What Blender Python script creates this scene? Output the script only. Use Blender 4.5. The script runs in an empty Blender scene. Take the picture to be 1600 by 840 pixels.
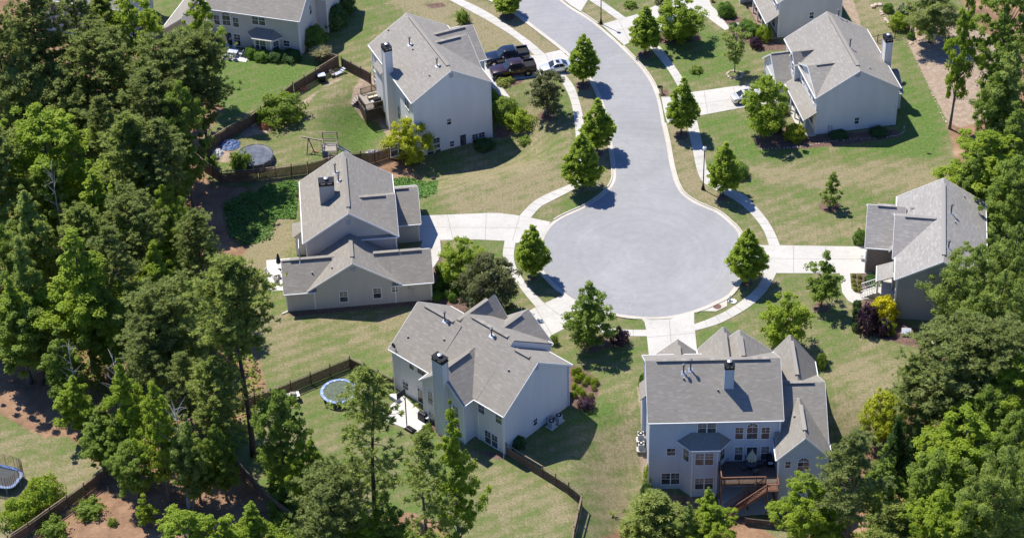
import bpy, math, random
import numpy as np
from mathutils import Vector, Matrix

R = math.radians
sc = bpy.context.scene
COL = sc.collection
random.seed(7)

# ------------------------------------------------------------------ camera (aerial view, long lens)
F = 3500.0; TH = R(38.0); ROLL = R(-1.5); D0 = 275.0      # focal length in photo pixels, tilt, roll, distance
CAM = np.array([0.0, -D0 * math.cos(TH), D0 * math.sin(TH)])
FW = np.array([0.0, math.cos(TH), -math.sin(TH)])
RT0 = np.array([1.0, 0, 0]); UP0 = np.cross(RT0, FW)
RT = RT0 * math.cos(ROLL) + UP0 * math.sin(ROLL)
UP = -RT0 * math.sin(ROLL) + UP0 * math.cos(ROLL)

def ray(px, py):
    d = FW * F + RT * (px - 800.0) - UP * (py - 420.0)
    return d / np.linalg.norm(d)

def at(px, py, z=0.0):
    d = ray(px, py)
    return CAM + d * ((z - CAM[2]) / d[2])

def sstep(a, b, x):
    t = np.clip((x - a) / (b - a), 0, 1)
    return t * t * (3 - 2 * t)

def segd(x, y, a, b):
    ax, ay = a; bx, by = b
    t = np.clip(((x - ax) * (bx - ax) + (y - ay) * (by - ay)) / ((bx - ax) ** 2 + (by - ay) ** 2), 0, 1)
    return np.hypot(x - ax - t * (bx - ax), y - ay - t * (by - ay))

def terrain(x, y):
    """height of the ground: a hollow south of one house, a fall behind the walk-out house"""
    x = np.asarray(x, float); y = np.asarray(y, float)
    d = np.minimum(segd(x, y, (-16.5, 33), (-14, 25)), segd(x, y, (-14, 25), (-2.2, 29.5)))
    h = -3.0 * (1 - sstep(2.5, 10.5, d))
    e = sstep(5, 14, x) * sstep(24, 35.3, -y) * (1 - sstep(40, 60, x))
    h = h - 4.2 * e
    return h

def gp(px, py):
    """point of the ground seen at a photo position"""
    z = 0.0
    for _ in range(25):
        p = at(px, py, z); z = 0.5 * z + 0.5 * float(terrain(p[0], p[1]))
    p = at(px, py, z)
    return np.array([p[0], p[1], float(terrain(p[0], p[1]))])

def proj(p):
    v = np.asarray(p, float) - CAM; w = v @ FW
    return np.array([800 + F * (v @ RT) / w, 420 - F * (v @ UP) / w])

def top_height(p, py):
    lo, hi = 0.2, 45.0
    for _ in range(40):
        m = (lo + hi) / 2
        if proj([p[0], p[1], p[2] + m])[1] > py: lo = m
        else: hi = m
    return lo

cam_d = bpy.data.cameras.new('camera'); cam = bpy.data.objects.new('camera', cam_d); COL.objects.link(cam)
cam_d.sensor_width = 36.0; cam_d.lens = 36.0 * F / 1600.0
cam_d.clip_start = 1.0; cam_d.clip_end = 6000.0
M = Matrix(((RT[0], UP[0], -FW[0], CAM[0]), (RT[1], UP[1], -FW[1], CAM[1]), (RT[2], UP[2], -FW[2], CAM[2]), (0, 0, 0, 1)))
cam.matrix_world = M
sc.camera = cam

# ------------------------------------------------------------------ light
SUN_EL = R(59.5); SX, SY = -0.69, 0.724                  # towards the sun: behind and left
w = bpy.data.worlds.new('World'); sc.world = w; w.use_nodes = True
nt = w.node_tree; nt.nodes.clear()
sky = nt.nodes.new('ShaderNodeTexSky'); sky.sky_type = 'NISHITA'; sky.sun_disc = False
sky.sun_elevation = SUN_EL; sky.sun_rotation = math.atan2(SX, SY)
sky.altitude = 200; sky.air_density = 1.0; sky.dust_density = 0.6; sky.ozone_density = 2.2
bg = nt.nodes.new('ShaderNodeBackground'); bg.inputs[1].default_value = 0.078
wo = nt.nodes.new('ShaderNodeOutputWorld')
tint = nt.nodes.new('ShaderNodeMix'); tint.data_type = 'RGBA'; tint.blend_type = 'MULTIPLY'; tint.inputs[0].default_value = 1.0
tint.inputs[7].default_value = (0.60, 0.92, 1.58, 1)             # clear, slightly deeper blue air
nt.links.new(sky.outputs[0], tint.inputs[6]); nt.links.new(tint.outputs[2], bg.inputs[0]); nt.links.new(bg.outputs[0], wo.inputs[0])
sl = bpy.data.lights.new('sun', 'SUN'); so = bpy.data.objects.new('sun', sl); COL.objects.link(so)
sl.energy = 5.0; sl.angle = R(0.53); sl.color = (1.0, 0.945, 0.855)
so.rotation_euler = Vector((-SX * math.cos(SUN_EL), -SY * math.cos(SUN_EL), -math.sin(SUN_EL))).to_track_quat('-Z', 'Y').to_euler()
so.location = (-60, 60, 120)
vs = sc.view_settings; vs.view_transform = 'Standard'; vs.look = 'None'; vs.gamma = 1.0; vs.exposure = 0.43
try: vs.use_curve_mapping = False
except Exception: pass
sc.cycles.max_bounces = 12; sc.cycles.diffuse_bounces = 7; sc.cycles.transmission_bounces = 8; sc.cycles.glossy_bounces = 3
sc.cycles.use_denoising = True
sc.cycles.sample_clamp_indirect = 6.0

# ------------------------------------------------------------------ materials
MATS = {}
class NT:
    """small helper round a node tree"""
    def __init__(s, name):
        s.m = bpy.data.materials.new(name); s.m.use_nodes = True
        s.t = s.m.node_tree; s.t.nodes.clear()
        s.out = s.t.nodes.new('ShaderNodeOutputMaterial')
    def n(s, kind, **kw):
        nd = s.t.nodes.new(kind)
        for k, v in kw.items(): setattr(nd, k, v)
        return nd
    def l(s, a, b): s.t.links.new(a, b)
    def coord(s, which='Object'):
        return s.n('ShaderNodeTexCoord').outputs[which]
    def world(s):
        return s.n('ShaderNodeNewGeometry').outputs['Position']
    def noise(s, vec, scale, detail=4, rough=0.55, dist=0.0):
        nd = s.n('ShaderNodeTexNoise'); nd.inputs['Scale'].default_value = scale; nd.inputs['Detail'].default_value = detail
        nd.inputs['Roughness'].default_value = rough; nd.inputs['Distortion'].default_value = dist
        s.l(vec, nd.inputs['Vector']); return nd.outputs['Fac']
    def ramp(s, fac, stops, interp='LINEAR'):
        nd = s.n('ShaderNodeValToRGB'); nd.color_ramp.interpolation = interp
        el = nd.color_ramp.elements
        while len(el) < len(stops): el.new(0.5)
        for e, (p, c) in zip(el, stops):
            e.position = p; e.color = (c, c, c, 1) if isinstance(c, (int, float)) else (*c, 1)
        s.l(fac, nd.inputs[0]); return nd.outputs[0]
    def mix(s, fac, a, b, blend='MIX'):
        nd = s.n('ShaderNodeMix', data_type='RGBA', blend_type=blend)
        for sock, v in ((nd.inputs[0], fac), (nd.inputs[6], a), (nd.inputs[7], b)):
            if isinstance(v, (int, float)): sock.default_value = v
            elif isinstance(v, tuple): sock.default_value = (*v, 1)
            else: s.l(v, sock)
        return nd.outputs[2]
    def math(s, op, a, b=None, c=None, clamp=False):
        nd = s.n('ShaderNodeMath', operation=op, use_clamp=clamp)
        for i, v in enumerate((a, b, c)):
            if v is None: continue
            if isinstance(v, (int, float)): nd.inputs[i].default_value = v
            else: s.l(v, nd.inputs[i])
        return nd.outputs[0]
    def mapping(s, vec, scale=(1, 1, 1), rot=(0, 0, 0), loc=(0, 0, 0)):
        nd = s.n('ShaderNodeMapping'); nd.inputs['Scale'].default_value = scale; nd.inputs['Rotation'].default_value = rot
        nd.inputs['Location'].default_value = loc
        s.l(vec, nd.inputs['Vector']); return nd.outputs[0]
    def attr(s, name):
        nd = s.n('ShaderNodeAttribute'); nd.attribute_name = name; return nd.outputs['Fac']
    def bump(s, h, strength=0.3, dist=0.05):
        nd = s.n('ShaderNodeBump'); nd.inputs['Strength'].default_value = strength; nd.inputs['Distance'].default_value = dist
        s.l(h, nd.inputs['Height']); return nd.outputs[0]
    def bsdf(s, col, rough=0.8, metal=0.0, normal=None, spec=0.3, coat=0.0):
        b = s.n('ShaderNodeBsdfPrincipled')
        if isinstance(col, tuple): b.inputs['Base Color'].default_value = (*col, 1)
        else: s.l(col, b.inputs['Base Color'])
        if isinstance(rough, (int, float)): b.inputs['Roughness'].default_value = rough
        else: s.l(rough, b.inputs['Roughness'])
        b.inputs['Metallic'].default_value = metal
        b.inputs['Specular IOR Level'].default_value = spec
        b.inputs['Coat Weight'].default_value = coat
        if normal is not None: s.l(normal, b.inputs['Normal'])
        return b
    def done(s, b):
        s.l(b.outputs[0], s.out.inputs[0]); MATS[s.m.name] = s.m; return s.m

def plain(name, col, rough=0.6, metal=0.0, var=0.12, scale=3.0, spec=0.3, coat=0.0):
    t = NT(name); n = t.noise(t.coord(), scale, 4)
    lo = tuple(c * (1 - var) for c in col); hi = tuple(min(1, c * (1 + var)) for c in col)
    return t.done(t.bsdf(t.ramp(n, [(0.3, lo), (0.7, hi)]), rough, metal, None, spec, coat))

def siding(name, col, lap=0.2):
    """lapped boards: thin darker joints and a little weathering"""
    t = NT(name); p = t.coord()
    sep = t.n('ShaderNodeSeparateXYZ'); t.l(p, sep.inputs[0])
    f = t.math('FRACT', t.math('DIVIDE', sep.outputs[2], lap))
    st = t.noise(t.mapping(p, (0.6, 0.6, 0.12)), 1.6, 5)
    fine = t.noise(t.mapping(p, (1.0, 1.0, 6.0)), 2.0, 3)
    c = t.mix(t.ramp(st, [(0.3, 0.0), (0.75, 1.0)]), tuple(x * 0.93 for x in col), tuple(min(1, x * 1.04) for x in col))
    c = t.mix(t.math('MULTIPLY', fine, 0.14), c, tuple(x * 0.7 for x in col))
    joint = t.ramp(f, [(0.0, 0.0), (0.14, 1.0), (1.0, 1.0)])
    c = t.mix(joint, tuple(x * 0.80 for x in col), c)
    return t.done(t.bsdf(c, 0.55, 0, None, 0.3))

def shingles(name, base, dark):
    """asphalt shingles: courses from the roof's own coordinates, blended tabs, streaks"""
    t = NT(name); uv = t.n('ShaderNodeUVMap').outputs[0]
    br = t.n('ShaderNodeTexBrick'); br.offset = 0.37; br.inputs['Scale'].default_value = 1.0
    br.inputs['Brick Width'].default_value = 0.52; br.inputs['Row Height'].default_value = 0.17
    br.inputs['Mortar Size'].default_value = 0.018; br.inputs['Bias'].default_value = 0.0
    br.inputs['Color1'].default_value = (0, 0, 0, 1); br.inputs['Color2'].default_value = (1, 1, 1, 1); br.inputs['Mortar'].default_value = (0.25, 0.25, 0.25, 1)
    t.l(uv, br.inputs['Vector'])
    big = t.noise(uv, 0.35, 4); mid = t.noise(t.mapping(uv, (0.9, 2.6, 1)), 1.0, 4, 0.7); gr = t.noise(uv, 9.0, 3)
    lite = t.ramp(br.outputs['Color'], [(0.80, 0.0), (0.92, 1.0)])
    v = t.math('ADD', t.math('ADD', t.math('MULTIPLY', br.outputs['Color'], 0.16), t.math('MULTIPLY', lite, 0.16)), t.math('MULTIPLY', mid, 0.46))
    v = t.math('ADD', v, t.math('MULTIPLY', big, 0.30)); v = t.math('ADD', v, t.math('MULTIPLY', gr, 0.22))
    c = t.ramp(t.math('MULTIPLY', v, 0.90), [(0.24, dark), (0.54, tuple((a + b) / 2 for a, b in zip(base, dark))), (0.90, base)])
    return t.done(t.bsdf(c, 0.92, 0, t.bump(br.outputs['Fac'], -0.35, 0.02), 0.2))

def leafmat(name, a, b, trans=0.35, rough=0.55, objvar=0.25):
    """two leaf tones mixed per leaf and per tree; light also comes through the blades"""
    t = NT(name)
    tone = t.attr('tone')
    oi = t.n('ShaderNodeObjectInfo').outputs['Random']
    fac = t.math('ADD', tone, t.math('MULTIPLY', t.math('SUBTRACT', oi, 0.5), objvar), clamp=True)
    c = t.mix(fac, a, b)
    p = t.bsdf(c, rough, 0, None, 0.25)
    tr = t.n('ShaderNodeBsdfTranslucent')
    t.l(t.mix(0.5, c, (b[0] * 1.0, b[1] * 1.08, b[2] * 0.6)), tr.inputs[0])
    mx = t.n('ShaderNodeMixShader'); mx.inputs[0].default_value = trans
    t.l(p.outputs[0], mx.inputs[1]); t.l(tr.outputs[0], mx.inputs[2])
    return t.done(mx)

def concrete(name, a, b, joint=0.0):
    t = NT(name); p = t.world()
    n1 = t.noise(p, 0.25, 5, 0.6); n2 = t.noise(p, 2.2, 5, 0.7); n3 = t.noise(p, 14, 2)
    v = t.math('ADD', t.math('MULTIPLY', n1, 0.5), t.math('ADD', t.math('MULTIPLY', n2, 0.35), t.math('MULTIPLY', n3, 0.15)))
    c = t.ramp(v, [(0.36, a), (0.60, b)])
    c = t.mix(t.math('MULTIPLY', t.ramp(t.noise(p, 0.7, 6, 0.7, 0.8), [(0.56, 0.0), (0.72, 1.0)]), 0.45), c, tuple(x * 0.72 for x in a))
    return t.done(t.bsdf(c, 0.85, 0, t.bump(n3, 0.2, 0.01), 0.25))

concrete('drive_concrete', (0.425, 0.405, 0.36), (0.53, 0.51, 0.465))
concrete('kerb_concrete', (0.42, 0.385, 0.325), (0.56, 0.52, 0.45))
concrete('patio_concrete', (0.50, 0.48, 0.44), (0.60, 0.58, 0.54))

def road_mat():
    t = NT('road_surface'); p = t.world()
    n1 = t.noise(p, 0.12, 5, 0.6, 0.6); n2 = t.noise(p, 1.1, 6, 0.75); n3 = t.noise(p, 22, 3)
    # arcs left by turning wheels round the bulb
    d = t.n('ShaderNodeVectorMath', operation='DISTANCE'); t.l(p, d.inputs[0]); d.inputs[1].default_value = (15.6, 2.0, 0)
    arc = t.noise(t.n('ShaderNodeCombineXYZ').outputs[0], 1.0, 3)
    cb = t.n('ShaderNodeCombineXYZ'); t.l(d.outputs['Value'], cb.inputs[0]); t.l(t.math('MULTIPLY', n1, 1.5), cb.inputs[1])
    arc = t.noise(cb.outputs[0], 1.6, 4, 0.6)
    v = t.math('ADD', t.math('MULTIPLY', n1, 0.42), t.math('ADD', t.math('MULTIPLY', n2, 0.3), t.math('ADD', t.math('MULTIPLY', n3, 0.16), t.math('MULTIPLY', arc, 0.22))))
    c = t.ramp(v, [(0.36, (0.236, 0.235, 0.238)), (0.52, (0.282, 0.281, 0.283)), (0.70, (0.345, 0.343, 0.344))])
    # a few hairline cracks
    vo = t.n('ShaderNodeTexVoronoi', feature='DISTANCE_TO_EDGE'); vo.inputs['Scale'].default_value = 0.13
    wv = t.n('ShaderNodeVectorMath', operation='ADD'); t.l(p, wv.inputs[0])
    cn = t.n('ShaderNodeTexNoise'); cn.inputs['Scale'].default_value = 0.5; t.l(p, cn.inputs['Vector'])
    ms = t.n('ShaderNodeVectorMath', operation='SCALE'); t.l(cn.outputs['Color'], ms.inputs[0]); ms.inputs[3].default_value = 2.2
    t.l(ms.outputs[0], wv.inputs[1]); t.l(wv.outputs[0], vo.inputs['Vector'])
    cr = t.ramp(vo.outputs['Distance'], [(0.0, 1.0), (0.006, 0.0)])
    c = t.mix(t.math('MULTIPLY', cr, 0.22), c, (0.15, 0.155, 0.17))
    return t.done(t.bsdf(c, 0.9, 0, t.bump(n3, 0.3, 0.01), 0.25))
road_mat()

def ground_mat():
    t = NT('lawn_and_earth'); p = t.world()
    n_big = t.noise(p, 0.055, 5, 0.6, 0.5); n_mid = t.noise(p, 0.28, 6, 0.65, 0.4); n_sm = t.noise(p, 1.4, 6, 0.7); n_fi = t.noise(p, 7.0, 4, 0.7)
    edge = t.math('ADD', t.math('MULTIPLY', t.math('SUBTRACT', n_sm, 0.5), 1.5), t.math('MULTIPLY', t.math('SUBTRACT', n_fi, 0.5), 1.2))
    # mowing: faint parallel passes, broken up
    mow = t.n('ShaderNodeTexWave', wave_type='BANDS', bands_direction='X'); mow.inputs['Scale'].default_value = 0.18; mow.inputs['Distortion'].default_value = 1.2
    mow.inputs['Detail'].default_value = 2; mow.inputs['Detail Scale'].default_value = 0.6
    t.l(t.mapping(p, (1, 1, 1), (0, 0, R(62))), mow.inputs['Vector'])
    streak = t.noise(t.mapping(p, (2.4, 0.22, 1), (0, 0, R(8))), 1.0, 5, 0.7)
    streak2 = t.noise(t.mapping(p, (0.25, 2.2, 1), (0, 0, R(-6))), 0.9, 5, 0.7)
    def c0(x): return t.math('SUBTRACT', x, 0.5)
    dryv = t.math('ADD', t.math('MULTIPLY', c0(n_big), 1.1), t.math('MULTIPLY', c0(n_mid), 1.7))
    dryv = t.math('ADD', dryv, t.math('MULTIPLY', c0(streak), 0.75)); dryv = t.math('ADD', dryv, t.math('MULTIPLY', c0(streak2), 0.75))
    dryv = t.math('ADD', dryv, t.math('MULTIPLY', c0(n_sm), 0.7))
    dryv = t.math('ADD', dryv, t.math('MULTIPLY', t.attr('dry'), 0.62))
    dryv = t.math('ADD', dryv, t.math('MULTIPLY', c0(mow.outputs['Fac']), 0.24))
    dryv = t.math('ADD', dryv, 0.60)
    n_sp = t.noise(p, 2.6, 5, 0.8); n_s2 = t.noise(p, 4.5, 4, 0.75)
    green = t.mix(t.ramp(n_sp, [(0.36, 0.0), (0.64, 1.0)]), (0.064, 0.112, 0.022), (0.132, 0.200, 0.048))
    tan = t.mix(t.ramp(n_s2, [(0.36, 0.0), (0.64, 1.0)]), (0.165, 0.143, 0.075), (0.315, 0.268, 0.160))
    olive = t.mix(t.ramp(n_s2, [(0.36, 0.0), (0.64, 1.0)]), (0.102, 0.122, 0.042), (0.205, 0.205, 0.088))
    g1 = t.mix(t.ramp(dryv, [(0.20, 0.0), (0.62, 1.0)]), green, olive)
    g2 = t.mix(t.ramp(dryv, [(0.62, 0.0), (1.12, 1.0)]), g1, tan)
    g2 = t.mix(t.math('MULTIPLY', t.ramp(t.noise(p, 1.9, 6, 0.85), [(0.34, 1.0), (0.47, 0.0)]), 0.42), g2, (0.060, 0.075, 0.026))
    g2 = t.mix(t.math('MULTIPLY', t.ramp(t.noise(p, 2.3, 6, 0.85), [(0.55, 0.0), (0.67, 1.0)]), 0.42), g2, (0.36, 0.315, 0.195))
    # woodland floor: straw, leaf litter and red clay
    lit = t.noise(t.mapping(p, (1.0, 2.0, 1)), 2.4, 6, 0.8)
    wood = t.ramp(t.math('ADD', t.math('MULTIPLY', lit, 0.42), t.math('MULTIPLY', n_mid, 0.58)), [(0.34, (0.088, 0.058, 0.036)), (0.45, (0.215, 0.130, 0.080)), (0.56, (0.310, 0.190, 0.117)), (0.68, (0.43, 0.305, 0.205))])
    mulch = t.ramp(t.math('ADD', t.math('MULTIPLY', n_fi, 0.7), t.math('MULTIPLY', n_sm, 0.3)), [(0.36, (0.065, 0.043, 0.034)), (0.50, (0.145, 0.090, 0.070)), (0.64, (0.27, 0.19, 0.15))])
    bare = t.ramp(t.math('ADD', t.math('MULTIPLY', n_fi, 0.5), t.math('MULTIPLY', n_sm, 0.5)), [(0.36, (0.195, 0.145, 0.103)), (0.5, (0.315, 0.240, 0.175)), (0.64, (0.45, 0.362, 0.278))])
    def cover(col, name, under, soft):
        sd = t.math('ADD', t.attr(name), t.math('MULTIPLY', edge, soft))
        return t.mix(t.math('MULTIPLY', t.math('ADD', sd, 0.12), 4.0, clamp=True), under, col)
    c = cover(wood, 'wood', g2, 1.0)
    c = cover(bare, 'bare', c, 0.25)
    c = cover(mulch, 'mulch', c, 0.12)
    return t.done(t.bsdf(c, 0.95, 0, t.bump(t.math('ADD', n_fi, n_sm), 0.5, 0.06), 0.15))
ground_mat()

shingles('shingle_roof', (0.368, 0.346, 0.308), (0.205, 0.189, 0.163))
shingles('shingle_roof_taupe', (0.350, 0.325, 0.283), (0.195, 0.178, 0.150))
shingles('shingle_roof_silver', (0.41, 0.392, 0.36), (0.20, 0.188, 0.172))
siding('siding_white', (0.80, 0.80, 0.79)); siding('siding_pale', (0.70, 0.695, 0.68)); siding('siding_greige', (0.52, 0.50, 0.465))
siding('siding_blue', (0.56, 0.61, 0.685)); siding('siding_slate', (0.36, 0.36, 0.34)); siding('siding_tan', (0.62, 0.59, 0.55))
plain('white_paint', (0.78, 0.78, 0.77), 0.45, var=0.05); plain('off_white', (0.66, 0.65, 0.62), 0.5, var=0.07)
plain('black_metal', (0.018, 0.018, 0.020), 0.45, 0.3); plain('vent_grey', (0.10, 0.11, 0.13), 0.5, 0.2); plain('flashing', (0.62, 0.63, 0.65), 0.35, 0.5)
plain('dark_rubber', (0.02, 0.02, 0.02), 0.85); plain('galvanised', (0.45, 0.46, 0.47), 0.4, 0.6); plain('rust_iron', (0.16, 0.09, 0.07), 0.8)
plain('stone', (0.52, 0.43, 0.33), 0.85, var=0.35, scale=2.0); plain('plastic_grey', (0.42, 0.44, 0.46), 0.5); plain('canvas_green', (0.42, 0.45, 0.36), 0.8)
plain('canvas_navy', (0.03, 0.045, 0.10), 0.7); plain('cushion_cream', (0.62, 0.55, 0.40), 0.8); plain('terracotta', (0.42, 0.17, 0.09), 0.8, var=0.25)
plain('tarp_blue', (0.10, 0.15, 0.29), 0.55, var=0.3); plain('pad_blue', (0.20, 0.30, 0.52), 0.5, var=0.2); plain('joint_grey', (0.27, 0.25, 0.22), 0.9)
plain('mat_grey', (0.10, 0.125, 0.085), 0.8, var=0.25)
plain('net_black', (0.05, 0.058, 0.06), 0.7)
plain('pool_cover', (0.095, 0.11, 0.145), 0.5, var=0.4, scale=1.4); plain('pale_lilac', (0.45, 0.47, 0.58), 0.6, var=0.2)

def woodmat(name, a, b):
    t = NT(name); p = t.coord()
    g = t.noise(t.mapping(p, (1.5, 1.5, 0.35)), 2.5, 6, 0.7); f = t.noise(t.mapping(p, (8, 8, 0.6)), 2.0, 3)
    v = t.math('ADD', t.math('MULTIPLY', g, 0.65), t.math('MULTIPLY', f, 0.35))
    return t.done(t.bsdf(t.ramp(v, [(0.32, a), (0.68, b)]), 0.85, 0, t.bump(f, 0.3, 0.01), 0.2))
woodmat('fence_wood', (0.095, 0.060, 0.042), (0.215, 0.140, 0.096)); woodmat('weathered_wood', (0.22, 0.19, 0.155), (0.40, 0.36, 0.31))
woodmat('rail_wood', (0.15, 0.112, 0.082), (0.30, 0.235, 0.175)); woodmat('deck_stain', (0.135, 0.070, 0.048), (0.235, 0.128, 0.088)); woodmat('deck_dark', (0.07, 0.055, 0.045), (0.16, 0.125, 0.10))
woodmat('bark_grey', (0.085, 0.070, 0.062), (0.22, 0.195, 0.175)); woodmat('bark_pine', (0.060, 0.042, 0.036), (0.135, 0.098, 0.082)); woodmat('dead_wood', (0.30, 0.285, 0.27), (0.52, 0.50, 0.48))

def brickmat():
    t = NT('brown_brick'); p = t.coord()
    br = t.n('ShaderNodeTexBrick'); br.inputs['Scale'].default_value = 1.0; br.inputs['Brick Width'].default_value = 0.22; br.inputs['Row Height'].default_value = 0.075
    br.inputs['Mortar Size'].default_value = 0.01; br.inputs['Color1'].default_value = (0.19, 0.115, 0.085, 1); br.inputs['Color2'].default_value = (0.30, 0.20, 0.155, 1)
    br.inputs['Mortar'].default_value = (0.36, 0.33, 0.29, 1)
    sp = t.n('ShaderNodeSeparateXYZ'); t.l(p, sp.inputs[0]); cb = t.n('ShaderNodeCombineXYZ')
    t.l(t.math('ADD', sp.outputs[0], sp.outputs[1]), cb.inputs[0]); t.l(sp.outputs[2], cb.inputs[1]); t.l(cb.outputs[0], br.inputs['Vector'])
    return t.done(t.bsdf(br.outputs['Color'], 0.9, 0, None, 0.2))
brickmat()

def glassmat(name, a, b, rough=0.06):
    """window pane: dark room with pale blinds behind a glossy face"""
    t = NT(name); p = t.coord('Object')
    n = t.noise(t.mapping(p, (0.9, 0.9, 0.7)), 1.3, 3); n2 = t.noise(p, 5.0, 3)
    c = t.ramp(t.math('ADD', t.math('MULTIPLY', n, 0.75), t.math('MULTIPLY', n2, 0.25)), [(0.40, a), (0.60, b)])
    return t.done(t.bsdf(c, rough, 0, None, 0.6))
glassmat('window_glass', (0.030, 0.035, 0.045), (0.11, 0.115, 0.12)); glassmat('window_blind', (0.16, 0.155, 0.14), (0.30, 0.29, 0.26), 0.25)
glassmat('car_glass', (0.014, 0.016, 0.02), (0.04, 0.045, 0.055), 0.04)
plain('paint_navy', (0.012, 0.016, 0.030), 0.22, 0.2, 0.05, spec=0.5, coat=0.8); plain('paint_maroon', (0.042, 0.018, 0.016), 0.25, 0.3, 0.05, spec=0.5, coat=0.8)
plain('paint_silver', (0.62, 0.64, 0.68), 0.28, 0.45, 0.03, spec=0.5, coat=0.7); plain('paint_champagne', (0.66, 0.64, 0.59), 0.28, 0.45, 0.03, spec=0.5, coat=0.7)
plain('chrome', (0.72, 0.73, 0.75), 0.18, 0.9, 0.03); plain('lamp_white', (0.85, 0.85, 0.82), 0.3, 0, 0.03); plain('tail_red', (0.35, 0.02, 0.02), 0.3, 0, 0.05)
# ------------------------------------------------------------------ mesh builder and object helpers
class MB:
    """collects faces and links them as ONE mesh object"""
    def __init__(s): s.v = []; s.f = []; s.uv = []; s.mi = []
    def face(s, pts, uv=None, mi=0):
        i = len(s.v); s.v += [tuple(map(float, p)) for p in pts]; s.f.append(list(range(i, i + len(pts)))); s.uv.append(uv); s.mi.append(mi)
    def hexa(s, lo, hi, mi=0):
        """lo, hi: four points each, same winding (counter-clockwise seen from above)"""
        i = len(s.v); s.v += [tuple(map(float, p)) for p in list(lo) + list(hi)]
        for q in ((3, 2, 1, 0), (4, 5, 6, 7), (0, 1, 5, 4), (1, 2, 6, 5), (2, 3, 7, 6), (3, 0, 4, 7)):
            s.f.append([i + k for k in q]); s.uv.append(None); s.mi.append(mi)
    def box(s, x0, x1, y0, y1, z0, z1, mi=0):
        s.hexa([(x0, y0, z0), (x1, y0, z0), (x1, y1, z0), (x0, y1, z0)], [(x0, y0, z1), (x1, y0, z1), (x1, y1, z1), (x0, y1, z1)], mi)
    def bar(s, a, b, wd, ht, mi=0, up=(0, 0, 1)):
        a = np.array(a, float); b = np.array(b, float); d = b - a; L = np.linalg.norm(d)
        if L < 1e-6: return
        d /= L; u = np.array(up, float)
        if abs(d @ u) > 0.95: u = np.array([1.0, 0, 0])
        r = np.cross(d, u); r /= np.linalg.norm(r); u = np.cross(r, d)
        r *= wd / 2; u *= ht / 2
        s.hexa([a - r - u, a + r - u, b + r - u, b - r - u], [a - r + u, a + r + u, b + r + u, b - r + u], mi)
    def tube(s, pts, rad, n=8, mi=0, cap=True):
        pts = [np.array(p, float) for p in pts]; rad = list(rad) if hasattr(rad, '__len__') else [rad] * len(pts)
        base = len(s.v); prev = None
        for k, p in enumerate(pts):
            d = pts[min(k + 1, len(pts) - 1)] - pts[max(k - 1, 0)]; d /= max(np.linalg.norm(d), 1e-9)
            u = np.array([1.0, 0, 0]) if prev is None else prev
            if abs(d @ u) > 0.93: u = np.array([0, 1.0, 0])
            r = u - d * (u @ d); r /= np.linalg.norm(r); prev = r; q = np.cross(d, r)
            for j in range(n):
                a = 2 * math.pi * j / n; s.v.append(tuple(p + (r * math.cos(a) + q * math.sin(a)) * rad[k]))
        for k in range(len(pts) - 1):
            for j in range(n):
                a = base + k * n + j; b = base + k * n + (j + 1) % n
                s.f.append([a, b, b + n, a + n]); s.uv.append(None); s.mi.append(mi)
        if cap:
            s.f.append([base + j for j in reversed(range(n))]); s.uv.append(None); s.mi.append(mi)
            t = base + (len(pts) - 1) * n; s.f.append([t + j for j in range(n)]); s.uv.append(None); s.mi.append(mi)
    def cyl(s, x, y, z0, z1, r0, r1=None, n=16, mi=0):
        s.tube([(x, y, z0), (x, y, z1)], [r0, r0 if r1 is None else r1], n, mi)
    def lathe(s, prof, n=16, c=(0, 0, 0), mi=0):
        base = len(s.v)
        for r, z in prof:
            for j in range(n):
                a = 2 * math.pi * j / n; s.v.append((c[0] + r * math.cos(a), c[1] + r * math.sin(a), c[2] + z))
        for k in range(len(prof) - 1):
            for j in range(n):
                a = base + k * n + j; b = base + k * n + (j + 1) % n
                s.f.append([a, b, b + n, a + n]); s.uv.append(None); s.mi.append(mi)
    def prism(s, poly, z0, z1, mi=0):
        """poly: list of (x, y) counter-clockwise"""
        a = sum(poly[i][0] * poly[(i + 1) % len(poly)][1] - poly[(i + 1) % len(poly)][0] * poly[i][1] for i in range(len(poly)))
        if a < 0: poly = poly[::-1]
        n = len(poly); i = len(s.v)
        s.v += [(float(x), float(y), float(z0)) for x, y in poly] + [(float(x), float(y), float(z1)) for x, y in poly]
        s.f.append([i + k for k in reversed(range(n))]); s.f.append([i + n + k for k in range(n)]); s.uv += [None, None]; s.mi += [mi, mi]
        for k in range(n):
            j = (k + 1) % n; s.f.append([i + k, i + j, i + n + j, i + n + k]); s.uv.append(None); s.mi.append(mi)
    def build(s, name, mats, parent=None, smooth=False, bevel=0.0, local=True):
        me = bpy.data.meshes.new(name); me.from_pydata(s.v, [], s.f)
        if isinstance(mats, str): mats = [mats]
        for m in mats: me.materials.append(MATS[m])
        if len(mats) > 1: me.polygons.foreach_set('material_index', s.mi)
        if any(u is not None for u in s.uv):
            lay = me.uv_layers.new(name='UVMap'); k = 0
            for u, f in zip(s.uv, s.f):
                for j in range(len(f)):
                    lay.data[k].uv = u[j] if u is not None else (s.v[f[j]][0], s.v[f[j]][2]); k += 1
        if smooth: me.polygons.foreach_set('use_smooth', [True] * len(me.polygons))
        me.update()
        o = bpy.data.objects.new(name, me); COL.objects.link(o)
        if parent is not None: o.parent = parent
        if bevel:
            b = o.modifiers.new('bevel', 'BEVEL'); b.width = bevel; b.segments = 2; b.limit_method = 'ANGLE'
        return o

def tag(o, label=None, cat=None, group=None, kind=None):
    if label: o['label'] = label
    if cat: o['category'] = cat
    if group: o['group'] = group
    if kind: o['kind'] = kind
    return o

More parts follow.
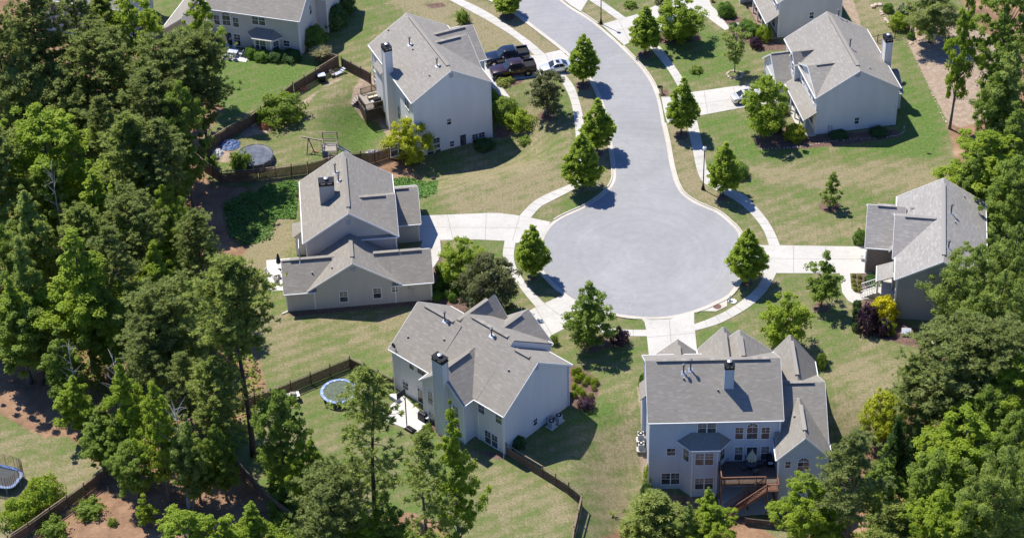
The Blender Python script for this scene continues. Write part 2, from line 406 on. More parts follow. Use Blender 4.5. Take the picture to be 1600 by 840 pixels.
def empty(name, loc=(0, 0, 0), rz=0.0, label=None, cat=None, group=None):
    o = bpy.data.objects.new(name, None); COL.objects.link(o); o.location = tuple(map(float, loc)); o.rotation_euler = (0, 0, rz)
    o.empty_display_size = 0.3
    return tag(o, label, cat, group)

def copy_tree(o, parent=None):
    c = o.copy(); COL.objects.link(c)
    if parent is not None: c.parent = parent
    for ch in list(o.children): copy_tree(ch, c)
    return c

def poly_px(pts, z=0.0): return [tuple(at(x, y, z)[:2]) for x, y in pts]

def smooth_line(P, per=4):
    """Catmull-Rom through 2-D points"""
    P = [np.array(p, float) for p in P]; out = []
    for i in range(len(P) - 1):
        a, b, c, d = P[max(i - 1, 0)], P[i], P[i + 1], P[min(i + 2, len(P) - 1)]
        for k in range(per):
            t = k / per; out.append(0.5 * (2 * b + (c - a) * t + (2 * a - 5 * b + 4 * c - d) * t * t + (3 * b - 3 * c + d - a) * t ** 3))
    out.append(P[-1]); return out

def offset_line(L, d):
    out = []
    for i in range(len(L)):
        t = L[min(i + 1, len(L) - 1)] - L[max(i - 1, 0)]; t = t / max(np.linalg.norm(t), 1e-9)
        out.append(L[i] + np.array([t[1], -t[0]]) * d)          # to the right of travel
    return out
# ------------------------------------------------------------------ ground: one sheet with cover masks
def sdist(X, Y, poly):
    """signed distance to a polygon, positive inside"""
    P = np.array(poly); d = np.full(X.shape, 1e9); ins = np.zeros(X.shape, bool)
    for i in range(len(P)):
        a = P[i]; b = P[(i + 1) % len(P)]
        d = np.minimum(d, segd(X, Y, a, b))
        c = ((a[1] > Y) != (b[1] > Y))
        with np.errstate(divide='ignore', invalid='ignore'):
            ins ^= c & (X < (b[0] - a[0]) * (Y - a[1]) / (b[1] - a[1] + 1e-12) + a[0])
    return np.where(ins, d, -d)

WOOD = [  # woodland floor under the trees
    [(-260, -160), (225, -120), (240, 50), (262, 85), (300, 130), (352, 172), (318, 212), (305, 240), (330, 290), (470, 296), (462, 330), (400, 352), (372, 420), (352, 462), (366, 500), (400, 545), (418, 612), (352, 690), (420, 790), (455, 860), (455, 980), (-260, 980), (-260, 900), (-30, 900), (60, 832), (182, 728), (182, 715), (150, 726), (126, 700), (104, 680), (70, 684), (28, 662), (-10, 640), (-260, 640)],
    [(1478, 192), (1490, 232), (1500, 290), (1545, 330), (1560, 420), (1530, 500), (1470, 552), (1420, 590), (1425, 640), (1380, 690), (1320, 720), (1310, 790), (1250, 850), (1230, 980), (1900, 980), (1900, -140), (1495, -140), (1500, 0), (1545, 60), (1560, 180)],
    [(940, 840), (1000, 800), (1050, 770), (1150, 790), (1175, 815), (1230, 850), (1230, 960), (930, 960)],
    [(575, 810), (640, 800), (690, 815), (720, 860), (690, 960), (560, 960)],
    [(560, 250), (604, 232), (640, 258), (662, 282), (648, 300), (600, 268)],
]
BARE = [
    [(552, 142), (566, 118), (600, 120), (612, 190), (640, 210), (606, 214), (590, 190), (566, 186), (548, 160)],
    [(592, 224), (610, 214), (644, 204), (650, 214), (606, 234)],  # strawed slope in the corner garden, swept earth beside the houses
    [(1416, 62), (1432, 40), (1500, 38), (1560, 60), (1560, 180), (1500, 200), (1482, 192), (1450, 132)],
    [(995, 600), (1010, 600), (1014, 660), (1020, 735), (1006, 760), (1000, 720), (1002, 660)],
    [(1308, 0), (1330, -8), (1352, 60), (1338, 40)],
    [(398, 190), (432, 176), (438, 198), (416, 208), (330, 222), (332, 250), (366, 256), (356, 228)],
    [(470, 160), (520, 125), (540, 122), (500, 140), (478, 166)],
]
MULCH = [
    [(663, 655), (690, 672), (726, 698), (786, 708), (790, 722), (744, 706), (700, 690), (668, 672)],
    [(888, 568), (906, 572), (940, 596), (930, 630), (900, 640), (888, 632)],
    [(676, 402), (690, 400), (700, 430), (730, 470), (742, 500), (690, 480), (676, 470)],
    [(1326, 428), (1354, 426), (1372, 452), (1357, 462), (1337, 457)],
    [(1334, 474), (1362, 466), (1400, 500), (1480, 530), (1478, 552), (1420, 540), (1366, 526), (1334, 516)],
    [(1183, 212), (1200, 190), (1240, 196), (1270, 212), (1400, 202), (1408, 210), (1405, 214), (1340, 224), (1262, 232), (1184, 234)],
    [(1120, 20), (1140, 18), (1172, 36), (1214, 62), (1234, 78), (1190, 80), (1140, 54), (1132, 48), (1150, 44), (1136, 38)],
    [(1010, 55), (1040, 46), (1090, 50), (1098, 62), (1060, 70), (1018, 68)],
    [(1030, 138), (1044, 141), (1044, 151), (1034, 152)],
    [(1015, 764), (1024, 760), (1048, 780), (1080, 790), (1070, 800), (1030, 780)],
    [(920, 530), (968, 520), (985, 530), (970, 540), (930, 546)],
    [(660, 8), (690, 4), (700, 10), (676, 14)],
    [(766, 126), (790, 122), (820, 124), (812, 132), (786, 138)],
    [(772, 196), (800, 200), (796, 214), (772, 216)],
    [(458, 494), (450, 492), (452, 488), (676, 468), (680, 474), (640, 478)],
]
for cx, cy, r in [(1296, 322, 17), (793, 26, 12), (911, 134, 12), (1064, 212, 12), (1008, 86, 13), (1129, 308, 10), (1166, 442, 10), (833, 434, 8), (933, 240, 10), (853, 182, 14), (921, 542, 16), (1283, 480, 14), (1195, 218, 18)]:
    MULCH.append([(cx + r * math.cos(a), cy + 0.62 * r * math.sin(a)) for a in np.linspace(0, 6.283, 13)[:-1]])
DRY = [  # (polygon, weight): where the lawn is straw coloured or lush
    ([(560, -40), (700, -10), (860, 80), (850, 120), (760, 80), (640, 20)], 0.75),
    ([(705, -10), (790, 10), (880, 78), (850, 84), (790, 40)], 0.85),
    ([(895, 118), (925, 130), (955, 230), (950, 290), (915, 240), (905, 170)], 0.95),
    ([(660, 290), (760, 250), (880, 250), (890, 300), (820, 334), (700, 334)], 0.65),
    ([(820, 150), (900, 200), (895, 260), (800, 230)], 0.25),
    ([(1040, 196), (1075, 196), (1100, 290), (1135, 310), (1120, 330), (1070, 296), (1048, 240)], 1.0),
    ([(1160, 262), (1500, 250), (1500, 285), (1400, 300), (1200, 290)], 0.62),
    ([(1180, 310), (1350, 330), (1350, 382), (1230, 382)], 0.35),
    ([(990, 620), (920, 720), (960, 840), (1000, 840), (1000, 700)], 0.5),
    ([(905, 20), (920, 4), (975, 40), (945, 38)], 0.8),
    ([(400, 520), (440, 490), (640, 490), (640, 560), (540, 540), (430, 600)], 0.45),
    ([(340, 410), (440, 330), (460, 370), (410, 440), (400, 520), (440, 500), (450, 520), (380, 470)], 0.85),
    ([(460, 200), (520, 130), (560, 130), (560, 200), (540, 230), (480, 240)], 0.25),
    ([(730, 690), (800, 740), (900, 800), (890, 870), (700, 870)], 0.25),
    ([(1320, -10), (1380, 10), (1410, 60), (1360, 90)], 0.55),
    ([(1300, 560), (1440, 560), (1380, 620), (1320, 690), (1300, 640)], 0.45),
    ([(100, 690), (160, 730), (60, 800), (-40, 830), (-40, 660), (30, 664)], 0.30),
    ([(338, 85), (540, 92), (500, 118), (350, 186), (330, 150), (340, 110)], -0.55),
    ([(545, 160), (590, 190), (600, 215), (520, 240), (500, 180)], -0.55),
    ([(1405, 60), (1418, 66), (1450, 135), (1482, 200), (1460, 240), (1300, 245), (1180, 240), (1095, 200), (1130, 176), (1200, 190), (1300, 230), (1410, 210)], -0.50),
    ([(1010, 80), (1030, 60), (1090, 30), (1130, 60), (1150, 110), (1060, 134)], -0.6),
    ([(810, 640), (900, 560), (960, 530), (1005, 540), (990, 620), (900, 720), (850, 720)], -0.15),
    ([(940, 500), (1005, 498), (1008, 514), (960, 510)], -0.5),
    ([(1090, 490), (1180, 460), (1200, 480), (1110, 550)], -0.3),
    ([(560, -30), (690, -20), (600, 20), (560, 110), (510, 80)], -0.15),
]
def build_ground():
    fx = np.concatenate([[-3000, -1200, -500, -220, -130], np.arange(-92, 92.01, 0.5), [130, 220, 500, 1200, 3000]])
    fy = np.concatenate([[-3000, -1200, -500, -200, -100], np.arange(-64, 86.01, 0.5), [120, 220, 500, 1200, 3000]])
    X, Y = np.meshgrid(fx, fy); Z = terrain(X, Y)
    near = (np.abs(X) < 95) & (np.abs(Y - 10) < 80)
    Z = Z + np.where(near, 0.0, 0)
    nx, ny = len(fx), len(fy)
    co = np.stack([X, Y, Z], -1).reshape(-1, 3)
    idx = np.arange(nx * ny).reshape(ny, nx)
    q = np.stack([idx[:-1, :-1], idx[:-1, 1:], idx[1:, 1:], idx[1:, :-1]], -1).reshape(-1, 4)
    me = bpy.data.meshes.new('ground')
    me.vertices.add(len(co)); me.vertices.foreach_set('co', co.ravel())
    me.loops.add(q.size); me.loops.foreach_set('vertex_index', q.ravel().astype(np.int32))
    me.polygons.add(len(q)); me.polygons.foreach_set('loop_start', np.arange(0, q.size, 4, dtype=np.int32))
    me.polygons.foreach_set('use_smooth', [True] * len(q))
    me.update(calc_edges=True)
    x, y = co[:, 0], co[:, 1]
    def world(poly): return [gp(a, b)[:2] for a, b in poly]
    def put(name, polys, base=-4.0):
        v = np.full(len(co), base)
        for p in polys: v = np.maximum(v, sdist(x, y, world(p)))
        a = me.attributes.new(name, 'FLOAT', 'POINT'); a.data.foreach_set('value', np.clip(v, -4, 4).astype(np.float32))
    put('wood', WOOD); put('bare', BARE); put('mulch', MULCH)
    dv = np.zeros(len(co))
    for p, wgt in DRY: dv += wgt * sstep(-1.6, 1.6, sdist(x, y, world(p)))
    a = me.attributes.new('dry', 'FLOAT', 'POINT'); a.data.foreach_set('value', np.clip(dv, -1, 1).astype(np.float32))
    me.materials.append(MATS['lawn_and_earth'])
    o = bpy.data.objects.new('ground', me); COL.objects.link(o); tag(o, kind='structure')
build_ground()

# ------------------------------------------------------------------ street
LEFT = [(640, -58), (690, -36), (735, -16), (769, 0), (799.7, 15), (836.8, 42.6), (878, 74), (891, 86), (905, 101), (921.7, 120), (933, 137.5), (946.7, 173), (956, 222), (959, 240), (962.5, 272), (960, 285), (953, 296), (940, 308), (915, 324), (881, 339.5), (862, 353), (850.5, 371), (844.5, 392), (846, 412), (854, 430), (886.7, 461), (915, 476), (940, 484.5), (962, 489.5), (981, 492.8), (1011.4, 495.2), (1042, 494.3), (1068.6, 489.5), (1100, 479), (1114, 472.5), (1136, 461), (1150, 443), (1156.5, 420), (1157.5, 395), (1153.4, 365), (1136.3, 346), (1120, 333), (1103, 325.5), (1083, 316.5), (1065, 303.3), (1055, 286.7), (1049, 266.7), (1045, 248.3), (1040.6, 222), (1034, 193), (1028, 161), (1020, 137), (1010, 119), (995, 100), (980, 84.5), (955, 60.4), (921, 32.5), (890, 13.2), (872.5, 0), (845, -20), (790, -56)]
edge = smooth_line(poly_px(LEFT), 4)
def road():
    m = MB(); me = None
    bm_pts = [(p[0], p[1]) for p in edge]
    m.face([(x, y, 0.012) for x, y in bm_pts])
    o = m.build('road', 'road_surface'); tag(o, kind='structure')
road()
def ribbon(m, L0, L1, z0, z1):
    for i in range(len(L0) - 1):
        a, b, c, d = L0[i], L0[i + 1], L1[i + 1], L1[i]
        P = [(a[0], a[1]), (b[0], b[1]), (c[0], c[1]), (d[0], d[1])]
        ar = sum(P[k][0] * P[(k + 1) % 4][1] - P[(k + 1) % 4][0] * P[k][1] for k in range(4))
        if ar < 0: P = P[::-1]
        m.hexa([(*p, z0) for p in P], [(*p, z1) for p in P])
OPEN = []                                                   # driveway mouths: kerb drops there
def kerb():
    m = MB()
    out1 = offset_line(edge, 0.42); out2 = offset_line(edge, 0.60)
    ribbon(m, offset_line(edge, -0.03), out1, -0.1, 0.028)
    mouths = [at(*p)[:2] for p in [(905, 100), (852, 362), (898, 470), (1043, 496), (1158, 405), (1036, 172), (952, 55), (885, 8)]]
    rad = [2.9, 2.6, 2.5, 3.3, 2.9, 3.0, 2.4, 2.4]
    a = []; b = []
    def flush():
        if len(a) > 1: ribbon(m, list(a), list(b), -0.1, 0.13)
        a.clear(); b.clear()
    for p, q in zip(offset_line(edge, 0.425), out2):
        if any(np.hypot(*(p - c)) < r for c, r in zip(mouths, rad)): flush()
        else: a.append(p); b.append(q)
    flush()
    tag(m.build('kerb', 'kerb_concrete'), kind='structure')
kerb()

def slab(name, poly, mat, z=0.035, smooth=False, px=True):
    P = [gp(a, b)[:2] for a, b in poly] if px else poly
    m = MB(); m.prism([tuple(p) for p in P], -0.25, z)
    return tag(m.build(name, mat), kind='structure')

def walk(L0, L1):
    """a pavement between two traced edges, cut into slabs by tooled joints"""
    A = smooth_line(poly_px(L0), 6); B = smooth_line(poly_px(L1), 6)
    def resample(L, n):
        L = np.array(L); s = np.concatenate([[0], np.cumsum(np.hypot(*np.diff(L, axis=0).T))]); t = np.linspace(0, s[-1], n)
        return np.stack([np.interp(t, s, L[:, 0]), np.interp(t, s, L[:, 1])], -1)
    ln = np.sum(np.hypot(*np.diff(np.array(A), axis=0).T)); n = max(2, int(ln / 1.5) + 1)
    per = 4
    A = resample(A, (n - 1) * per + 1); B = resample(B, (n - 1) * per + 1)
    m = MB()
    for k in range(n - 1):
        a = A[k * per:(k + 1) * per + 1].copy(); b = B[k * per:(k + 1) * per + 1].copy()
        if k < n - 2:
            a[-1] += (a[-2] - a[-1]) * 0.09; b[-1] += (b[-2] - b[-1]) * 0.09
        ribbon(m, a, b, -0.25, 0.047)
    return tag(m.build('pavement', 'drive_concrete'), kind='structure')
walk([(640, -28), (670, -14), (700.6, 0), (735, 18), (762.5, 33), (797, 54.3), (817.5, 70), (835.4, 87)], [(660, -28), (690, -16), (722.6, 0), (748.8, 12.4), (776.3, 28.2), (810.6, 52.3), (831.3, 67.4), (851.5, 85)])
walk([(868.3, 117.5), (881.7, 135), (891.7, 158), (896.7, 183), (900, 216), (901.5, 240), (901, 262), (898, 278), (889, 288.5), (862, 300), (840, 311), (828, 320), (811.4, 337.5)], [(883.3, 117.5), (896.7, 135), (905, 158), (910.8, 183), (913, 215), (914, 242), (913.5, 265), (909, 285), (902, 293), (866, 312), (851, 319.5), (842, 326), (829, 341)])
walk([(788.8, 375), (785.7, 396), (788.8, 412.9), (802, 434.3), (821, 460.5), (837.6, 480)], [(806, 377), (802.9, 398.6), (806.7, 417.6), (821, 441.4), (836, 459), (851.5, 475)])
walk([(900, 484), (930, 503), (952.4, 511.4), (973.3, 514.7), (1011, 515.2)], [(892, 497), (925, 514.5), (952, 522), (981, 524.8), (1012, 525.1)])
walk([(1084, 506.8), (1114, 495.5), (1140, 482.4), (1166.5, 464), (1184.8, 445.8), (1195.3, 425)], [(1084, 517), (1122, 506), (1153.4, 490.3), (1177, 474.6), (1198, 453.6), (1214, 425)])
walk([(1074, 186), (1075, 200), (1083, 238), (1088, 261.7), (1095, 280), (1108, 292), (1136, 306), (1158.6, 320), (1179.6, 341), (1194, 362), (1201.8, 384)], [(1087, 180), (1091.7, 200), (1098, 228), (1102, 250), (1105, 263), (1114, 278), (1130, 290), (1153, 300.5), (1166, 307), (1192.7, 335.7), (1208, 359), (1218.9, 384)])
walk([(1008, 66), (1015.4, 74.3), (1023, 83.3), (1041.7, 106.7), (1055, 128), (1066, 149)], [(1022, 58), (1026, 68), (1036.7, 80), (1063, 116.7), (1076, 140), (1080, 147)])
walk([(905, -10), (919.4, 0), (942, 15), (966, 32)], [(925, -10), (938, 0), (958, 14), (979, 29)])

DRV = {
    'N': [(740, 120), (745, 100), (755, 84), (800, 90), (835.4, 86.6), (850.5, 84), (875.5, 78.5), (889, 90), (914, 118), (893, 116), (868, 118), (840, 119.5), (819, 123), (778, 128), (760, 131)],
    'A': [(645, 337.5), (657.9, 337), (699.5, 335.5), (759, 333), (780.5, 333), (811.4, 337), (828, 340), (860.2, 347), (847.5, 369), (841, 386), (830, 381), (818.6, 379), (806, 379.5), (788.8, 376.4), (744.8, 374.3), (687.6, 375.2), (645, 376)],
    'C': [(760, 505), (800, 496), (823.8, 487), (836.9, 479.8), (851, 473.5), (880, 460.5), (897, 471), (914, 481), (898, 498), (886, 511), (861, 524), (845, 545), (800, 545)],
    'E': [(1002.5, 498.2), (1020, 499.6), (1045, 498.6), (1084.5, 488.5), (1084.8, 505.7), (1089.5, 551.4), (1092, 575), (1016, 575), (1014.3, 558), (1009.5, 514.3), (1007, 503)],
    'R': [(1160, 382), (1190, 382.9), (1362, 385.5), (1362, 427), (1327.6, 427), (1195, 426.6), (1158, 426), (1161, 405)],
    'NE': [(1033, 151.8), (1046, 151.7), (1083.3, 144), (1130, 137.5), (1180, 130.8), (1222, 127), (1222, 160), (1205, 162), (1156.7, 169), (1130, 174), (1086.7, 182), (1074, 188), (1042.5, 192.5), (1037, 172)],
    'T': [(939.5, 38.7), (965.8, 31), (995, 23), (1018, 12), (1045, 0), (1070, -16), (1118, -16), (1108, 0), (1112, 10), (1118, 15), (1099.5, 24), (1062, 35.6), (1035, 47), (1010, 57), (984.4, 66.6), (975.5, 71), (957, 55)],
    'B': [(919, 0), (907.5, 18.5), (893, 9.5), (878, -2), (850, -22), (900, -26)],
}
def driveway(poly):
    """concrete drive: slabs between saw-cut joints"""
    P = [tuple(gp(a, b)[:2]) for a, b in poly]
    m = MB(); m.prism(P, -0.25, 0.034)
    o = m.build('driveway', 'drive_concrete'); return tag(o, kind='structure')
for k in DRV: driveway(DRV[k])
def joints():
    t = MB()
    for a, b in [((699, 335), (708, 375)), ((760, 333), (758, 375)), ((660, 355), (812, 356)), ((812, 337), (800, 379)), ((1046, 500), (1050, 556)), ((1010, 527), (1087, 520)), ((1240, 383), (1240, 426)), ((1290, 384), (1290, 426)), ((1195, 404), (1352, 405)), ((1100, 142), (1106, 179)), ((1146, 136), (1152, 170)), ((1087, 164), (1205, 146)), ((836, 479), (862, 523)), ((851, 474), (892, 506)), ((966, 31), (984, 66)), ((968, 48), (1010, 34)), ((852, 84), (868, 118))]:
        p = gp(*a); q = gp(*b)
        t.bar((p[0], p[1], 0.0365), (q[0], q[1], 0.0365), 0.055, 0.004)
    tag(t.build('driveway_joint', 'joint_grey'), kind='structure')
joints()
slab('path', [(760, 127), (778, 126.5), (791, 146), (798, 158), (796, 163), (786, 164), (783, 155), (774, 142)], 'drive_concrete', 0.05)
slab('path', [(660, 374), (687.6, 374), (689, 392), (686, 405), (677, 418), (664, 421), (658, 385)], 'drive_concrete', 0.05)
slab('path', [(1312, 425), (1328, 425), (1330.2, 451), (1336.8, 457.6), (1356.4, 461.5), (1358, 467), (1342, 469.3), (1331.5, 473.5), (1325, 469.5), (1315.8, 457)], 'drive_concrete', 0.05)
slab('path', [(1098, 23), (1112, 12), (1118, 15), (1137, 40.5), (1150, 36), (1163, 37), (1160, 42), (1140, 45), (1133, 48)], 'drive_concrete', 0.05)
slab('storm_drain_apron', [(1086, 489), (1100, 482), (1118, 474.5), (1136, 463.5), (1136, 478.5), (1119, 486.6), (1100, 486)], 'kerb_concrete', 0.06)
slab('patio', [(416, 407), (467, 402), (470, 452), (419, 455.5)], 'patio_concrete', 0.06)
slab('patio', [(590, 652), (612, 632), (630, 618), (672, 656), (652, 676.5)], 'patio_concrete', 0.06)
slab('patio', [(333, 90), (345, 77), (395, 82), (384, 98)], 'patio_concrete', 0.06)
# ------------------------------------------------------------------ houses
class House:
    def __init__(s, name, label, o, rot, wall, roof, group=None):
        s.root = empty(name, (o[0], o[1], 0), R(rot), label, 'house', group)
        s.o = np.array([o[0], o[1], 0.0]); r = R(rot)
        s.U = np.array([math.cos(r), math.sin(r), 0]); s.V = np.array([-math.sin(r), math.cos(r), 0])
        s.wm, s.rm = wall, roof; s.wall = MB(); s.roof = MB(); s.trim = MB(); s.planes = []; s.brick = MB()
    def loc(s, p):
        d = np.asarray(p, float) - s.o; return np.array([d @ s.U, d @ s.V, d[2]])
    def wld(s, p): return s.o + s.U * p[0] + s.V * p[1] + np.array([0, 0, p[2]])
    def lray(s, px, py):
        d = ray(px, py); return s.loc(CAM), np.array([d @ s.U, d @ s.V, d[2]])
    def hit(s, side, c, px, py):
        """where the sight line meets a wall plane (s, n: v = c; e, w: u = c)"""
        o, d = s.lray(px, py); k = 1 if side in 'sn' else 0
        t = (c - o[k]) / d[k]; return o + d * t
    # one gabled block; ze is the roof plane's height over the wall line
    def gable(s, u0, u1, v0, v1, zb, ze, zr, axis='u', ov=0.35, rk=0.3, mb=None, gutters=(1, 1), rakes=(1, 1), vent=True, posts=True, roofm=None):
        W = mb or s.wall
        f = (lambda a, b, z: (a, b, z)) if axis == 'u' else (lambda a, b, z: (b, a, z))
        a0, a1, b0, b1 = (u0, u1, v0, v1) if axis == 'u' else (v0, v1, u0, u1)
        bm = (b0 + b1) / 2; sl = (zr - ze) / ((b1 - b0) / 2)
        flip = axis == 'v'
        def face(P): W.face(P[::-1] if flip else P)
        face([f(a0, b0, zb), f(a1, b0, zb), f(a1, b0, ze - .06), f(a0, b0, ze - .06)])
        face([f(a1, b1, zb), f(a0, b1, zb), f(a0, b1, ze - .06), f(a1, b1, ze - .06)])
        face([f(a0, b1, zb), f(a0, b0, zb), f(a0, b0, ze - .06), f(a0, bm, zr - .06), f(a0, b1, ze - .06)])
        face([f(a1, b0, zb), f(a1, b1, zb), f(a1, b1, ze - .06), f(a1, bm, zr - .06), f(a1, b0, ze - .06)])
        th = 0.16; c0, c1 = a0 - rk, a1 + rk; L = math.hypot((b1 - b0) / 2 + ov, sl * ((b1 - b0) / 2 + ov))
        for sg, be in ((-1, b0 - ov), (1, b1 + ov)):
            zz = ze - sl * ov
            lo = [f(c0, be, zz - th), f(c1, be, zz - th), f(c1, bm, zr - th), f(c0, bm, zr - th)]
            hi = [f(c0, be, zz), f(c1, be, zz), f(c1, bm, zr), f(c0, bm, zr)]
            uv = [(c0, 0), (c1, 0), (c1, L), (c0, L)]
            if (sg > 0) != flip: lo = lo[::-1]; hi = hi[::-1]; uv = uv[::-1]
            s.roof.face(hi, uv); s.roof.face(lo[::-1], uv[::-1])
            n = len(hi)
            for k in range(4):
                j = (k + 1) % 4; s.roof.face([lo[k], lo[j], hi[j], hi[k]], [(0, 0), (.3, 0), (.3, .1), (0, .1)])
            s.planes.append([np.array(p) for p in hi])
            g = gutters[0] if sg < 0 else gutters[1]
            if g:
                e = be + sg * 0.055
                s.trim.bar(f(c0 + .03, e, zz - .10), f(c1 - .03, e, zz - .10), 0.115, 0.13)
                # soffit board back to the wall
                q = (be + (b0 if sg < 0 else b1)) / 2
            for k, (cc, sd) in enumerate(((c0, -1), (c1, 1))):
                if rakes[k]:
                    s.trim.bar(f(cc + sd * .02, be, zz - .12), f(cc + sd * .02, bm, zr - .12), 0.04, 0.2)
        if vent and a1 - a0 > 3.5:
            m = 0.9
            s.roof.bar(f(a0 + m, bm, zr + .03), f(a1 - m, bm, zr + .03), 0.46, 0.13)
        else:
            s.roof.bar(f(c0 + .1, bm, zr + .0), f(c1 - .1, bm, zr + .0), 0.3, 0.05)
        if posts:
            for a in (a0, a1):
                for b in (b0, b1):
                    x, y, _ = f(a, b, 0)
                    s.trim.box(x - .065, x + .065, y - .065, y + .065, zb, ze - .18)
    def shed(s, P, th=0.14, gut=True):
        """sloping porch roof: P = four points, eave first (two), then top (two)"""
        P = [np.array(p, float) for p in P]
        L = np.linalg.norm(P[3] - P[0]); Wd = np.linalg.norm(P[1] - P[0])
        uv = [(0, 0), (Wd, 0), (Wd, L), (0, L)]
        nrm = np.cross(P[1] - P[0], P[3] - P[0])
        if nrm[2] < 0: P = P[::-1]; uv = uv[::-1]
        lo = [p - np.array([0, 0, th]) for p in P]
        s.roof.face(P, uv); s.roof.face(lo[::-1], uv[::-1])
        for k in range(len(P)):
            j = (k + 1) % len(P); s.roof.face([lo[k], lo[j], P[j], P[k]], [(0, 0), (.3, 0), (.3, .1), (0, .1)])
        s.planes.append(P)
    def poly_roof(s, faces):
        for P in faces:
            P = [np.array(p, float) for p in P]
            n = np.cross(P[1] - P[0], P[2] - P[0])
            if n[2] < 0: P = P[::-1]
            e = P[1] - P[0]; e /= np.linalg.norm(e); n = np.cross(P[1] - P[0], P[2] - P[0]); n /= np.linalg.norm(n); g = np.cross(n, e)
            s.roof.face(P, [((p - P[0]) @ e, (p - P[0]) @ g) for p in P]); s.planes.append(P)
    def roofhit(s, px, py):
        o, d = s.lray(px, py); best = None
        for P in s.planes:
            n = np.cross(P[1] - P[0], P[2] - P[0]); n /= np.linalg.norm(n)
            if abs(n @ d) < 1e-6: continue
            t = ((P[0] - o) @ n) / (n @ d); q = o + d * t
            if t < 0: continue
            ok = True; m = len(P)
            for k in range(m):
                if np.cross(P[(k + 1) % m] - P[k], q - P[k]) @ n < -1e-6: ok = False; break
            if ok and (best is None or t < best[0]): best = (t, q, n)
        return (best[1], best[2]) if best else (o + d * ((8 - o[2]) / d[2]), np.array([0, 0, 1.0]))
    def win(s, side, c, px, py, w, h, kind='double', blind=False, cols=1, label=None):
        """window on a wall: surround, sashes and glazing bars; the pane is its sub-part"""
        p = s.hit(side, c, px, py); s.win_at(side, p, w, h, kind, blind, cols)
    def win_at(s, side, p, w, h, kind='double', blind=False, cols=1):
        ax = {'s': (np.array([1., 0, 0]), np.array([0, -1., 0])), 'n': (np.array([-1., 0, 0]), np.array([0, 1., 0])), 'e': (np.array([0, 1., 0]), np.array([1., 0, 0])), 'w': (np.array([0, -1., 0]), np.array([-1., 0, 0]))}
        X, N = ax[side] if isinstance(side, str) else side
        Z = np.array([0, 0, 1.0]); f = MB(); g = MB()
        def bx(mb, x0, x1, z0, z1, d0, d1):
            q = lambda x, z, d: p + X * x + Z * z + N * d
            mb.hexa([q(x0, z0, d1), q(x1, z0, d1), q(x1, z0, d0), q(x0, z0, d0)], [q(x0, z1, d1), q(x1, z1, d1), q(x1, z1, d0), q(x0, z1, d0)])
        fr = 0.09
        top = h / 2
        if kind == 'arch':
            top = h / 2 - w / 2; n = 12
            arc = [(math.cos(math.pi * k / n) * w / 2, top + math.sin(math.pi * k / n) * w / 2) for k in range(n + 1)]
            q = lambda x, z, d: p + X * x + Z * z + N * d
            g.face([q(x * .92, top + (z - top) * .92, .03) for x, z in arc])
            for a, b in zip(arc[:-1], arc[1:]):
                f.bar(q(*a, .035), q(*b, .035), 0.1, 0.09, up=tuple(N))
            bx(f, -w / 2, w / 2, top - .04, top + .04, 0, .06)
            f.bar(q(0, top, .035), q(0, top + w / 2, .035), .04, .05, up=tuple(N))
            f.bar(q(0, top, .035), q(-w * .33, top + w * .36, .035), .04, .05, up=tuple(N)); f.bar(q(0, top, .035), q(w * .33, top + w * .36, .035), .04, .05, up=tuple(N))
        for x in (-w / 2, w / 2): bx(f, x - fr / 2, x + fr / 2, -h / 2 - fr / 2, top + (fr / 2 if kind != 'arch' else 0), 0, .065)
        if kind != 'arch': bx(f, -w / 2, w / 2, top - fr / 2, top + fr / 2, 0, .06)
        bx(f, -w / 2 - .06, w / 2 + .06, -h / 2 - .06, -h / 2 + .05, 0, .085)
        for k in range(1, cols): 
            x = -w / 2 + w * k / cols; bx(f, x - .06, x + .06, -h / 2, top, 0, .06)
        if kind in ('double', 'arch'): bx(f, -w / 2, w / 2, -.03 + (top - h / 2) / 2, .03 + (top - h / 2) / 2, 0, .05)
        for k in range(cols):
            x = -w / 2 + w * (k + .5) / cols
            if kind != 'door': bx(f, x - .012, x + .012, -h / 2 if kind == 'arch' else 0, top, 0, .042)
            if kind in ('double', 'arch') and h > 1.2: bx(f, x - w / cols / 2, x + w / cols / 2, h * .24 - .01, h * .24 + .012, 0, .042)
        bx(g, -w / 2 + .04, w / 2 - .04, -h / 2 + .03, (0.0 if (blind and kind == 'double') else top - .02), -.03, .03)
        o = f.build('door' if kind == 'door' else 'window', 'white_paint', s.root)
        g.build('pane', 'window_glass', o)
        if blind and kind == 'double':
            b = MB(); bx(b, -w / 2 + .04, w / 2 - .04, 0.0, top - .02, -.03, .03); b.build('blind', 'window_blind', o)
        return o
    def door(s, side, c, px, py, w=0.95, h=2.1): s.win(side, c, px, py, w, h, 'door')
    def vents(s, pipes, caps):
        for px, py, h in pipes:
            q, n = s.roofhit(px, py); m = MB()
            m.cyl(q[0], q[1], q[2] - .1, q[2] + h, .085, n=10); m.lathe([(.0, h + .12), (.19, h + .06), (.19, h - .06), (.1, h - .1)], 12, (q[0], q[1], q[2]))
            o = m.build('vent_pipe', 'vent_grey', s.root)
            t = MB(); u = np.cross(n, [1, 0, 0]); u /= np.linalg.norm(u); v = np.cross(n, u)
            b = q + n * .02
            t.hexa([b - u * .28 - v * .28 - n * .03, b - u * .28 + v * .28 - n * .03, b + u * .28 + v * .28 - n * .03, b + u * .28 - v * .28 - n * .03][::1], [b - u * .28 - v * .28, b - u * .28 + v * .28, b + u * .28 + v * .28, b + u * .28 - v * .28])
            t.build('flashing', 'flashing', o)
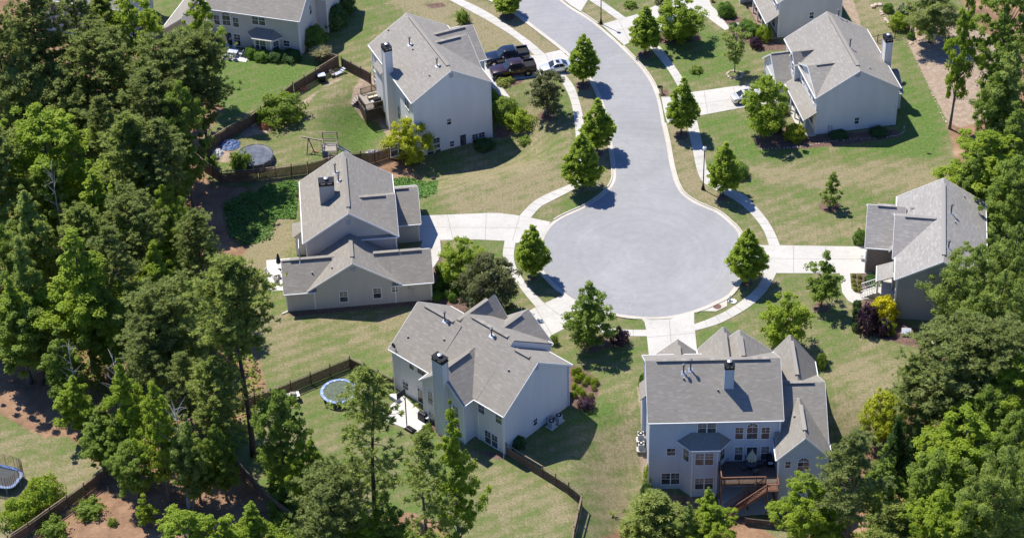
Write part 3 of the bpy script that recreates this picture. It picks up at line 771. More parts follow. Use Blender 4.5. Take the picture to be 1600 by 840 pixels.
        for px, py in caps:
            q, n = s.roofhit(px, py); m = MB()
            m.cyl(q[0], q[1], q[2] - .1, q[2] + .28, .07, n=8)
            o = m.build('vent_pipe', 'flashing', s.root); m = MB(); m.cyl(q[0], q[1], q[2] - .1, q[2] + .09, .13, .09, n=8); m.build('collar', 'dark_rubber', o)
    def chimney(s, u0, u1, v0, v1, zb, zt, mat=None):
        m = MB(); m.box(u0, u1, v0, v1, zb, zt)
        for x in (u0, u1):
            for y in (v0, v1): m.box(x - .05, x + .05, y - .05, y + .05, zb, zt - .02)
        o = m.build('chimney', mat or s.wm, s.root)
        c = MB(); c.box(u0 - .07, u1 + .07, v0 - .07, v1 + .07, zt - .16, zt + .1); c.box(u0 - .02, u1 + .02, v0 - .02, v1 + .02, zt + .1, zt + .34)
        c.box(u0 - .09, u1 + .09, v0 - .09, v1 + .09, zt + .34, zt + .40); c.build('chimney_cap', 'black_metal', o)
        x, y = (u0 + u1) / 2, (v0 + v1) / 2; k = MB(); k.cyl(x, y, zt + .38, zt + .55, .17, n=14); k.lathe([(0, .80), (.27, .72), (.27, .66), (.17, .6)], 14, (x, y, zt)); k.build('flue_cap', 'galvanised', o)
        w = u1 - u0; k = MB()
        k.box(u0 + w * .12, u0 + w * .42, v0 - .09, v0 - .02, zt + .15, zt + .27); k.box(u0 + w * .58, u0 + w * .88, v0 - .09, v0 - .02, zt + .15, zt + .27); k.build('cap_opening', 'flashing', o)
    def gable_vent(s, side, c, px, py, w=.5, h=.6):
        p = s.hit(side, c, px, py); X = np.array([1., 0, 0]) if side in 'sn' else np.array([0, 1., 0]); N = {'s': np.array([0, -1., 0]), 'n': np.array([0, 1., 0]), 'e': np.array([1., 0, 0]), 'w': np.array([-1., 0, 0])}[side]
        m = MB(); Z = np.array([0, 0, 1.0])
        for z in np.arange(-h / 2, h / 2, .1): m.bar(p - X * w / 2 + Z * z + N * .02, p + X * w / 2 + Z * z + N * .02, .03, .08, up=tuple(N))
        for a in (-1, 1): m.bar(p + X * a * w / 2 - Z * h / 2 + N * .03, p + X * a * w / 2 + Z * h / 2 + N * .03, .06, .06, up=tuple(N))
        m.build('gable_vent', 'off_white', s.root)
    def meter(s, side, c, px, py):
        p = s.hit(side, c, px, py); m = MB(); N = {'s': np.array([0, -1., 0]), 'e': np.array([1., 0, 0])}[side]; X = np.array([1., 0, 0]) if side == 's' else np.array([0, 1., 0])
        m.bar(p + N * .07 - np.array([0, 0, .25]), p + N * .07 + np.array([0, 0, .25]), .34, .14); m.bar(p + N * .05 - np.array([0, 0, 1.5]), p + N * .05, .06, .06); m.bar(p + X * .4 + N * .05 - np.array([0, 0, 1.3]), p + X * .4 + N * .05 + np.array([0, 0, .1]), .2, .1)
        m.build('meter_box', 'plastic_grey', s.root)
    def spout(s, pts):
        m = MB()
        for a, b in zip(pts[:-1], pts[1:]): m.bar(a, b, .09, .09)
        m.build('downspout', 'white_paint', s.root)
    def finish(s):
        s.wall.build('wall', s.wm, s.root)
        if s.brick.f: s.brick.build('brick_wall', 'brown_brick', s.root)
        s.roof.build('roof', s.rm, s.root); s.trim.build('eaves_trim', 'white_paint', s.root)

# ---- the white house with two pickups before its garage
h = N_ = House('white_house', 'white two-storey house with tall side chimney, wooden deck and two pickups on its drive', (-12.55, 28.04), 23, 'siding_white', 'shingle_roof')
h.gable(.35, 11.25, .35, 15.6, -3.6, 6.2, 9.5, 'v')
h.gable(5.8, 11.33, 3.7, 12.8, -2.0, 6.05, 8.8, 'u', rk=.25)
h.gable(5.9, 13.1, 6.6, 15.2, -1.0, 5.75, 8.35, 'u', rk=.3)
h.shed([(-.75, 9.6, 5.0), (-.75, 12.4, 5.0), (.5, 12.4, 6.0), (.5, 9.6, 6.0)])
h.wall.box(-.5, .4, 9.7, 12.3, -1.2, 4.95)
h.chimney(-.5, .45, 7.85, 9.1, -3.2, 9.7)
for a in [('s', .35, 622, 233, 2.2, 1.9, 'double', 1, 2), ('s', .35, 682, 223.5, 1.0, 1.75, 'double', 0, 1), ('s', .35, 706, 224.5, .65, .95, 'double', 0, 1), ('s', .35, 701.5, 190, .65, 1.0, 'double', 1, 1), ('s', .35, 747.5, 216, 1.9, 1.75, 'double', 0, 2)]: h.win(*a[:6], kind=a[6], blind=bool(a[7]), cols=a[8])
h.win('s', .35, 678, 235, 2.0, 1.8, 'double', True, 2); h.door('s', .35, 723.5, 219.5, .95, 2.0)
for px, py, w, hh in [(636, 162, 1.5, 1.4), (638, 193, 1.5, 1.5), (586, 118, .8, 1.3), (593, 94, 1.0, 1.2), (624, 176, .9, 2.0)]: h.win('w', .35, px, py, w, hh, 'double', False, 2 if w > 1.2 else 1)
h.gable_vent('s', .35, 705, 118)
h.vents([(640, 70, 1.1), (683, 103, 1.1)], [(607, 48), (645, 78), (671, 119)])
h.spout([(.25, .25, 5.7), (.25, .25, -3.2)]); h.spout([(11.35, .25, 5.7), (11.35, .25, -3.0)])
h.finish()

# ---- greige house, garage wing in front
h = A_ = House('grey_house', 'grey-beige house with long low front wing, wide roof chimney and small side patio', (-25.1, -1.72), 5.2, 'siding_greige', 'shingle_roof_taupe')
h.gable(.35, 11.2, .35, 12.7, -.3, 6.25, 10.0, 'v')
h.gable(5.75, 11.27, .38, 8.8, -.3, 6.2, 8.95, 'u', rk=.3)
h.gable(10.6, 14.3, 6.5, 14.0, -.3, 3.25, 5.7, 'u', rk=.3)
h.gable(-2.45, .9, -5.24, .75, -.3, 3.2, 5.45, 'u', rk=.3, rakes=(1, 0), vent=True)
h.gable(10.6, 14.95, -5.24, .75, -.3, 3.2, 5.45, 'u', rk=.3, rakes=(0, 1))
h.gable(.35, 11.1, -5.25, .76, -.3, 3.25, 6.75, 'v', ov=.35, rk=.3, posts=False, gutters=(0, 0))
# the low ridges run on into the valleys of the middle gable
h.poly_roof([[(1.2, -4.45, 3.79), (3.8, -2.245, 5.45), (1.2, -2.245, 5.45)], [(1.2, -2.245, 5.45), (3.8, -2.245, 5.45), (1.2, .3, 3.54)],
             [(10.3, -4.5, 3.76), (10.3, -2.245, 5.45), (7.65, -2.245, 5.45)], [(10.3, -2.245, 5.45), (7.65, -2.245, 5.45), (10.3, .3, 3.54)]])
h.roof.bar((-1.7, -2.245, 5.50), (3.2, -2.245, 5.50), .46, .13); h.roof.bar((8.3, -2.245, 5.50), (11.4, -2.245, 5.50), .46, .13)
h.wall.box(-1.05, .4, 5.6, 8.0, -.2, 3.0); h.poly_roof([[(-1.35, 5.3, 3.0), (-1.35, 8.3, 3.0), (.4, 7.6, 3.9), (.4, 6.0, 3.9)], [(-1.35, 5.3, 3.0), (.4, 6.0, 3.9), (.4, 5.3, 3.0)], [(-1.35, 8.3, 3.0), (.4, 8.3, 3.0), (.4, 7.6, 3.9)]])
h.chimney(2.5, 4.25, 5.2, 6.2, 6.5, 10.7, 'siding_greige')
for px, py, w, hh in [(537, 463, 1.0, 1.65), (589.5, 457.5, 1.0, 1.6)]: h.win('s', -5.25, px, py, w, hh, 'double', True)
h.win('s', -5.25, 617, 451.5, .75, .85, 'double', True)
h.win('w', .35, 468, 393, 1.6, 2.0, 'double', False, 2); h.win('w', -1.05, 461, 362, 1.6, 1.3, 'double', False, 2)
h.gable_vent('s', .35, 544.5, 347, .6, .7); h.gable_vent('s', -5.25, 551.5, 420.5, .65, .6)
h.vents([(524, 270, 1.3), (529, 283, 1.0)], [(519, 419), (488, 427)])
h.meter('s', -5.25, 640, 451)
h.spout([(14.85, -5.35, 2.8), (14.85, -5.35, -.0)]); h.spout([(-2.35, -5.35, .2), (-3.2, -5.7, .08)]); h.spout([(11.2, .25, 5.7), (11.2, .25, 3.9)])
h.finish()

# ---- the house in the middle foreground, chimney on its garden side
h = C_ = House('pale_house', 'pale two-storey house with chimney on a rear gable beside a concrete patio', (-14.38, -21.71), -43, 'siding_pale', 'shingle_roof_taupe')
h.gable(.4, 6.6, .4, 9.9, -.3, 6.25, 9.75, 'u', rakes=(1, 0))
h.gable(6.5, 13.7, .42, 12.5, -.3, 6.3, 10.55, 'u', rk=.0, gutters=(0, 1), rakes=(0, 0), posts=False)
h.gable(13.6, 17.5, .4, 11.2, -.3, 6.25, 10.1, 'u', rakes=(0, 1))
h.gable(2.95, 7.75, 5.25, 12.0, -.3, 6.3, 9.15, 'v')
h.gable(6.3, 13.05, 5.0, 12.95, -.3, 5.95, 8.7, 'v')
h.gable(6.75, 12.95, -1.25, 4.0, -.3, 6.2, 8.95, 'v', ov=.3)
h.chimney(9.3, 10.8, -2.05, -1.2, -.3, 11.0)
for px, py, w, hh in [(643.5, 570, .8, 1.25), (658.5, 577.5, 1.3, 1.45), (634, 602, 1.0, 1.1)]: h.win('s', .4, px, py, w, hh, 'double', px > 650)
h.door('s', .4, 657.5, 617.5, .95, 2.2)
for px, py, w, hh in [(673, 621, .8, 1.9), (675.5, 653, .95, 2.0), (712.5, 643, .95, 1.8), (714.5, 671, 1.0, 2.1)]: h.win('s', -1.25, px, py, w, hh, 'double', py < 650)
for px, py, w, hh in [(752.5, 638, 1.0, 1.4), (779.5, 653.5, 1.0, 1.4)]: h.win('s', .4, px, py, w, hh, 'double', False)
h.win('s', .4, 768, 685.5, 2.0, 1.9, 'double', False, 2)
h.win('e', 17.5, 836, 658.5, .7, 1.05, 'double')
h.gable_vent('e', 17.5, 838.5, 573, .55, .7); h.meter('e', 17.5, 855, 652)
h.vents([(695, 501, 1.25), (768, 524, 1.0)], [(637.5, 527), (694, 531), (795, 579)])
h.spout([(17.4, .28, 5.8), (17.4, .28, .1), (17.9, -.25, .08)]); h.spout([(.5, .28, 5.8), (.5, .28, .1)]); h.spout([(17.62, 11.1, 5.8), (17.62, 11.1, .1)]); h.spout([(13.05, -1.1, 5.6), (13.05, -1.1, .1)])
d = MB(); q, n = h.roofhit(617, 544)
d.lathe([(0, -.02), (.2, .02), (.34, .1)], 14, (0, 0, 0)); d.v = [tuple(q + np.array([0, 0, .55]) + np.array([v[0], -v[2] * .8 - .1, v[1]])) for v in d.v]
d.bar(q, q + np.array([0, 0, .55]), .06, .06); d.bar(q + np.array([0, 0, .4]), q + np.array([.05, -.5, .55]), .04, .04); d.build('satellite_dish', 'vent_grey', h.root)
h.finish()

# ---- walk-out house, deck at the back
h = E_ = House('blue_grey_house', 'blue-grey walk-out house with red-brown deck, bay window and ridge chimney', (14.6, -35.1), -.4, 'siding_blue', 'shingle_roof_taupe')
h.gable(0, 14.2, 0, 10.7, -4.7, 6.25, 10.0, 'u')
h.gable(.95, 6.75, 6.0, 12.9, -.5, 3.9, 6.45, 'v')
h.gable(6.4, 11.4, 6.0, 12.15, -.5, 5.9, 8.75, 'v')
h.gable(7.1, 14.15, 6.0, 11.2, -.5, 6.1, 9.05, 'v')
h.gable(13.9, 19.15, -.9, 9.9, -4.7, 3.45, 7.15, 'u', rakes=(0, 1), gutters=(0, 0))
h.gable(13.85, 19.17, -3.3, 2.6, -4.7, 3.45, 6.3, 'v', ov=.35)
h.gable(13.87, 19.2, 4.9, 12.5, -.5, 3.55, 7.1, 'v', ov=.35)
h.wall.box(-.45, .1, 6.5, 8.9, -1.5, 3.6); h.shed([(-.7, 6.3, 3.5), (-.7, 9.1, 3.5), (.1, 9.1, 4.3), (.1, 6.3, 4.3)])
h.chimney(8.2, 9.15, 2.6, 3.5, 6.5, 11.0)
# bay of two storeys with its hipped roof
bay = [(3.4, 0.02), (4.6, -1.35), (7.35, -1.35), (8.5, 0.02)]
for a, b in zip(bay[:-1], bay[1:]): h.wall.face([(*a, -4.7), (*b, -4.7), (*b, 2.95), (*a, 2.95)])
ev = [(2.95, -.02), (4.35, -1.7), (7.6, -1.7), (8.95, -.02)]
tp = [(4.5, -.02), (7.45, -.02)]
h.poly_roof([[(*ev[1], 2.95), (*ev[2], 2.95), (*tp[1], 4.15), (*tp[0], 4.15)], [(*ev[0], 2.95), (*ev[1], 2.95), (*tp[0], 4.15)], [(*ev[2], 2.95), (*ev[3], 2.95), (*tp[1], 4.15)], [(*ev[3], 2.94), (*ev[2], 2.94), (*ev[1], 2.94), (*ev[0], 2.94)]])
for a, b in zip(ev[:-1], ev[1:]): h.trim.bar((*a, 2.9), (*b, 2.9), .1, .14)
for x, y in bay[1:3]: h.trim.box(x - .08, x + .08, y - .08, y + .08, -4.7, 2.85)
for a in [(1104.5, 668, 2.05, 1.55, 2), (1048.5, 705, 1.0, 1.1, 1), (1047.5, 747, 2.05, 1.75, 2)]: h.win('s', 0, a[0], a[1], a[2], a[3], 'double', a[1] < 700, a[4])
h.win('s', -1.35, 1100.5, 716.5, 2.05, 1.8, 'double', True, 2); h.win('s', -1.35, 1100, 754.5, 2.05, 1.75, 'double', True, 2)
for (x0, y0), (x1, y1) in ((bay[0], bay[1]), (bay[2], bay[3])):
    t = np.array([x1 - x0, y1 - y0, 0]); t /= np.linalg.norm(t); nn = np.array([t[1], -t[0], 0])
    h.win_at((t, nn), np.array([(x0 + x1) / 2, (y0 + y1) / 2, 1.55]), .95, 1.9)
for px, py, w, hh, k in [(1155, 676, .95, 1.75, 'double'), (1175.4, 672.5, 1.25, 2.4, 'arch'), (1196, 675.7, .95, 1.75, 'double'), (1154, 708, .95, 2.1, 'double'), (1195.3, 707, .95, 2.1, 'double')]: h.win('s', 0, px, py, w, hh, k, k == 'double' and py > 700)
h.win('s', 0, 1174.3, 708.5, 1.2, 2.15, 'door')
h.win('s', -3.3, 1231, 725, .65, 1.0, 'double'); h.win('s', -3.3, 1255.3, 724.5, 1.3, 2.0, 'arch')
h.vents([(1068, 582, 1.15), (1079, 577.5, 1.4)], [(1068.5, 592), (1122, 610), (1241.5, 651)])
h.spout([(14.1, -.1, 5.7), (14.1, -.1, 4.2)]); h.spout([(-.05, -.1, 5.7), (-.05, -.1, -4.0)]); h.spout([(13.8, -3.35, 3.1), (13.8, -3.35, -4.1)])
h.meter('s', 0, 1132, 716)
h.finish()

# ---- white house on the right at the back
h = NE_ = House('white_porch_house', 'white house with front porch, roof dormers and white chimney at the lawn\'s strawed slope', (40.24, 26.71), 9.5, 'siding_white', 'shingle_roof')
h.gable(.35, 11.25, .35, 14.7, -.3, 6.2, 9.5, 'v')
h.gable(.3, 5.6, .42, 8.6, 3.3, 6.15, 8.2, 'u', rk=.25, ov=.06, gutters=(0, 0), rakes=(1, 0))
h.gable(-.35, 3.2, 8.4, 10.4, 3.3, 6.3, 7.4, 'u', rk=.2, ov=.2)
h.gable(-2.35, .6, 9.2, 15.6, -.3, 2.95, 5.55, 'u', rk=.3)
h.gable(11.0, 13.1, 3.9, 8.6, -.3, 3.0, 4.8, 'u', rk=.25)
h.shed([(-1.45, -.05, 2.75), (-1.45, 9.1, 2.75), (.36, 9.1, 3.85), (.36, -.05, 3.85)])
h.trim.bar((-1.47, -.05, 2.66), (-1.47, 9.1, 2.66), .1, .16)
for y in (.15, 2.3, 4.4, 6.4, 8.3): h.trim.box(-1.35, -1.17, y - .09, y + .09, -.1, 2.6)
p_ = MB(); p_.box(-1.5, .35, -.0, 9.0, -.3, .18); p_.build('porch_floor', 'drive_concrete', h.root)
h.chimney(11.3, 12.2, 6.3, 7.6, -.2, 9.3)
h.win('s', .35, 1338.5, 188.5, .65, 1.05, 'double')
for v, z, w, hh in [(1.6, 4.9, .9, 1.3), (3.6, 4.9, .9, 1.3), (6.6, 4.9, .9, 1.3), (2.2, 1.5, 1.6, 1.5), (6.4, 1.5, 1.6, 1.5)]: h.win_at('w', np.array([.30 if z > 3 else .35, v, z]), w, hh)
h.win_at('w', np.array([-.35, 9.4, 5.0]), .8, 1.2); h.win_at('w', np.array([.35, 4.4, 1.2]), 1.0, 2.1, 'door')
g_ = MB(); g_.box(-2.42, -2.36, 10.0, 14.8, -.1, 2.2); g_.build('garage_door', 'off_white', h.root)
h.gable_vent('s', .35, 1340.5, 116, .6, .8); h.meter('s', .35, 1295, 198)
h.vents([(1310, 26, 1.0), (1328, 74, 1.2)], [(1323, 34), (1359.5, 107.5)])
h.spout([(.25, .25, 5.8), (.25, .25, 3.9)]); h.spout([(11.35, .25, 5.8), (11.35, .25, .1)])
d = MB(); q, n = h.roofhit(1411, 136)
d.lathe([(0, -.02), (.2, .02), (.34, .1)], 14, (0, 0, 0)); d.v = [tuple(q + np.array([0, 0, .6]) + np.array([v[0], -v[2] * .8 - .1, v[1]])) for v in d.v]
d.bar(q, q + np.array([0, 0, .9]), .06, .06); d.build('satellite_dish', 'vent_grey', h.root)
h.finish()

# ---- dark sided house on the right, brick garage
h = R_ = House('slate_house', 'slate-grey house with brick garage wing beside the purple and yellow shrubs', (44.59, -11.64), -9.5, 'siding_slate', 'shingle_roof_silver')
h.gable(.5, 10.5, .35, 16.4, -.3, 6.2, 9.2, 'v')
h.gable(.1, 5.6, 4.7, 13.2, -.3, 6.1, 8.75, 'u', rk=.3)
h.gable(-3.1, .9, 8.8, 16.9, -.3, 4.3, 7.25, 'u', rk=.3, mb=h.brick, gutters=(1, 1))
h.gable(2.0, 5.0, 9.5, 16.2, 4.0, 5.8, 7.25, 'u', vent=False, posts=False, rakes=(0, 0), gutters=(0, 0))
h.shed([(-1.8, 3.6, 2.75), (-1.8, 6.7, 2.75), (.5, 6.7, 3.75), (.5, 3.6, 3.75)])
h.trim.bar((-1.84, 3.6, 2.66), (-1.84, 6.7, 2.66), .1, .16)
for y in (3.8, 6.5): h.trim.box(-1.72, -1.5, y - .11, y + .11, -.1, 2.6)
h.shed([(-.55, 8.6, 4.2), (-.55, 7.6, 4.2), (.2, 7.9, 4.9), (.2, 8.6, 4.9)])
p_ = MB(); p_.box(-1.8, .5, 3.6, 6.7, -.3, .9)
for k in range(5): p_.box(-2.15 - k * .3, -1.8 - k * .3, 3.8, 5.2, -.2, .75 - k * .17)
p_.build('porch_floor', 'drive_concrete', h.root)
r_ = MB()
for y in (3.75, 5.25):
    r_.bar((-1.9, y, 1.8), (-3.5, y, .95), .07, .06); r_.bar((-1.9, y, 1.05), (-3.5, y, .2), .05, .05)
    for k in range(9): r_.bar((-1.9 - k * .2, y, 1.8 - k * .106), (-1.9 - k * .2, y, 1.05 - k * .106), .04, .04)
r_.build('stair_railing', 'white_paint', h.root)
g_ = MB(); g_.box(-3.17, -3.11, 9.9, 14.8, -.1, 2.3); g_.build('garage_door', 'off_white', h.root)
h.win_at('w', np.array([.1, 10.2, 5.0]), 1.0, 1.4); h.win_at('w', np.array([.5, 2.0, 1.9]), 1.1, 1.6); h.win_at('w', np.array([.5, 5.0, 2.0]), 1.0, 2.1, 'door')
h.vents([(1486, 333, 1.2), (1482, 387, 1.0)], [(1507, 308), (1493, 348)])
h.spout([(.4, .25, 5.7), (.4, .25, .1)])
h.finish()

# ---- house behind the fenced garden, top left
h = T_ = House('taupe_house', 'taupe house with rear bay window facing the bright green lawn', (-42.2, 53.5), -17, 'siding_tan', 'shingle_roof_taupe')
h.gable(.3, 14.0, .35, 11.5, -.4, 6.1, 9.6, 'u')
h.gable(-5.5, .6, -2.2, 8.0, -.4, 3.1, 5.3, 'v')
h.gable(10.5, 15.6, 7.0, 15.0, -.4, 5.9, 8.2, 'u')
bay = [(6.6, .37), (7.6, -.75), (10.0, -.75), (11.0, .37)]
for a, b in zip(bay[:-1], bay[1:]): h.wall.face([(*a, -.3), (*b, -.3), (*b, 2.7), (*a, 2.7)])
ev = [(6.1, .33), (7.35, -1.1), (10.25, -1.1), (11.5, .33)]; tp = [(7.5, .33), (10.1, .33)]
h.poly_roof([[(*ev[1], 2.7), (*ev[2], 2.7), (*tp[1], 3.7), (*tp[0], 3.7)], [(*ev[0], 2.7), (*ev[1], 2.7), (*tp[0], 3.7)], [(*ev[2], 2.7), (*ev[3], 2.7), (*tp[1], 3.7)], [(*ev[3], 2.69), (*ev[2], 2.69), (*ev[1], 2.69), (*ev[0], 2.69)]])
for a, b in zip(ev[:-1], ev[1:]): h.trim.bar((*a, 2.65), (*b, 2.65), .1, .14)
for x, y in bay[1:3]: h.trim.box(x - .12, x + .12, y - .12, y + .12, -.3, 2.6)
h.win('s', -.75, 406, 70.5, 1.9, 1.5, 'double', False, 2)
for (x0, y0), (x1, y1) in ((bay[0], bay[1]), (bay[2], bay[3])):
    t = np.array([x1 - x0, y1 - y0, 0]); t /= np.linalg.norm(t); nn = np.array([t[1], -t[0], 0]); h.win_at((t, nn), np.array([(x0 + x1) / 2, (y0 + y1) / 2, 1.4]), .9, 1.6)
for px, py, w, hh, k in [(338.8, 31, .95, 1.6, 'double'), (353.4, 29, 1.25, 2.3, 'arch'), (368.6, 35, .95, 1.6, 'double'), (341.6, 58.6, 1.0, 2.0, 'double'), (371, 62.6, 1.0, 2.0, 'double')]: h.win('s', .35, px, py, w, hh, k)
h.win('s', .35, 404, 32, 2.0, 1.5, 'double', False, 2); h.win('s', .35, 448, 68, 1.0, 1.0, 'double'); h.door('s', .35, 356.5, 60.5, 1.3, 2.2)
for px, py in [(484.6, 16), (498, 8), (500, 34)]: h.win('e', 14.0, px, py, .9, 1.5, 'double')
h.spout([(13.9, .25, 5.6), (13.9, .25, .1)]); h.finish()

# ---- porch house at the top right, cut by the frame
h = U_ = House('beige_porch_house', 'beige house with long pillared porch behind clipped shrubs at the curving path', (38.12, 51.06), 9.5, 'siding_tan', 'shingle_roof')
h.gable(.1, 9.2, .1, 14.0, -.4, 6.1, 9.4, 'v')
h.gable(.05, 4.5, 1.2, 5.6, 3.4, 6.1, 7.6, 'u', rk=.2, ov=.25)
h.shed([(-1.75, -.2, 2.75), (-1.75, 9.5, 2.75), (.12, 9.5, 4.0), (.12, -.2, 4.0)])
h.trim.bar((-1.78, -.2, 2.66), (-1.78, 9.5, 2.66), .1, .16)
for y in (0.05, 2.4, 4.7, 7.0): h.trim.box(-1.65, -1.45, y - .1, y + .1, -.1, 2.6)
p_ = MB(); p_.box(-1.8, .1, -.1, 9.4, -.3, .2); p_.build('porch_floor', 'brown_brick', h.root)
for v, z, w, hh in [(2.3, 5.0, .95, 1.5), (4.3, 5.0, .95, 1.5), (2.2, 1.4, 1.5, 1.6), (6.2, 1.4, 1.5, 1.6)]: h.win_at('w', np.array([.05 if z > 3 else .1, v, z]), w, hh)
h.win_at('w', np.array([.1, 4.3, 1.2]), 1.0, 2.1, 'door'); h.win('s', .1, 1268, 24, .7, 1.1, 'double')
h.gable(-2.6, .3, 10.2, 16.5, -.3, 2.95, 5.3, 'u')
h.finish()

# ---- a house almost lost behind the pines, upper left
h = V_ = House('lilac_house', 'pale blue-lilac house half hidden behind the tall pines', tuple(at(70, 48)[:2]), -17, 'pale_lilac', 'shingle_roof')
h.gable(0, 13.0, 0, 9.0, -.4, 5.8, 9.0, 'u')
for u in (2.0, 5.0, 8.0, 11.0):
    h.win_at('s', np.array([u, 0, 4.3]), 1.0, 1.5); h.win_at('s', np.array([u, 0, 1.4]), 1.0, 1.6)
h.finish()
# ------------------------------------------------------------------ fences
def fence(label, tops, height=1.8, gap=0.24, step=2.3, group=None, name='wooden_fence', boards=.145, mat='fence_wood', ground=False):
    """plank fence traced along its top rail: posts, rails, planks with an open strip under the rail"""
    P = []
    for px, py in tops:
        if ground: P.append(gp(px, py)[:2])
        else:
            z = height
            for _ in range(20):
                p = at(px, py, z); z = float(terrain(p[0], p[1])) + height
            P.append(p[:2])
    root = empty(name, (P[0][0], P[0][1], float(terrain(*P[0]))), 0, label, 'fence', group)
    o = np.array([P[0][0], P[0][1], root.location.z])
    pl = MB(); rl = MB(); rnd = random.Random(len(tops) * 7 + int(abs(P[0][0])))
    g = lambda q: float(terrain(q[0], q[1]))
    npost = 0
    for a, b in zip(P[:-1], P[1:]):
        a = np.array(a); b = np.array(b); L = np.hypot(*(b - a)); d = (b - a) / L; nseg = max(1, round(L / step))
        for k in range(nseg + 1):
            if k == 0 and a is not P[0] and npost and not np.allclose(a, P[0]): continue
            q = a + d * L * k / nseg; z = g(q) - o[2]
            m = MB(); m.box(q[0] - o[0] - .055, q[0] - o[0] + .055, q[1] - o[1] - .055, q[1] - o[1] + .055, z - .15, z + height + .13); m.lathe([(.08, height + .13), (0, height + .2)], 4, (q[0] - o[0], q[1] - o[1], z))
            m.build('post', mat, root); npost += 1
        for k in range(nseg):
            q0 = a + d * L * k / nseg; q1 = a + d * L * (k + 1) / nseg
            for hh in (.3, height - gap - .08, height):
                rl.bar((*(q0 - o[:2]), g(q0) - o[2] + hh), (*(q1 - o[:2]), g(q1) - o[2] + hh), .05 if hh < height else .12, .09 if hh < height else .05)
        nb = int(L / boards)
        for k in range(nb):
            q = a + d * (k + .5) * boards; z = g(q) - o[2]; n = np.array([-d[1], d[0]]) * .035
            r = d * boards * .44; t = height - gap + rnd.uniform(-.02, .02)
            c = q - o[:2] + n
            e = n * .3
            pl.hexa([(*(c - r - e), z + .03), (*(c + r - e), z + .03), (*(c + r + e), z + .03), (*(c - r + e), z + .03)], [(*(c - r - e), z + t), (*(c + r - e), z + t), (*(c + r + e), z + t), (*(c - r + e), z + t)])
    pl.build('planks', mat, root); rl.build('rails', mat if not mat == 'fence_wood' else 'rail_wood', root)
    return root
fence('brown plank fence zigzagging round the garden with the pool and swing set', [(491, 77), (528, 86.5), (457, 129), (390, 180), (354, 199), (301, 233)], 1.85)
fence('brown plank fence running from the hedge corner to the white house wall', [(533, 89), (579, 114)], 1.85)
fence('brown plank fence along the low side of the pool garden, behind the grey house', [(301, 234), (318.6, 251), (346, 268.5), (404, 264), (480, 254), (516, 246), (563, 237), (607, 229), (634, 233)], 1.85)
fence('brown fence behind the trampoline with the blue ring', [(372, 622), (422, 607.6), (545.7, 557), (614, 590.5)], 1.75, gap=.30)
fence('plank fence half hidden in the ravine under the pines', [(330, 650), (354, 693), (380, 730), (423, 776), (452, 798)], 1.7, gap=.25)
fence('open-railed brown fence stepping from the pale house corner to the lawn strip', [(790.7, 692.5), (818, 710), (848, 728), (909, 772), (897, 823), (890, 870)], 1.7, gap=.5)
fence('brown fence above the clay slope, beside the netted trampoline', [(-20, 858), (43, 817), (76.7, 793), (130, 755), (178, 718), (186, 712)], 1.8, gap=.28)
fence('low dark picket fence under the deck stairs', [(1165, 809), (1210, 814)], 1.0, gap=-.05, boards=.26, name='picket_fence', mat='deck_dark')  # dark wood stands in for the shade round the stairs
def iron_fence():
    root = None; tops = [(1350, 60), (1372, 55), (1399, 49), (1420, 44)]
    P = [at(px, py, 1.2)[:2] for px, py in tops]
    root = empty('iron_fence', (*P[0], 0), 0, 'black iron fence across the grass behind the white chimney', 'fence'); o = P[0]
    b = MB()
    for a, c in zip(P[:-1], P[1:]):
        L = np.hypot(*(c - a))
        for z in (.2, 1.1): b.bar((*(a - o), z), (*(c - o), z), .04, .04)
        for k in range(int(L / .16)):
            q = a + (c - a) * k * .16 / L - o; b.bar((*q, 0), (*q, 1.2), .02, .02)
    b.build('bars', 'black_metal', root)
    for q in P:
        m = MB(); m.box(q[0] - o[0] - .05, q[0] - o[0] + .05, q[1] - o[1] - .05, q[1] - o[1] + .05, 0, 1.35); m.build('post', 'black_metal', root)
iron_fence()
fence('grey post fence climbing between the mulch beds at the top edge', [(1424, 46), (1421, 20), (1418, -12)], 1.4, gap=.5, step=3.0)

# ------------------------------------------------------------------ vehicles
def wheels(root, xs, half, r=.39, wd=.27):
    for x in xs:
        for sg in (-1, 1):
            y = sg * (half - wd / 2 + .01)
            w = empty('wheel', (x, y, r), 0); w.parent = root
            t = MB(); t.tube([(0, -wd / 2, 0), (0, -wd / 2 + .03, 0), (0, wd / 2 - .03, 0), (0, wd / 2, 0)], [r * .93, r, r, r * .93], 22); t.build('tyre', 'dark_rubber', w)
            m = MB(); m.tube([(0, sg * wd / 2 - .01 * sg, 0), (0, sg * (wd / 2 + .012), 0)], [r * .66, r * .58], 18)
            for k in range(5):
                a = k * 2 * math.pi / 5; m.bar((0, sg * (wd / 2 + .015), 0), (r * .55 * math.cos(a), sg * (wd / 2 + .015), r * .55 * math.sin(a)), .07, .03, up=(0, 1, 0))
            m.build('rim', 'chrome', w)
def loft(m, secs, close=True, mi=0):
    """skin rings of equal point count"""
    n = len(secs[0])
    for a, b in zip(secs[:-1], secs[1:]):
        for k in range(n):
            j = (k + 1) % n; m.face([a[k], a[j], b[j], b[k]], None, mi)
    m.face(secs[0][::-1], None, mi); m.face(secs[-1], None, mi)
def ringx(x, z0, zb, zt, w0, wb, wt):
    """cross section at x: sill width w0, belt width wb, top width wt (half widths)"""
    return [(x, -w0, z0), (x, -wb, z0 + .12), (x, -wb, zb), (x, -wt, zt), (x, wt, zt), (x, wb, zb), (x, wb, z0 + .12), (x, w0, z0)]
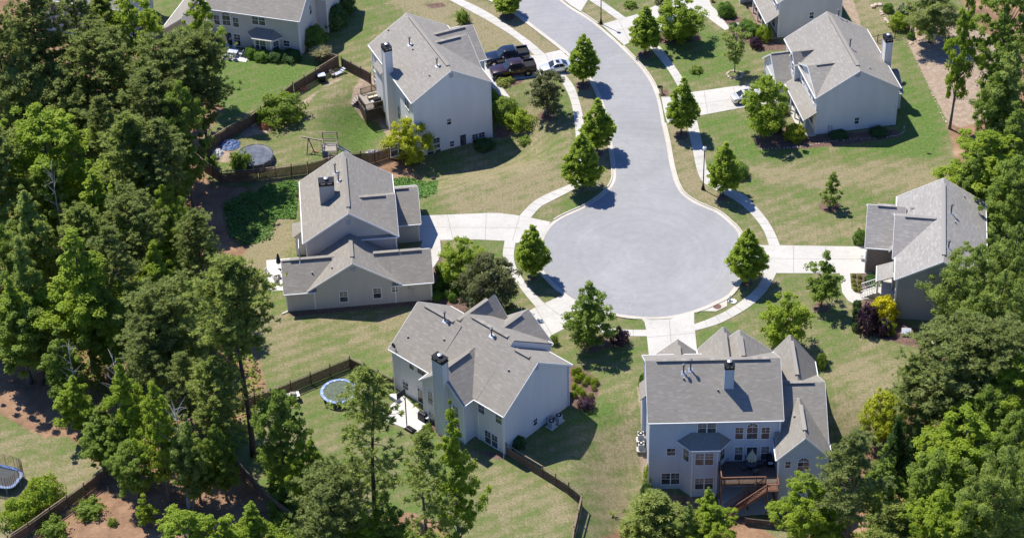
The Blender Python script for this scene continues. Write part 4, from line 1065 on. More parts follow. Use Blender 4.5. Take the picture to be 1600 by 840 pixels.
def weld(o, ang=35):
    me = o.data; me.polygons.foreach_set('use_smooth', [True] * len(me.polygons))
    wmod = o.modifiers.new('weld', 'WELD'); wmod.merge_threshold = .002
    b = o.modifiers.new('bevel', 'BEVEL'); b.width = .03; b.segments = 2; b.limit_method = 'ANGLE'; b.angle_limit = R(28)
    return o
def pickup(label, fw_px, rw_px, paint, L=5.75):
    """nose along +x; the two pixels are the ground points of the near front and rear wheel"""
    a = gp(*fw_px); b = gp(*rw_px); d = (a - b)[:2]; d /= np.hypot(*d); n = np.array([d[1], -d[0]])   # right side of the nose
    near = np.array([0, -1.0]); sg = 1 if n @ near > 0 else -1
    c = (a + b)[:2] / 2 - n * sg * 1.0
    root = empty('pickup_truck', (*c, .035), math.atan2(d[1], d[0]), label, 'pickup truck', 'pickups on the drive of the white house'); root.scale = (1.1, 1.1, 1.1)
    W = .97; m = MB()
    loft(m, [ringx(2.80, .50, .82, 1.02, .80, .86, .78), ringx(2.62, .42, .92, 1.12, .90, .95, .84), ringx(1.20, .42, 1.05, 1.22, .93, W, .88), ringx(1.05, .42, 1.10, 1.18, .93, W, .93), ringx(-2.80, .46, 1.12, 1.18, .93, W, .93)])
    weld(m.build('body', paint, root))
    # arches
    for x in (1.83, -1.72):
        for s_ in (-1, 1):
            k = MB(); k.tube([(x, s_ * .80, .42), (x, s_ * 1.0, .42)], [.52, .52], 22); k.build('wheel_arch', paint if False else 'dark_rubber', root)
    m = MB()
    def cab(zl): pass
    rings = [ringx(1.12, 1.0, 1.16, 1.18, .90, .92, .86), ringx(.42, 1.0, 1.2, 1.86, .90, .92, .70), ringx(.2, 1.0, 1.2, 1.92, .90, .92, .70), ringx(-1.05, 1.0, 1.2, 1.90, .90, .92, .70), ringx(-1.32, 1.0, 1.2, 1.62, .90, .92, .78), ringx(-1.38, 1.0, 1.16, 1.2, .90, .92, .88)]
    loft(m, rings); weld(m.build('cab', paint, root))
    gl = MB()
    gl.face([(1.03, -.80, 1.27), (1.03, .80, 1.27), (.47, .66, 1.83), (.47, -.66, 1.83)])
    gl.v = [(x + .02, y, z + .02) for x, y, z in gl.v]; gl.build('windscreen', 'car_glass', root)
    for s_ in (-1, 1):
        for x0, x1 in ((.78, -.12), (-.2, -1.02)):
            g = MB(); zt = 1.76; t0 = x0 - (.32 if x0 > .5 else 0)
            P = [(x0, s_ * .925, 1.24), (x1, s_ * .925, 1.24), (x1, s_ * .755, zt), (t0, s_ * .755, zt)]
            g.face(P); g.build('side_window', 'car_glass', root)
    g = MB(); g.face([(-1.385, -.75, 1.26), (-1.385, .75, 1.26), (-1.325, .70, 1.62), (-1.325, -.70, 1.62)]); g.v = [(x - .012, y, z) for x, y, z in g.v]; g.build('rear_window', 'car_glass', root)
    bed = MB(); bed.box(-2.72, -1.45, -.78, .78, 1.186, 1.19); bed.build('bed_floor', 'dark_rubber', root)
    rail = MB()
    for s_ in (-1, 1): rail.box(-2.82, -1.42, s_ * .84 - .08, s_ * .84 + .08, 1.17, 1.44)
    rail.box(-2.84, -2.72, -.9, .9, 1.0, 1.44); rail.box(-1.47, -1.40, -.84, .84, 1.17, 1.42); rail.build('bed_side', paint, root, bevel=.02)
    bl = MB()
    for s_ in (-1, 1): bl.box(-2.7, -1.48, s_ * .755 - .01, s_ * .755 + .01, 1.19, 1.43)
    bl.build('bed_liner', 'dark_rubber', root)
    bu = MB(); bu.box(2.74, 2.92, -.9, .9, .45, .70); bu.build('front_bumper', 'chrome', root, bevel=.03)
    bu = MB(); bu.box(-2.98, -2.80, -.88, .88, .50, .70); bu.build('rear_bumper', 'chrome', root, bevel=.03)
    gr = MB(); gr.box(2.70, 2.825, -.55, .55, .74, 1.0); gr.build('grille', 'black_metal', root)
    for s_ in (-1, 1):
        k = MB(); k.box(2.55, 2.80, s_ * .72 - .12, s_ * .72 + .12, .78, .98); k.build('headlight', 'lamp_white', root, bevel=.02)
        k = MB(); k.box(-2.85, -2.72, s_ * .86 - .07, s_ * .86 + .075, .80, 1.12); k.build('tail_light', 'tail_red', root)
        k = MB(); k.box(.55, .72, s_ * 1.1 - .12, s_ * 1.1 + .12, 1.22, 1.42); k.bar((.65, s_ * .9, 1.25), (.63, s_ * 1.05, 1.3), .06, .06); k.build('wing_mirror', 'chrome', root, bevel=.02)
        k = MB()
        for x in (.3, -.55): k.box(x - .1, x + .1, s_ * .975 - .012, s_ * .975 + .012, 1.02, 1.06)
        k.build('door_handle', 'chrome', root)
    wheels(root, (1.83, -1.72), .97, .40)
    return root
pickup('dark navy pickup, farther of the two parked nose to the garage', (770.6, 105.0), (817, 98.4), 'paint_navy')
pickup('maroon pickup parked nearest the walk on the drive', (783.0, 125.2), (825.4, 119.2), 'paint_maroon')
def saloon(label, fw_px, rw_px, paint, name='parked_car'):
    a = gp(*fw_px); b = gp(*rw_px); d = (a - b)[:2]; d /= np.hypot(*d); n = np.array([d[1], -d[0]])
    sg = 1 if n @ np.array([0, -1.0]) > 0 else -1
    c = (a + b)[:2] / 2 - n * sg * .83
    root = empty(name, (*c, .035), math.atan2(d[1], d[0]), label, 'car')
    m = MB()
    loft(m, [ringx(2.32, .32, .55, .62, .60, .66, .55), ringx(2.12, .24, .62, .74, .80, .84, .70), ringx(1.0, .22, .82, .93, .84, .89, .76), ringx(.3, .22, .88, .94, .84, .89, .82), ringx(-1.3, .24, .92, .96, .84, .89, .80), ringx(-2.05, .30, .90, .98, .80, .85, .70), ringx(-2.30, .38, .78, .88, .68, .74, .60)])
    weld(m.build('body', paint, root))
    m = MB(); loft(m, [ringx(1.05, .8, .92, .94, .76, .80, .70), ringx(.28, .8, .96, 1.38, .78, .82, .60), ringx(-.1, .8, .96, 1.44, .78, .82, .60), ringx(-.75, .8, .96, 1.40, .78, .82, .58), ringx(-1.62, .8, .95, .99, .74, .78, .62)])
    weld(m.build('cabin', paint, root))
    g = MB(); g.face([(.98, -.66, .99), (.98, .66, .99), (.33, .57, 1.36), (.33, -.57, 1.36)]); g.v = [(x + .02, y, z + .025) for x, y, z in g.v]; g.build('windscreen', 'car_glass', root)
    g = MB(); g.face([(-1.5, -.60, 1.04), (-1.5, .60, 1.04), (-.8, .54, 1.385), (-.8, -.54, 1.385)]); g.v = [(x - .015, y, z + .025) for x, y, z in g.v]; g.build('rear_window', 'car_glass', root)
    g = MB(); g.face([(.05, -.4, 1.428), (.05, .4, 1.428), (-.45, .4, 1.437), (-.45, -.4, 1.437)]); g.v = [(x, y, z + .012) for x, y, z in g.v]; g.build('sunroof', 'car_glass', root)
    for s_ in (-1, 1):
        g = MB(); g.face([(.72, s_ * .826, .99), (-.28, s_ * .832, .99), (-.28, s_ * .64, 1.37), (.22, s_ * .645, 1.34)]); g.build('side_window', 'car_glass', root)
        g = MB(); g.face([(-.34, s_ * .832, .99), (-1.15, s_ * .822, .99), (-.78, s_ * .635, 1.34), (-.34, s_ * .64, 1.37)]); g.build('side_window', 'car_glass', root)
        k = MB(); k.box(2.02, 2.24, s_ * .62 - .14, s_ * .62 + .14, .56, .70); k.build('headlight', 'lamp_white', root, bevel=.03)
        k = MB(); k.box(-2.26, -2.08, s_ * .62 - .14, s_ * .62 + .14, .70, .86); k.build('tail_light', 'tail_red', root, bevel=.03)
        k = MB(); k.box(.55, .68, s_ * .95 - .1, s_ * .95 + .1, .98, 1.1); k.build('wing_mirror', paint, root, bevel=.03)
        for x in (1.42, -1.38):
            k = MB(); k.tube([(x, s_ * .74, .34), (x, s_ * .896, .34)], [.40, .40], 20); k.build('wheel_arch', 'dark_rubber', root)
    k = MB(); k.box(2.24, 2.36, -.6, .6, .26, .42); k.build('front_bumper', paint, root, bevel=.03)
    wheels(root, (1.42, -1.38), .90, .33, .22)
    return root
saloon('silver saloon parked across the pavement behind the pickups', (857, 117.2), (885.4, 113.6), 'paint_silver')
saloon('champagne saloon nosed under the bushy tree by the porch house', (1186, 158.4), (1157.5, 163.6), 'paint_champagne')

# ------------------------------------------------------------------ street furniture
def lamp(px, py, label, top=None):
    p = gp(px, py); H = top_height(p, top) if top else 6.3
    r = empty('street_lamp', (p[0], p[1], p[2]), 0, label, 'street lamp', 'street lamps on the verge')
    m = MB(); m.lathe([(.26, 0), (.24, .25), (.15, .5), (.10, .8), (.075, 1.0), (.06, H - .75), (.12, H - .72), (.12, H - .62), (.05, H - .6)], 14); m.build('lamp_post', 'black_metal', r)
    m = MB(); m.lathe([(.10, H - .62), (.23, H - .45), (.27, H - .25), (.2, H - .06), (0, H)], 16); m.build('lamp_globe', 'lamp_white', r, smooth=True)
    m = MB(); m.lathe([(.08, H - .04), (.09, H + .05), (0, H + .1)], 10); m.build('finial', 'black_metal', r)
lamp(1098.5, 296, 'black lamp post with white globe, on the verge by the bulb of the street', 229)
lamp(939, 37.5, 'black lamp post on the triangular verge at the top, its globe out of frame')
def mailbox():
    p = gp(1034.5, 146); r = empty('mailbox', p, 0, 'dark mailbox on a post in its own mulch bed', 'mailbox')
    m = MB(); m.box(-.06, .06, -.06, .06, 0, 1.25); m.bar((0, 0, .6), (-.45, 0, .95), .07, .07); m.box(-.6, .1, -.05, .05, .93, 1.0); m.build('post', 'black_metal', r)
    m = MB(); m.box(-.68, -.1, -.13, .13, 1.0, 1.14); m.tube([(-.68, 0, 1.14), (-.1, 0, 1.14)], .13, 14); m.build('box', 'black_metal', r)
mailbox()
def hydrant():
    p = gp(1140, 470); r = empty('fire_hydrant', p, 0, 'pale fire hydrant on the verge near the storm drain', 'hydrant')
    m = MB(); m.lathe([(.2, 0), (.2, .07), (.13, .09), (.13, .62), (.17, .64), (.17, .7), (.12, .74), (.09, .84), (.04, .88), (0, .9)], 14)
    m.tube([(-.24, 0, .48), (.24, 0, .48)], .08, 10); m.tube([(0, -.25, .42), (0, 0, .42)], .09, 10); m.build('barrel', 'off_white', r)
    p = gp(1145.5, 471); m = MB(); m.lathe([(.42, 0), (.42, .1), (.36, .12), (0, .12)], 18); o = m.build('valve_cover', 'lamp_white'); o.location = p; tag(o, 'round pale valve cover set in the verge beside the hydrant', 'valve cover')
    p = gp(1120.6, 479); m = MB(); m.lathe([(.5, 0), (.5, .075), (.44, .08), (0, .082)], 20); o = m.build('manhole_cover', 'rust_iron'); o.location = (p[0], p[1], .0); tag(o, 'rusty round manhole cover in the storm drain apron', 'manhole cover')
hydrant()

# ------------------------------------------------------------------ decks
def deck_E():
    r = empty('wooden_deck', (14.6, -35.1, 0), R(-.4), 'red-brown raised deck with stairs behind the blue-grey house', 'deck')
    fl = MB(); u0, u1, v0, v1 = 7.6, 13.78, -3.75, -.06
    k = v0
    while k < v1 - .05: fl.box(u0, u1, k, min(k + .138, v1), -.18, -.14); k += .145
    fl.box(u0, u1, v0, v0 + .05, -.42, -.14); fl.box(u0, u0 + .05, v0, v1, -.42, -.14)
    for x in np.arange(u0 + .4, u1, .6): fl.box(x - .02, x + .02, v0, v1, -.4, -.182)
    fl.build('deck_floor', 'deck_dark', r)  # darker stain than the rails: the house's shade put into the floor colour
    def rail(a, b):
        m = MB(); a = np.array(a, float); b = np.array(b, float); L = np.linalg.norm(b - a); d = (b - a) / L
        for z in (.12, .88): m.bar(a + [0, 0, z], b + [0, 0, z], .05, .07)
        m.bar(a + [0, 0, .95], b + [0, 0, .95], .14, .04)
        for k in range(int(L / .13)): q = a + d * (k + .5) * .13; m.bar(q + [0, 0, .1], q + [0, 0, .9], .035, .035)
        for k in range(int(L / 1.9) + 1): q = a + d * min(L, k * 1.9); m.bar(q + [0, 0, -.1], q + [0, 0, 1.0], .1, .1)
        m.build('railing', 'deck_stain', r)
    z = -.14
    rail((u0 + .06, v0 + .06, z), (u1 - 1.35, v0 + .06, z)); rail((u0 + .06, v0 + .06, z), (u0 + .06, -.5, z))
    # landing and stairs going down to the left along the deck front
    ld = MB(); ld.box(u1 - 1.3, u1, v0 - 1.25, v0, -.30, -.15); ld.build('landing', 'deck_stain', r)
    rail((u1 - .05, v0, z), (u1 - .05, v0 - 1.2, z)); rail((u1 - 1.25, v0 - 1.2, z), (u1 - .05, v0 - 1.2, z))
    st = MB(); n = 20; x0 = u1 - 1.3; run, rise = .222, .200
    for k in range(n): st.box(x0 - (k + 1) * run - .02, x0 - k * run, v0 - 1.2, v0 - .08, -.15 - (k + 1) * rise - .045, -.15 - (k + 1) * rise)
    for y in (v0 - 1.2, v0 - .1): st.bar((x0, y, -.3), (x0 - n * run, y, -.3 - n * rise), .05, .28)
    st.build('stairs', 'deck_stain', r)
    for y in (v0 - 1.22, v0 - .06):
        m = MB(); m.bar((x0, y, .8), (x0 - n * run, y, .8 - n * rise), .12, .05); m.bar((x0, y, .0), (x0 - n * run, y, .0 - n * rise), .05, .05)
        for k in range(n * 2): m.bar((x0 - k * run / 2, y, .0 - k * rise / 2), (x0 - k * run / 2, y, .8 - k * rise / 2), .035, .035)
        for k in (0, 10, 19): m.bar((x0 - k * run, y, -.5 - k * rise), (x0 - k * run, y, .88 - k * rise), .1, .1)
        m.build('stair_railing', 'deck_stain', r)
    for x, y in ((u0 + .1, v0 + .1), ((u0 + u1) / 2, v0 + .1), (u1 - .1, v0 + .1), (u1 - .1, v0 - 1.15), (u1 - 1.2, v0 - 1.15), (u0 + .1, v0 + 1.9)):
        m = MB(); m.box(x - .075, x + .075, y - .075, y + .075, -4.4, -.2); m.build('post', 'deck_stain', r)
deck_E()
def at_house(h, u, v, z): return h.wld((u, v, z))
def umbrella(p, label, mat, H=2.5, rad=.34):
    r = empty('patio_umbrella', p, 0, label, 'umbrella')
    m = MB(); m.cyl(0, 0, 0, H + .1, .025, n=8); m.build('pole', 'off_white', r)
    m = MB(); n = 16; prof = [(.04, H), (.12, H - .3), (rad * .8, H - .9), (rad, H - 1.35), (rad * .8, H - 1.5), (.05, H - 1.45)]
    m.lathe(prof, n)
    v = []
    for x, y, z in m.v:
        a = math.atan2(y, x); f = 1 + .28 * math.cos(a * 8); v.append((x * f, y * f, z))
    m.v = v; m.build('canopy', mat, r)
    m = MB(); m.lathe([(.28, 0), (.28, .08), (.06, .14)], 14); m.build('base', 'black_metal', r)
umbrella(at_house(E_, 11.15, -1.25, -.14), 'closed pale green umbrella over the table on the red-brown deck', 'canvas_green', 2.7, .50)
def table(p, label, rad=.65, mat='plastic_grey'):
    r = empty('garden_table', p, 0, label, 'table')
    m = MB(); m.cyl(0, 0, .68, .72, rad, n=24); m.build('table_top', mat, r)
    for k in range(4):
        a = k * math.pi / 2 + .4; m = MB(); m.bar((rad * .3 * math.cos(a), rad * .3 * math.sin(a), .68), (rad * .75 * math.cos(a), rad * .75 * math.sin(a), 0), .04, .04); m.build('leg', 'black_metal', r)
def chair_obj(p, ang, label, mat, group=None):
    r = empty('garden_chair', p, ang, label, 'chair', group)
    m = MB(); m.box(-.25, .25, -.25, .25, .40, .45); m.build('seat', mat, r)
    m = MB(); m.hexa([(-.25, .22, .45), (.25, .22, .45), (.25, .26, .45), (-.25, .26, .45)], [(-.24, .36, .95), (.24, .36, .95), (.24, .40, .95), (-.24, .40, .95)]); m.build('backrest', mat, r)
    for x in (-.22, .22):
        for y in (-.22, .22): m = MB(); m.box(x - .02, x + .02, y - .02, y + .02, 0, .4); m.build('leg', 'black_metal', r)
        m = MB(); m.bar((x * 1.1, -.24, .64), (x * 1.1, .28, .66), .05, .03); m.build('armrest', mat, r)
def set_round(h, u, v, z, label, rad, n, mat, cmat, clabel, ph=0.3):
    c = at_house(h, u, v, z); table(c, label, rad, mat)
    for k in range(n):
        a = 2 * math.pi * k / n + ph
        chair_obj(c + np.array([math.cos(a) * (rad + .35), math.sin(a) * (rad + .35), 0]), a - math.pi / 2, clabel, cmat, clabel.split(' round')[0] + ' chairs')
set_round(E_, 11.15, -1.25, -.14, 'round grey table under the closed umbrella on the red-brown deck', .62, 4, 'vent_grey', 'vent_grey', 'grey chair round the table on the red-brown deck')
def grill(p, ang, label, name='barbecue_grill'):
    r = empty(name, p, ang, label, 'grill')
    m = MB(); m.box(-.55, .55, -.3, .3, .1, .85); m.build('cabinet', 'black_metal', r, bevel=.03)
    m = MB(); m.tube([(-.5, 0, .9), (.5, 0, .9)], [.3, .3], 14); m.build('lid', 'black_metal', r)
    m = MB(); m.box(.55, .9, -.26, .26, .82, .87); m.box(-.9, -.55, -.26, .26, .82, .87); m.build('side_shelf', 'plastic_grey', r)
    for x in (-.45, .45): m = MB(); m.tube([(x, -.28, .1), (x, .28, .1)], .1, 12); m.build('wheel', 'dark_rubber', r)
grill(at_house(E_, 13.2, -.7, -.14), R(90), 'dark covered grill in the deck corner by the gable wing')
grill(gp(661, 656), R(-43), 'black grill against the pale house wall on its patio')
def deck_N():
    h = N_; r = empty('side_deck', (h.o[0], h.o[1], 0), R(23), 'small dark railed deck against the white house beside its chimney', 'deck')
    u0, u1, v0, v1, z = -3.1, .3, 10.0, 14.1, -.35
    m = MB(); k = v0
    while k < v1 - .05: m.box(u0, u1, k, min(k + .138, v1), z - .04, z); k += .145
    m.build('deck_floor', 'weathered_wood', r)
    def rail(a, b):
        m = MB(); a = np.array(a, float); b = np.array(b, float); L = np.linalg.norm(b - a); d = (b - a) / L
        m.bar(a + [0, 0, .92], b + [0, 0, .92], .13, .05); m.bar(a + [0, 0, .1], b + [0, 0, .1], .05, .06)
        for k in range(int(L / .13)): q = a + d * (k + .5) * .13; m.bar(q, q + [0, 0, .9], .05, .035)
        for k in range(int(L / 1.6) + 1): q = a + d * min(L, k * 1.6); m.bar(q + [0, 0, -.2], q + [0, 0, 1.0], .1, .1)
        m.build('railing', 'deck_dark', r)
    rail((u0 + .05, v0 + .05, z), (u1, v0 + .05, z)); rail((u0 + .05, v0 + .05, z), (u0 + .05, v1 - 1.2, z)); rail((u0 + .9, v1 - .05, z), (u1, v1 - .05, z))
    sk = MB()
    for a, b in (((u0 + .03, v0 + .03), (u1, v0 + .03)), ((u0 + .03, v0 + .03), (u0 + .03, v1))):
        a = np.array(a); b = np.array(b); L = np.hypot(*(b - a)); d = (b - a) / L
        for k in range(int(L / .16)): q = a + d * (k + .5) * .16; sk.bar((*q, -2.2), (*q, z - .05), .12, .03)
    sk.build('skirting', 'deck_dark', r)
    st = MB()
    for k in range(7): st.box(u0 - .3 - k * .27, u0 - k * .27, v1 - 1.15, v1 - .1, z - .2 - k * .19, z - .15 - k * .19)
    st.build('steps', 'weathered_wood', r)
    for x in (u0 + .1, u1 - .4):
        for y in (v0 + .1, v1 - .1): m = MB(); m.box(x - .07, x + .07, y - .07, y + .07, -2.6, z - .04); m.build('post', 'deck_dark', r)
deck_N()
grill(at_house(N_, -1.1, 10.55, -.35), R(23), 'grey-topped grill on the small dark deck')
def sofa(p, ang, label):
    r = empty('garden_bench', p, ang, label, 'bench')
    m = MB(); m.box(-.8, .8, -.32, .32, .12, .38); m.build('seat', 'fence_wood', r)
    for x in (-.4, .4): m = MB(); m.box(x - .37, x + .37, -.3, .25, .38, .5); m.build('cushion', 'cushion_cream', r, bevel=.04)
    m = MB(); m.box(-.8, .8, .25, .36, .12, .85); m.build('backrest', 'cushion_cream', r, bevel=.04)
sofa(at_house(N_, -1.0, 12.3, -.35), R(23), 'cream cushioned bench on the small dark deck')

# ------------------------------------------------------------------ gardens: play, pool, patios
def trampoline_ring():
    p = gp(530.5, 620); r = empty('trampoline', p, 0, 'round trampoline with blue ring beneath the pine branches', 'trampoline'); rad = 2.1
    m = MB(); m.lathe([(rad, .86), (rad + .05, .93), (rad - .28, .95), (rad - .28, .9)], 40)
    m.build('safety_pad', 'pad_blue', r)
    w = MB()
    for k in range(40):
        if k % 3 == 0: a = k * math.pi / 20; w.bar(((rad - .33) * math.cos(a), (rad - .33) * math.sin(a), .955), ((rad - .03) * math.cos(a), (rad - .03) * math.sin(a), .935), .17, .012)
    w.build('pad_patch', 'pale_lilac', r)
    m = MB(); m.lathe([(rad - .28, .90), (0, .87)], 40); m.build('jump_mat', 'mat_grey', r)
    for k in range(6): a = k * math.pi / 3; m = MB(); m.bar((rad * math.cos(a), rad * math.sin(a), 0), (rad * math.cos(a), rad * math.sin(a), .9), .06, .06); m.build('leg', 'galvanised', r)
trampoline_ring()
def trampoline_net():
    p = gp(0, 752); r = empty('trampoline', p, R(-20), 'blue edged trampoline with tall netting, cut by the left frame edge', 'trampoline'); a, b = 2.6, 1.7
    def rr(sx, sy): return [(sx * math.copysign(abs(math.cos(t)) ** .5, math.cos(t)), sy * math.copysign(abs(math.sin(t)) ** .5, math.sin(t))) for t in np.linspace(0, 2 * math.pi, 37)[:-1]]
    o_, i_ = rr(a, b), rr(a - .35, b - .35); m = MB(); n = len(o_)
    for k in range(n):
        j = (k + 1) % n; m.hexa([(*o_[k], .88), (*o_[j], .88), (*i_[j], .88), (*i_[k], .88)], [(*o_[k], .95), (*o_[j], .95), (*i_[j], .95), (*i_[k], .95)])
    m.build('safety_pad', 'pad_blue', r)
    m = MB(); m.prism(i_, .86, .89); m.build('jump_mat', 'net_black', r)
    net = MB()
    for k in range(0, n):
        j = (k + 1) % n
        for z in np.arange(1.05, 2.6, .22): net.bar((*o_[k], z), (*o_[j], z), .03, .03)
        net.bar((*o_[k], .95), (*o_[k], 2.55), .03, .03)
    net.build('netting', 'fence_wood', r)
    for k in range(0, n, 6): m = MB(); m.bar((*o_[k], 0), (*o_[k], 2.6), .06, .06); m.build('pole', 'weathered_wood', r)
    for k in (3, 12, 21, 30): m = MB(); m.bar((*o_[k], 0), (*o_[k], .9), .07, .07); m.build('leg', 'galvanised', r)
trampoline_net()
def pool():
    p = gp(399, 251); r = empty('above_ground_pool', p, 0, 'round above-ground pool under a blotched blue-grey cover', 'pool'); rad = 2.45
    m = MB(); m.lathe([(rad, 0), (rad, .95), (rad - .12, 1.0), (rad - .14, .85)], 40); m.build('pool_wall', 'vent_grey', r)  # dark wall colour stands in for the pine shadow over the pool
    m = MB(); rnd = random.Random(3); prof = [(rad - .1, .96)] + [(rad * k, .88 + rnd.uniform(-.05, .05)) for k in (.8, .6, .4, .2)] + [(0, .84)]; m.lathe(prof, 40); m.build('pool_cover', 'pool_cover', r, smooth=True)
    for k in range(12): a = k * math.pi / 6; m = MB(); m.bar(((rad + .03) * math.cos(a), (rad + .03) * math.sin(a), 0), ((rad + .03) * math.cos(a), (rad + .03) * math.sin(a), .95), .1, .06); m.build('support', 'plastic_grey', r)
pool()
def tarp(px, py, w, d, label, mat, hgt=.5, seed=1, name='tarp'):
    p = gp(px, py); rnd = random.Random(seed); n = 14; m = MB(); H = {}
    for i in range(n + 1):
        for j in range(n + 1):
            x = (i / n - .5) * 2; y = (j / n - .5) * 2; e = max(0, 1 - (x * x + y * y) ** 1.4)
            H[i, j] = (x * w / 2 + rnd.uniform(-.06, .06), y * d / 2 + rnd.uniform(-.06, .06), .04 + hgt * e * rnd.uniform(.6, 1.1))
    for i in range(n):
        for j in range(n):
            if ((i + .5) / n - .5) ** 2 + ((j + .5) / n - .5) ** 2 < .27: m.face([H[i, j], H[i + 1, j], H[i + 1, j + 1], H[i, j + 1]])
    o = m.build(name, mat); o.location = p; tag(o, label, name.replace('_', ' ')); return o
tarp(359, 227, 2.8, 2.6, 'crumpled blue tarp lying in the shaded fence corner', 'tarp_blue', .5, 1)
tarp(341, 240, 1.5, 1.5, 'small pale heap beside the blue tarp', 'off_white', .6, 2, 'rubbish_heap')
tarp(583, 240, 2.6, .9, 'blue-white covered bundle along the fence by the yellow-green tree', 'pale_lilac', .5, 3, 'covered_bundle')
tarp(413, 200, 1.4, 1.1, 'rounded heap of old bricks by the shaded garden shrub', 'terracotta', .7, 4, 'brick_heap')
tarp(474, 140, 1.3, .9, 'brown wood pile at the foot of the garden fence', 'terracotta', .55, 5, 'wood_pile')
def swing_set():
    # beam, A-frame, tower with ladder wall and blue skirt
    p0 = gp(480, 236); pt = gp(517, 243)
    r = empty('swing_set', pt, 0, 'wooden swing set with climbing tower in the fenced garden', 'swing set')
    a = p0 - pt
    beam0 = np.array([a[0] - .6, a[1] + .25, 2.45]); beam1 = np.array([-1.0, .1, 2.35])
    m = MB(); m.bar(beam0, beam1, .13, .16); m.build('beam', 'weathered_wood', r)
    d = (beam1 - beam0); d /= np.linalg.norm(d); n = np.array([-d[1], d[0], 0]); q = beam0 + d * .95
    for sg in (-1, 1):
        m = MB(); m.bar(q, q + n * sg * 1.15 + [0, 0, -2.45], .1, .1); m.build('leg', 'deck_dark', r)
    m = MB(); m.bar(q + n * .55 + [0, 0, -1.2], q - n * .55 + [0, 0, -1.2], .08, .06); m.build('crossbar', 'weathered_wood', r)
    for t, mt in ((1.9, 'terracotta'), (2.8, 'pad_blue')):
        c = beam0 + d * t; m = MB()
        for s_ in (-1, 1): m.bar(c + d * s_ * .22, c + d * s_ * .22 + [0, 0, -1.85], .02, .02)
        o = m.build('swing_rope', 'galvanised', r); k = MB(); k.bar(c - d * .26 + [0, 0, -1.88], c + d * .26 + [0, 0, -1.88], .2, .05); k.build('swing_seat', mt, o)
    w = .95
    for x in (-w, w):
        for y in (-w, w): m = MB(); m.box(x - .05, x + .05, y - .05, y + .05, 0, 3.1 if y > 0 else 2.5); m.build('tower_post', 'deck_dark', r)
    m = MB(); m.box(-w, w, -w, w, 1.32, 1.4); m.build('platform', 'weathered_wood', r)
    m = MB()
    for z in (1.75, 2.05): 
        m.bar((-w, w, z), (w, w, z), .05, .1); m.bar((-w, -w, z), (-w, w, z), .05, .1); m.bar((w, -w, z), (w, w, z), .05, .1)
    m.bar((-w, w, 3.05), (w, w, 3.05), .06, .1); m.bar((-w, w, 2.75), (w, w, 2.75), .05, .08); m.build('rail', 'weathered_wood', r)
    m = MB()
    for k in range(8): m.bar((-.2, -w - .9 + k * .11, .1 + k * .17), (w, -w - .9 + k * .11, .1 + k * .17), .05, .09)
    for x in (-.2, w): m.bar((x, -w - 1.0, 0), (x, -w, 1.4), .08, .08)
    m.build('ladder_wall', 'weathered_wood', r)
    m = MB(); m.bar((-w, -w - .02, .75), (-.25, -w - .02, .75), .03, 1.1); m.bar((-w - .03, -w, .7), (-w - .03, w, .7), .03, 1.2); m.build('skirt', 'tarp_blue', r)
    sl = MB(); sl.hexa([(w, -.3, 1.3), (w + 1.7, -.3, .12), (w + 1.7, .3, .12), (w, .3, 1.3)], [(w, -.3, 1.36), (w + 1.7, -.3, .18), (w + 1.7, .3, .18), (w, .3, 1.36)])
    for y in (-.3, .3): sl.bar((w, y, 1.45), (w + 1.7, y, .27), .05, .16)
    sl.build('slide', 'canvas_green', r)
swing_set()
def bin_box(px, py, label, w, d, hh, mat, lid, name, ang=0.3, cat=None):
    r = empty(name, gp(px, py), ang, label, cat or name.replace('_', ' ')); m = MB(); m.hexa([(-w / 2 * .85, -d / 2 * .85, 0), (w / 2 * .85, -d / 2 * .85, 0), (w / 2 * .85, d / 2 * .85, 0), (-w / 2 * .85, d / 2 * .85, 0)], [(-w / 2, -d / 2, hh), (w / 2, -d / 2, hh), (w / 2, d / 2, hh), (-w / 2, d / 2, hh)]); m.build('body', mat, r, bevel=.03)
    m = MB(); m.box(-w / 2 - .05, w / 2 + .05, -d / 2 - .05, d / 2 + .05, hh, hh + .1); m.build('lid', lid, r, bevel=.03)
    for s_ in (-1, 1): m = MB(); m.tube([(s_ * w * .36, -d * .42, .1), (s_ * w * .36, -d * .30, .1)], .1, 10); m.build('wheel', 'dark_rubber', r)
bin_box(503, 127, 'dark bin with pale blue lid against the garden fence', 1.0, .8, 1.0, 'black_metal', 'pale_lilac', 'garden_bin')
def lounger(px, py, ang, label):
    r = empty('folding_lounger', gp(px, py), ang, label, 'lounger'); m = MB()
    for k in range(6): m.box(-.3, .3, -.9 + k * .3, -.9 + k * .3 + .27, .3 + (.0 if k < 4 else (k - 3) * .16), .34 + (.0 if k < 4 else (k - 3) * .16))
    m.build('seat', 'pale_lilac', r)
    for x in (-.3, .3):
        for y in (-.8, .7): k = MB(); k.bar((x, y, 0), (x, y, .32), .04, .04); k.build('leg', 'galvanised', r)
lounger(531, 116, R(-50), 'pale folding lounger in the fence corner')
def plank_chair(px, py, ang, label, mat='weathered_wood'): chair_obj(gp(px, py), ang, label, mat)
plank_chair(520, 120, 1.0, 'weathered chair between the lounger and the lidded bin')
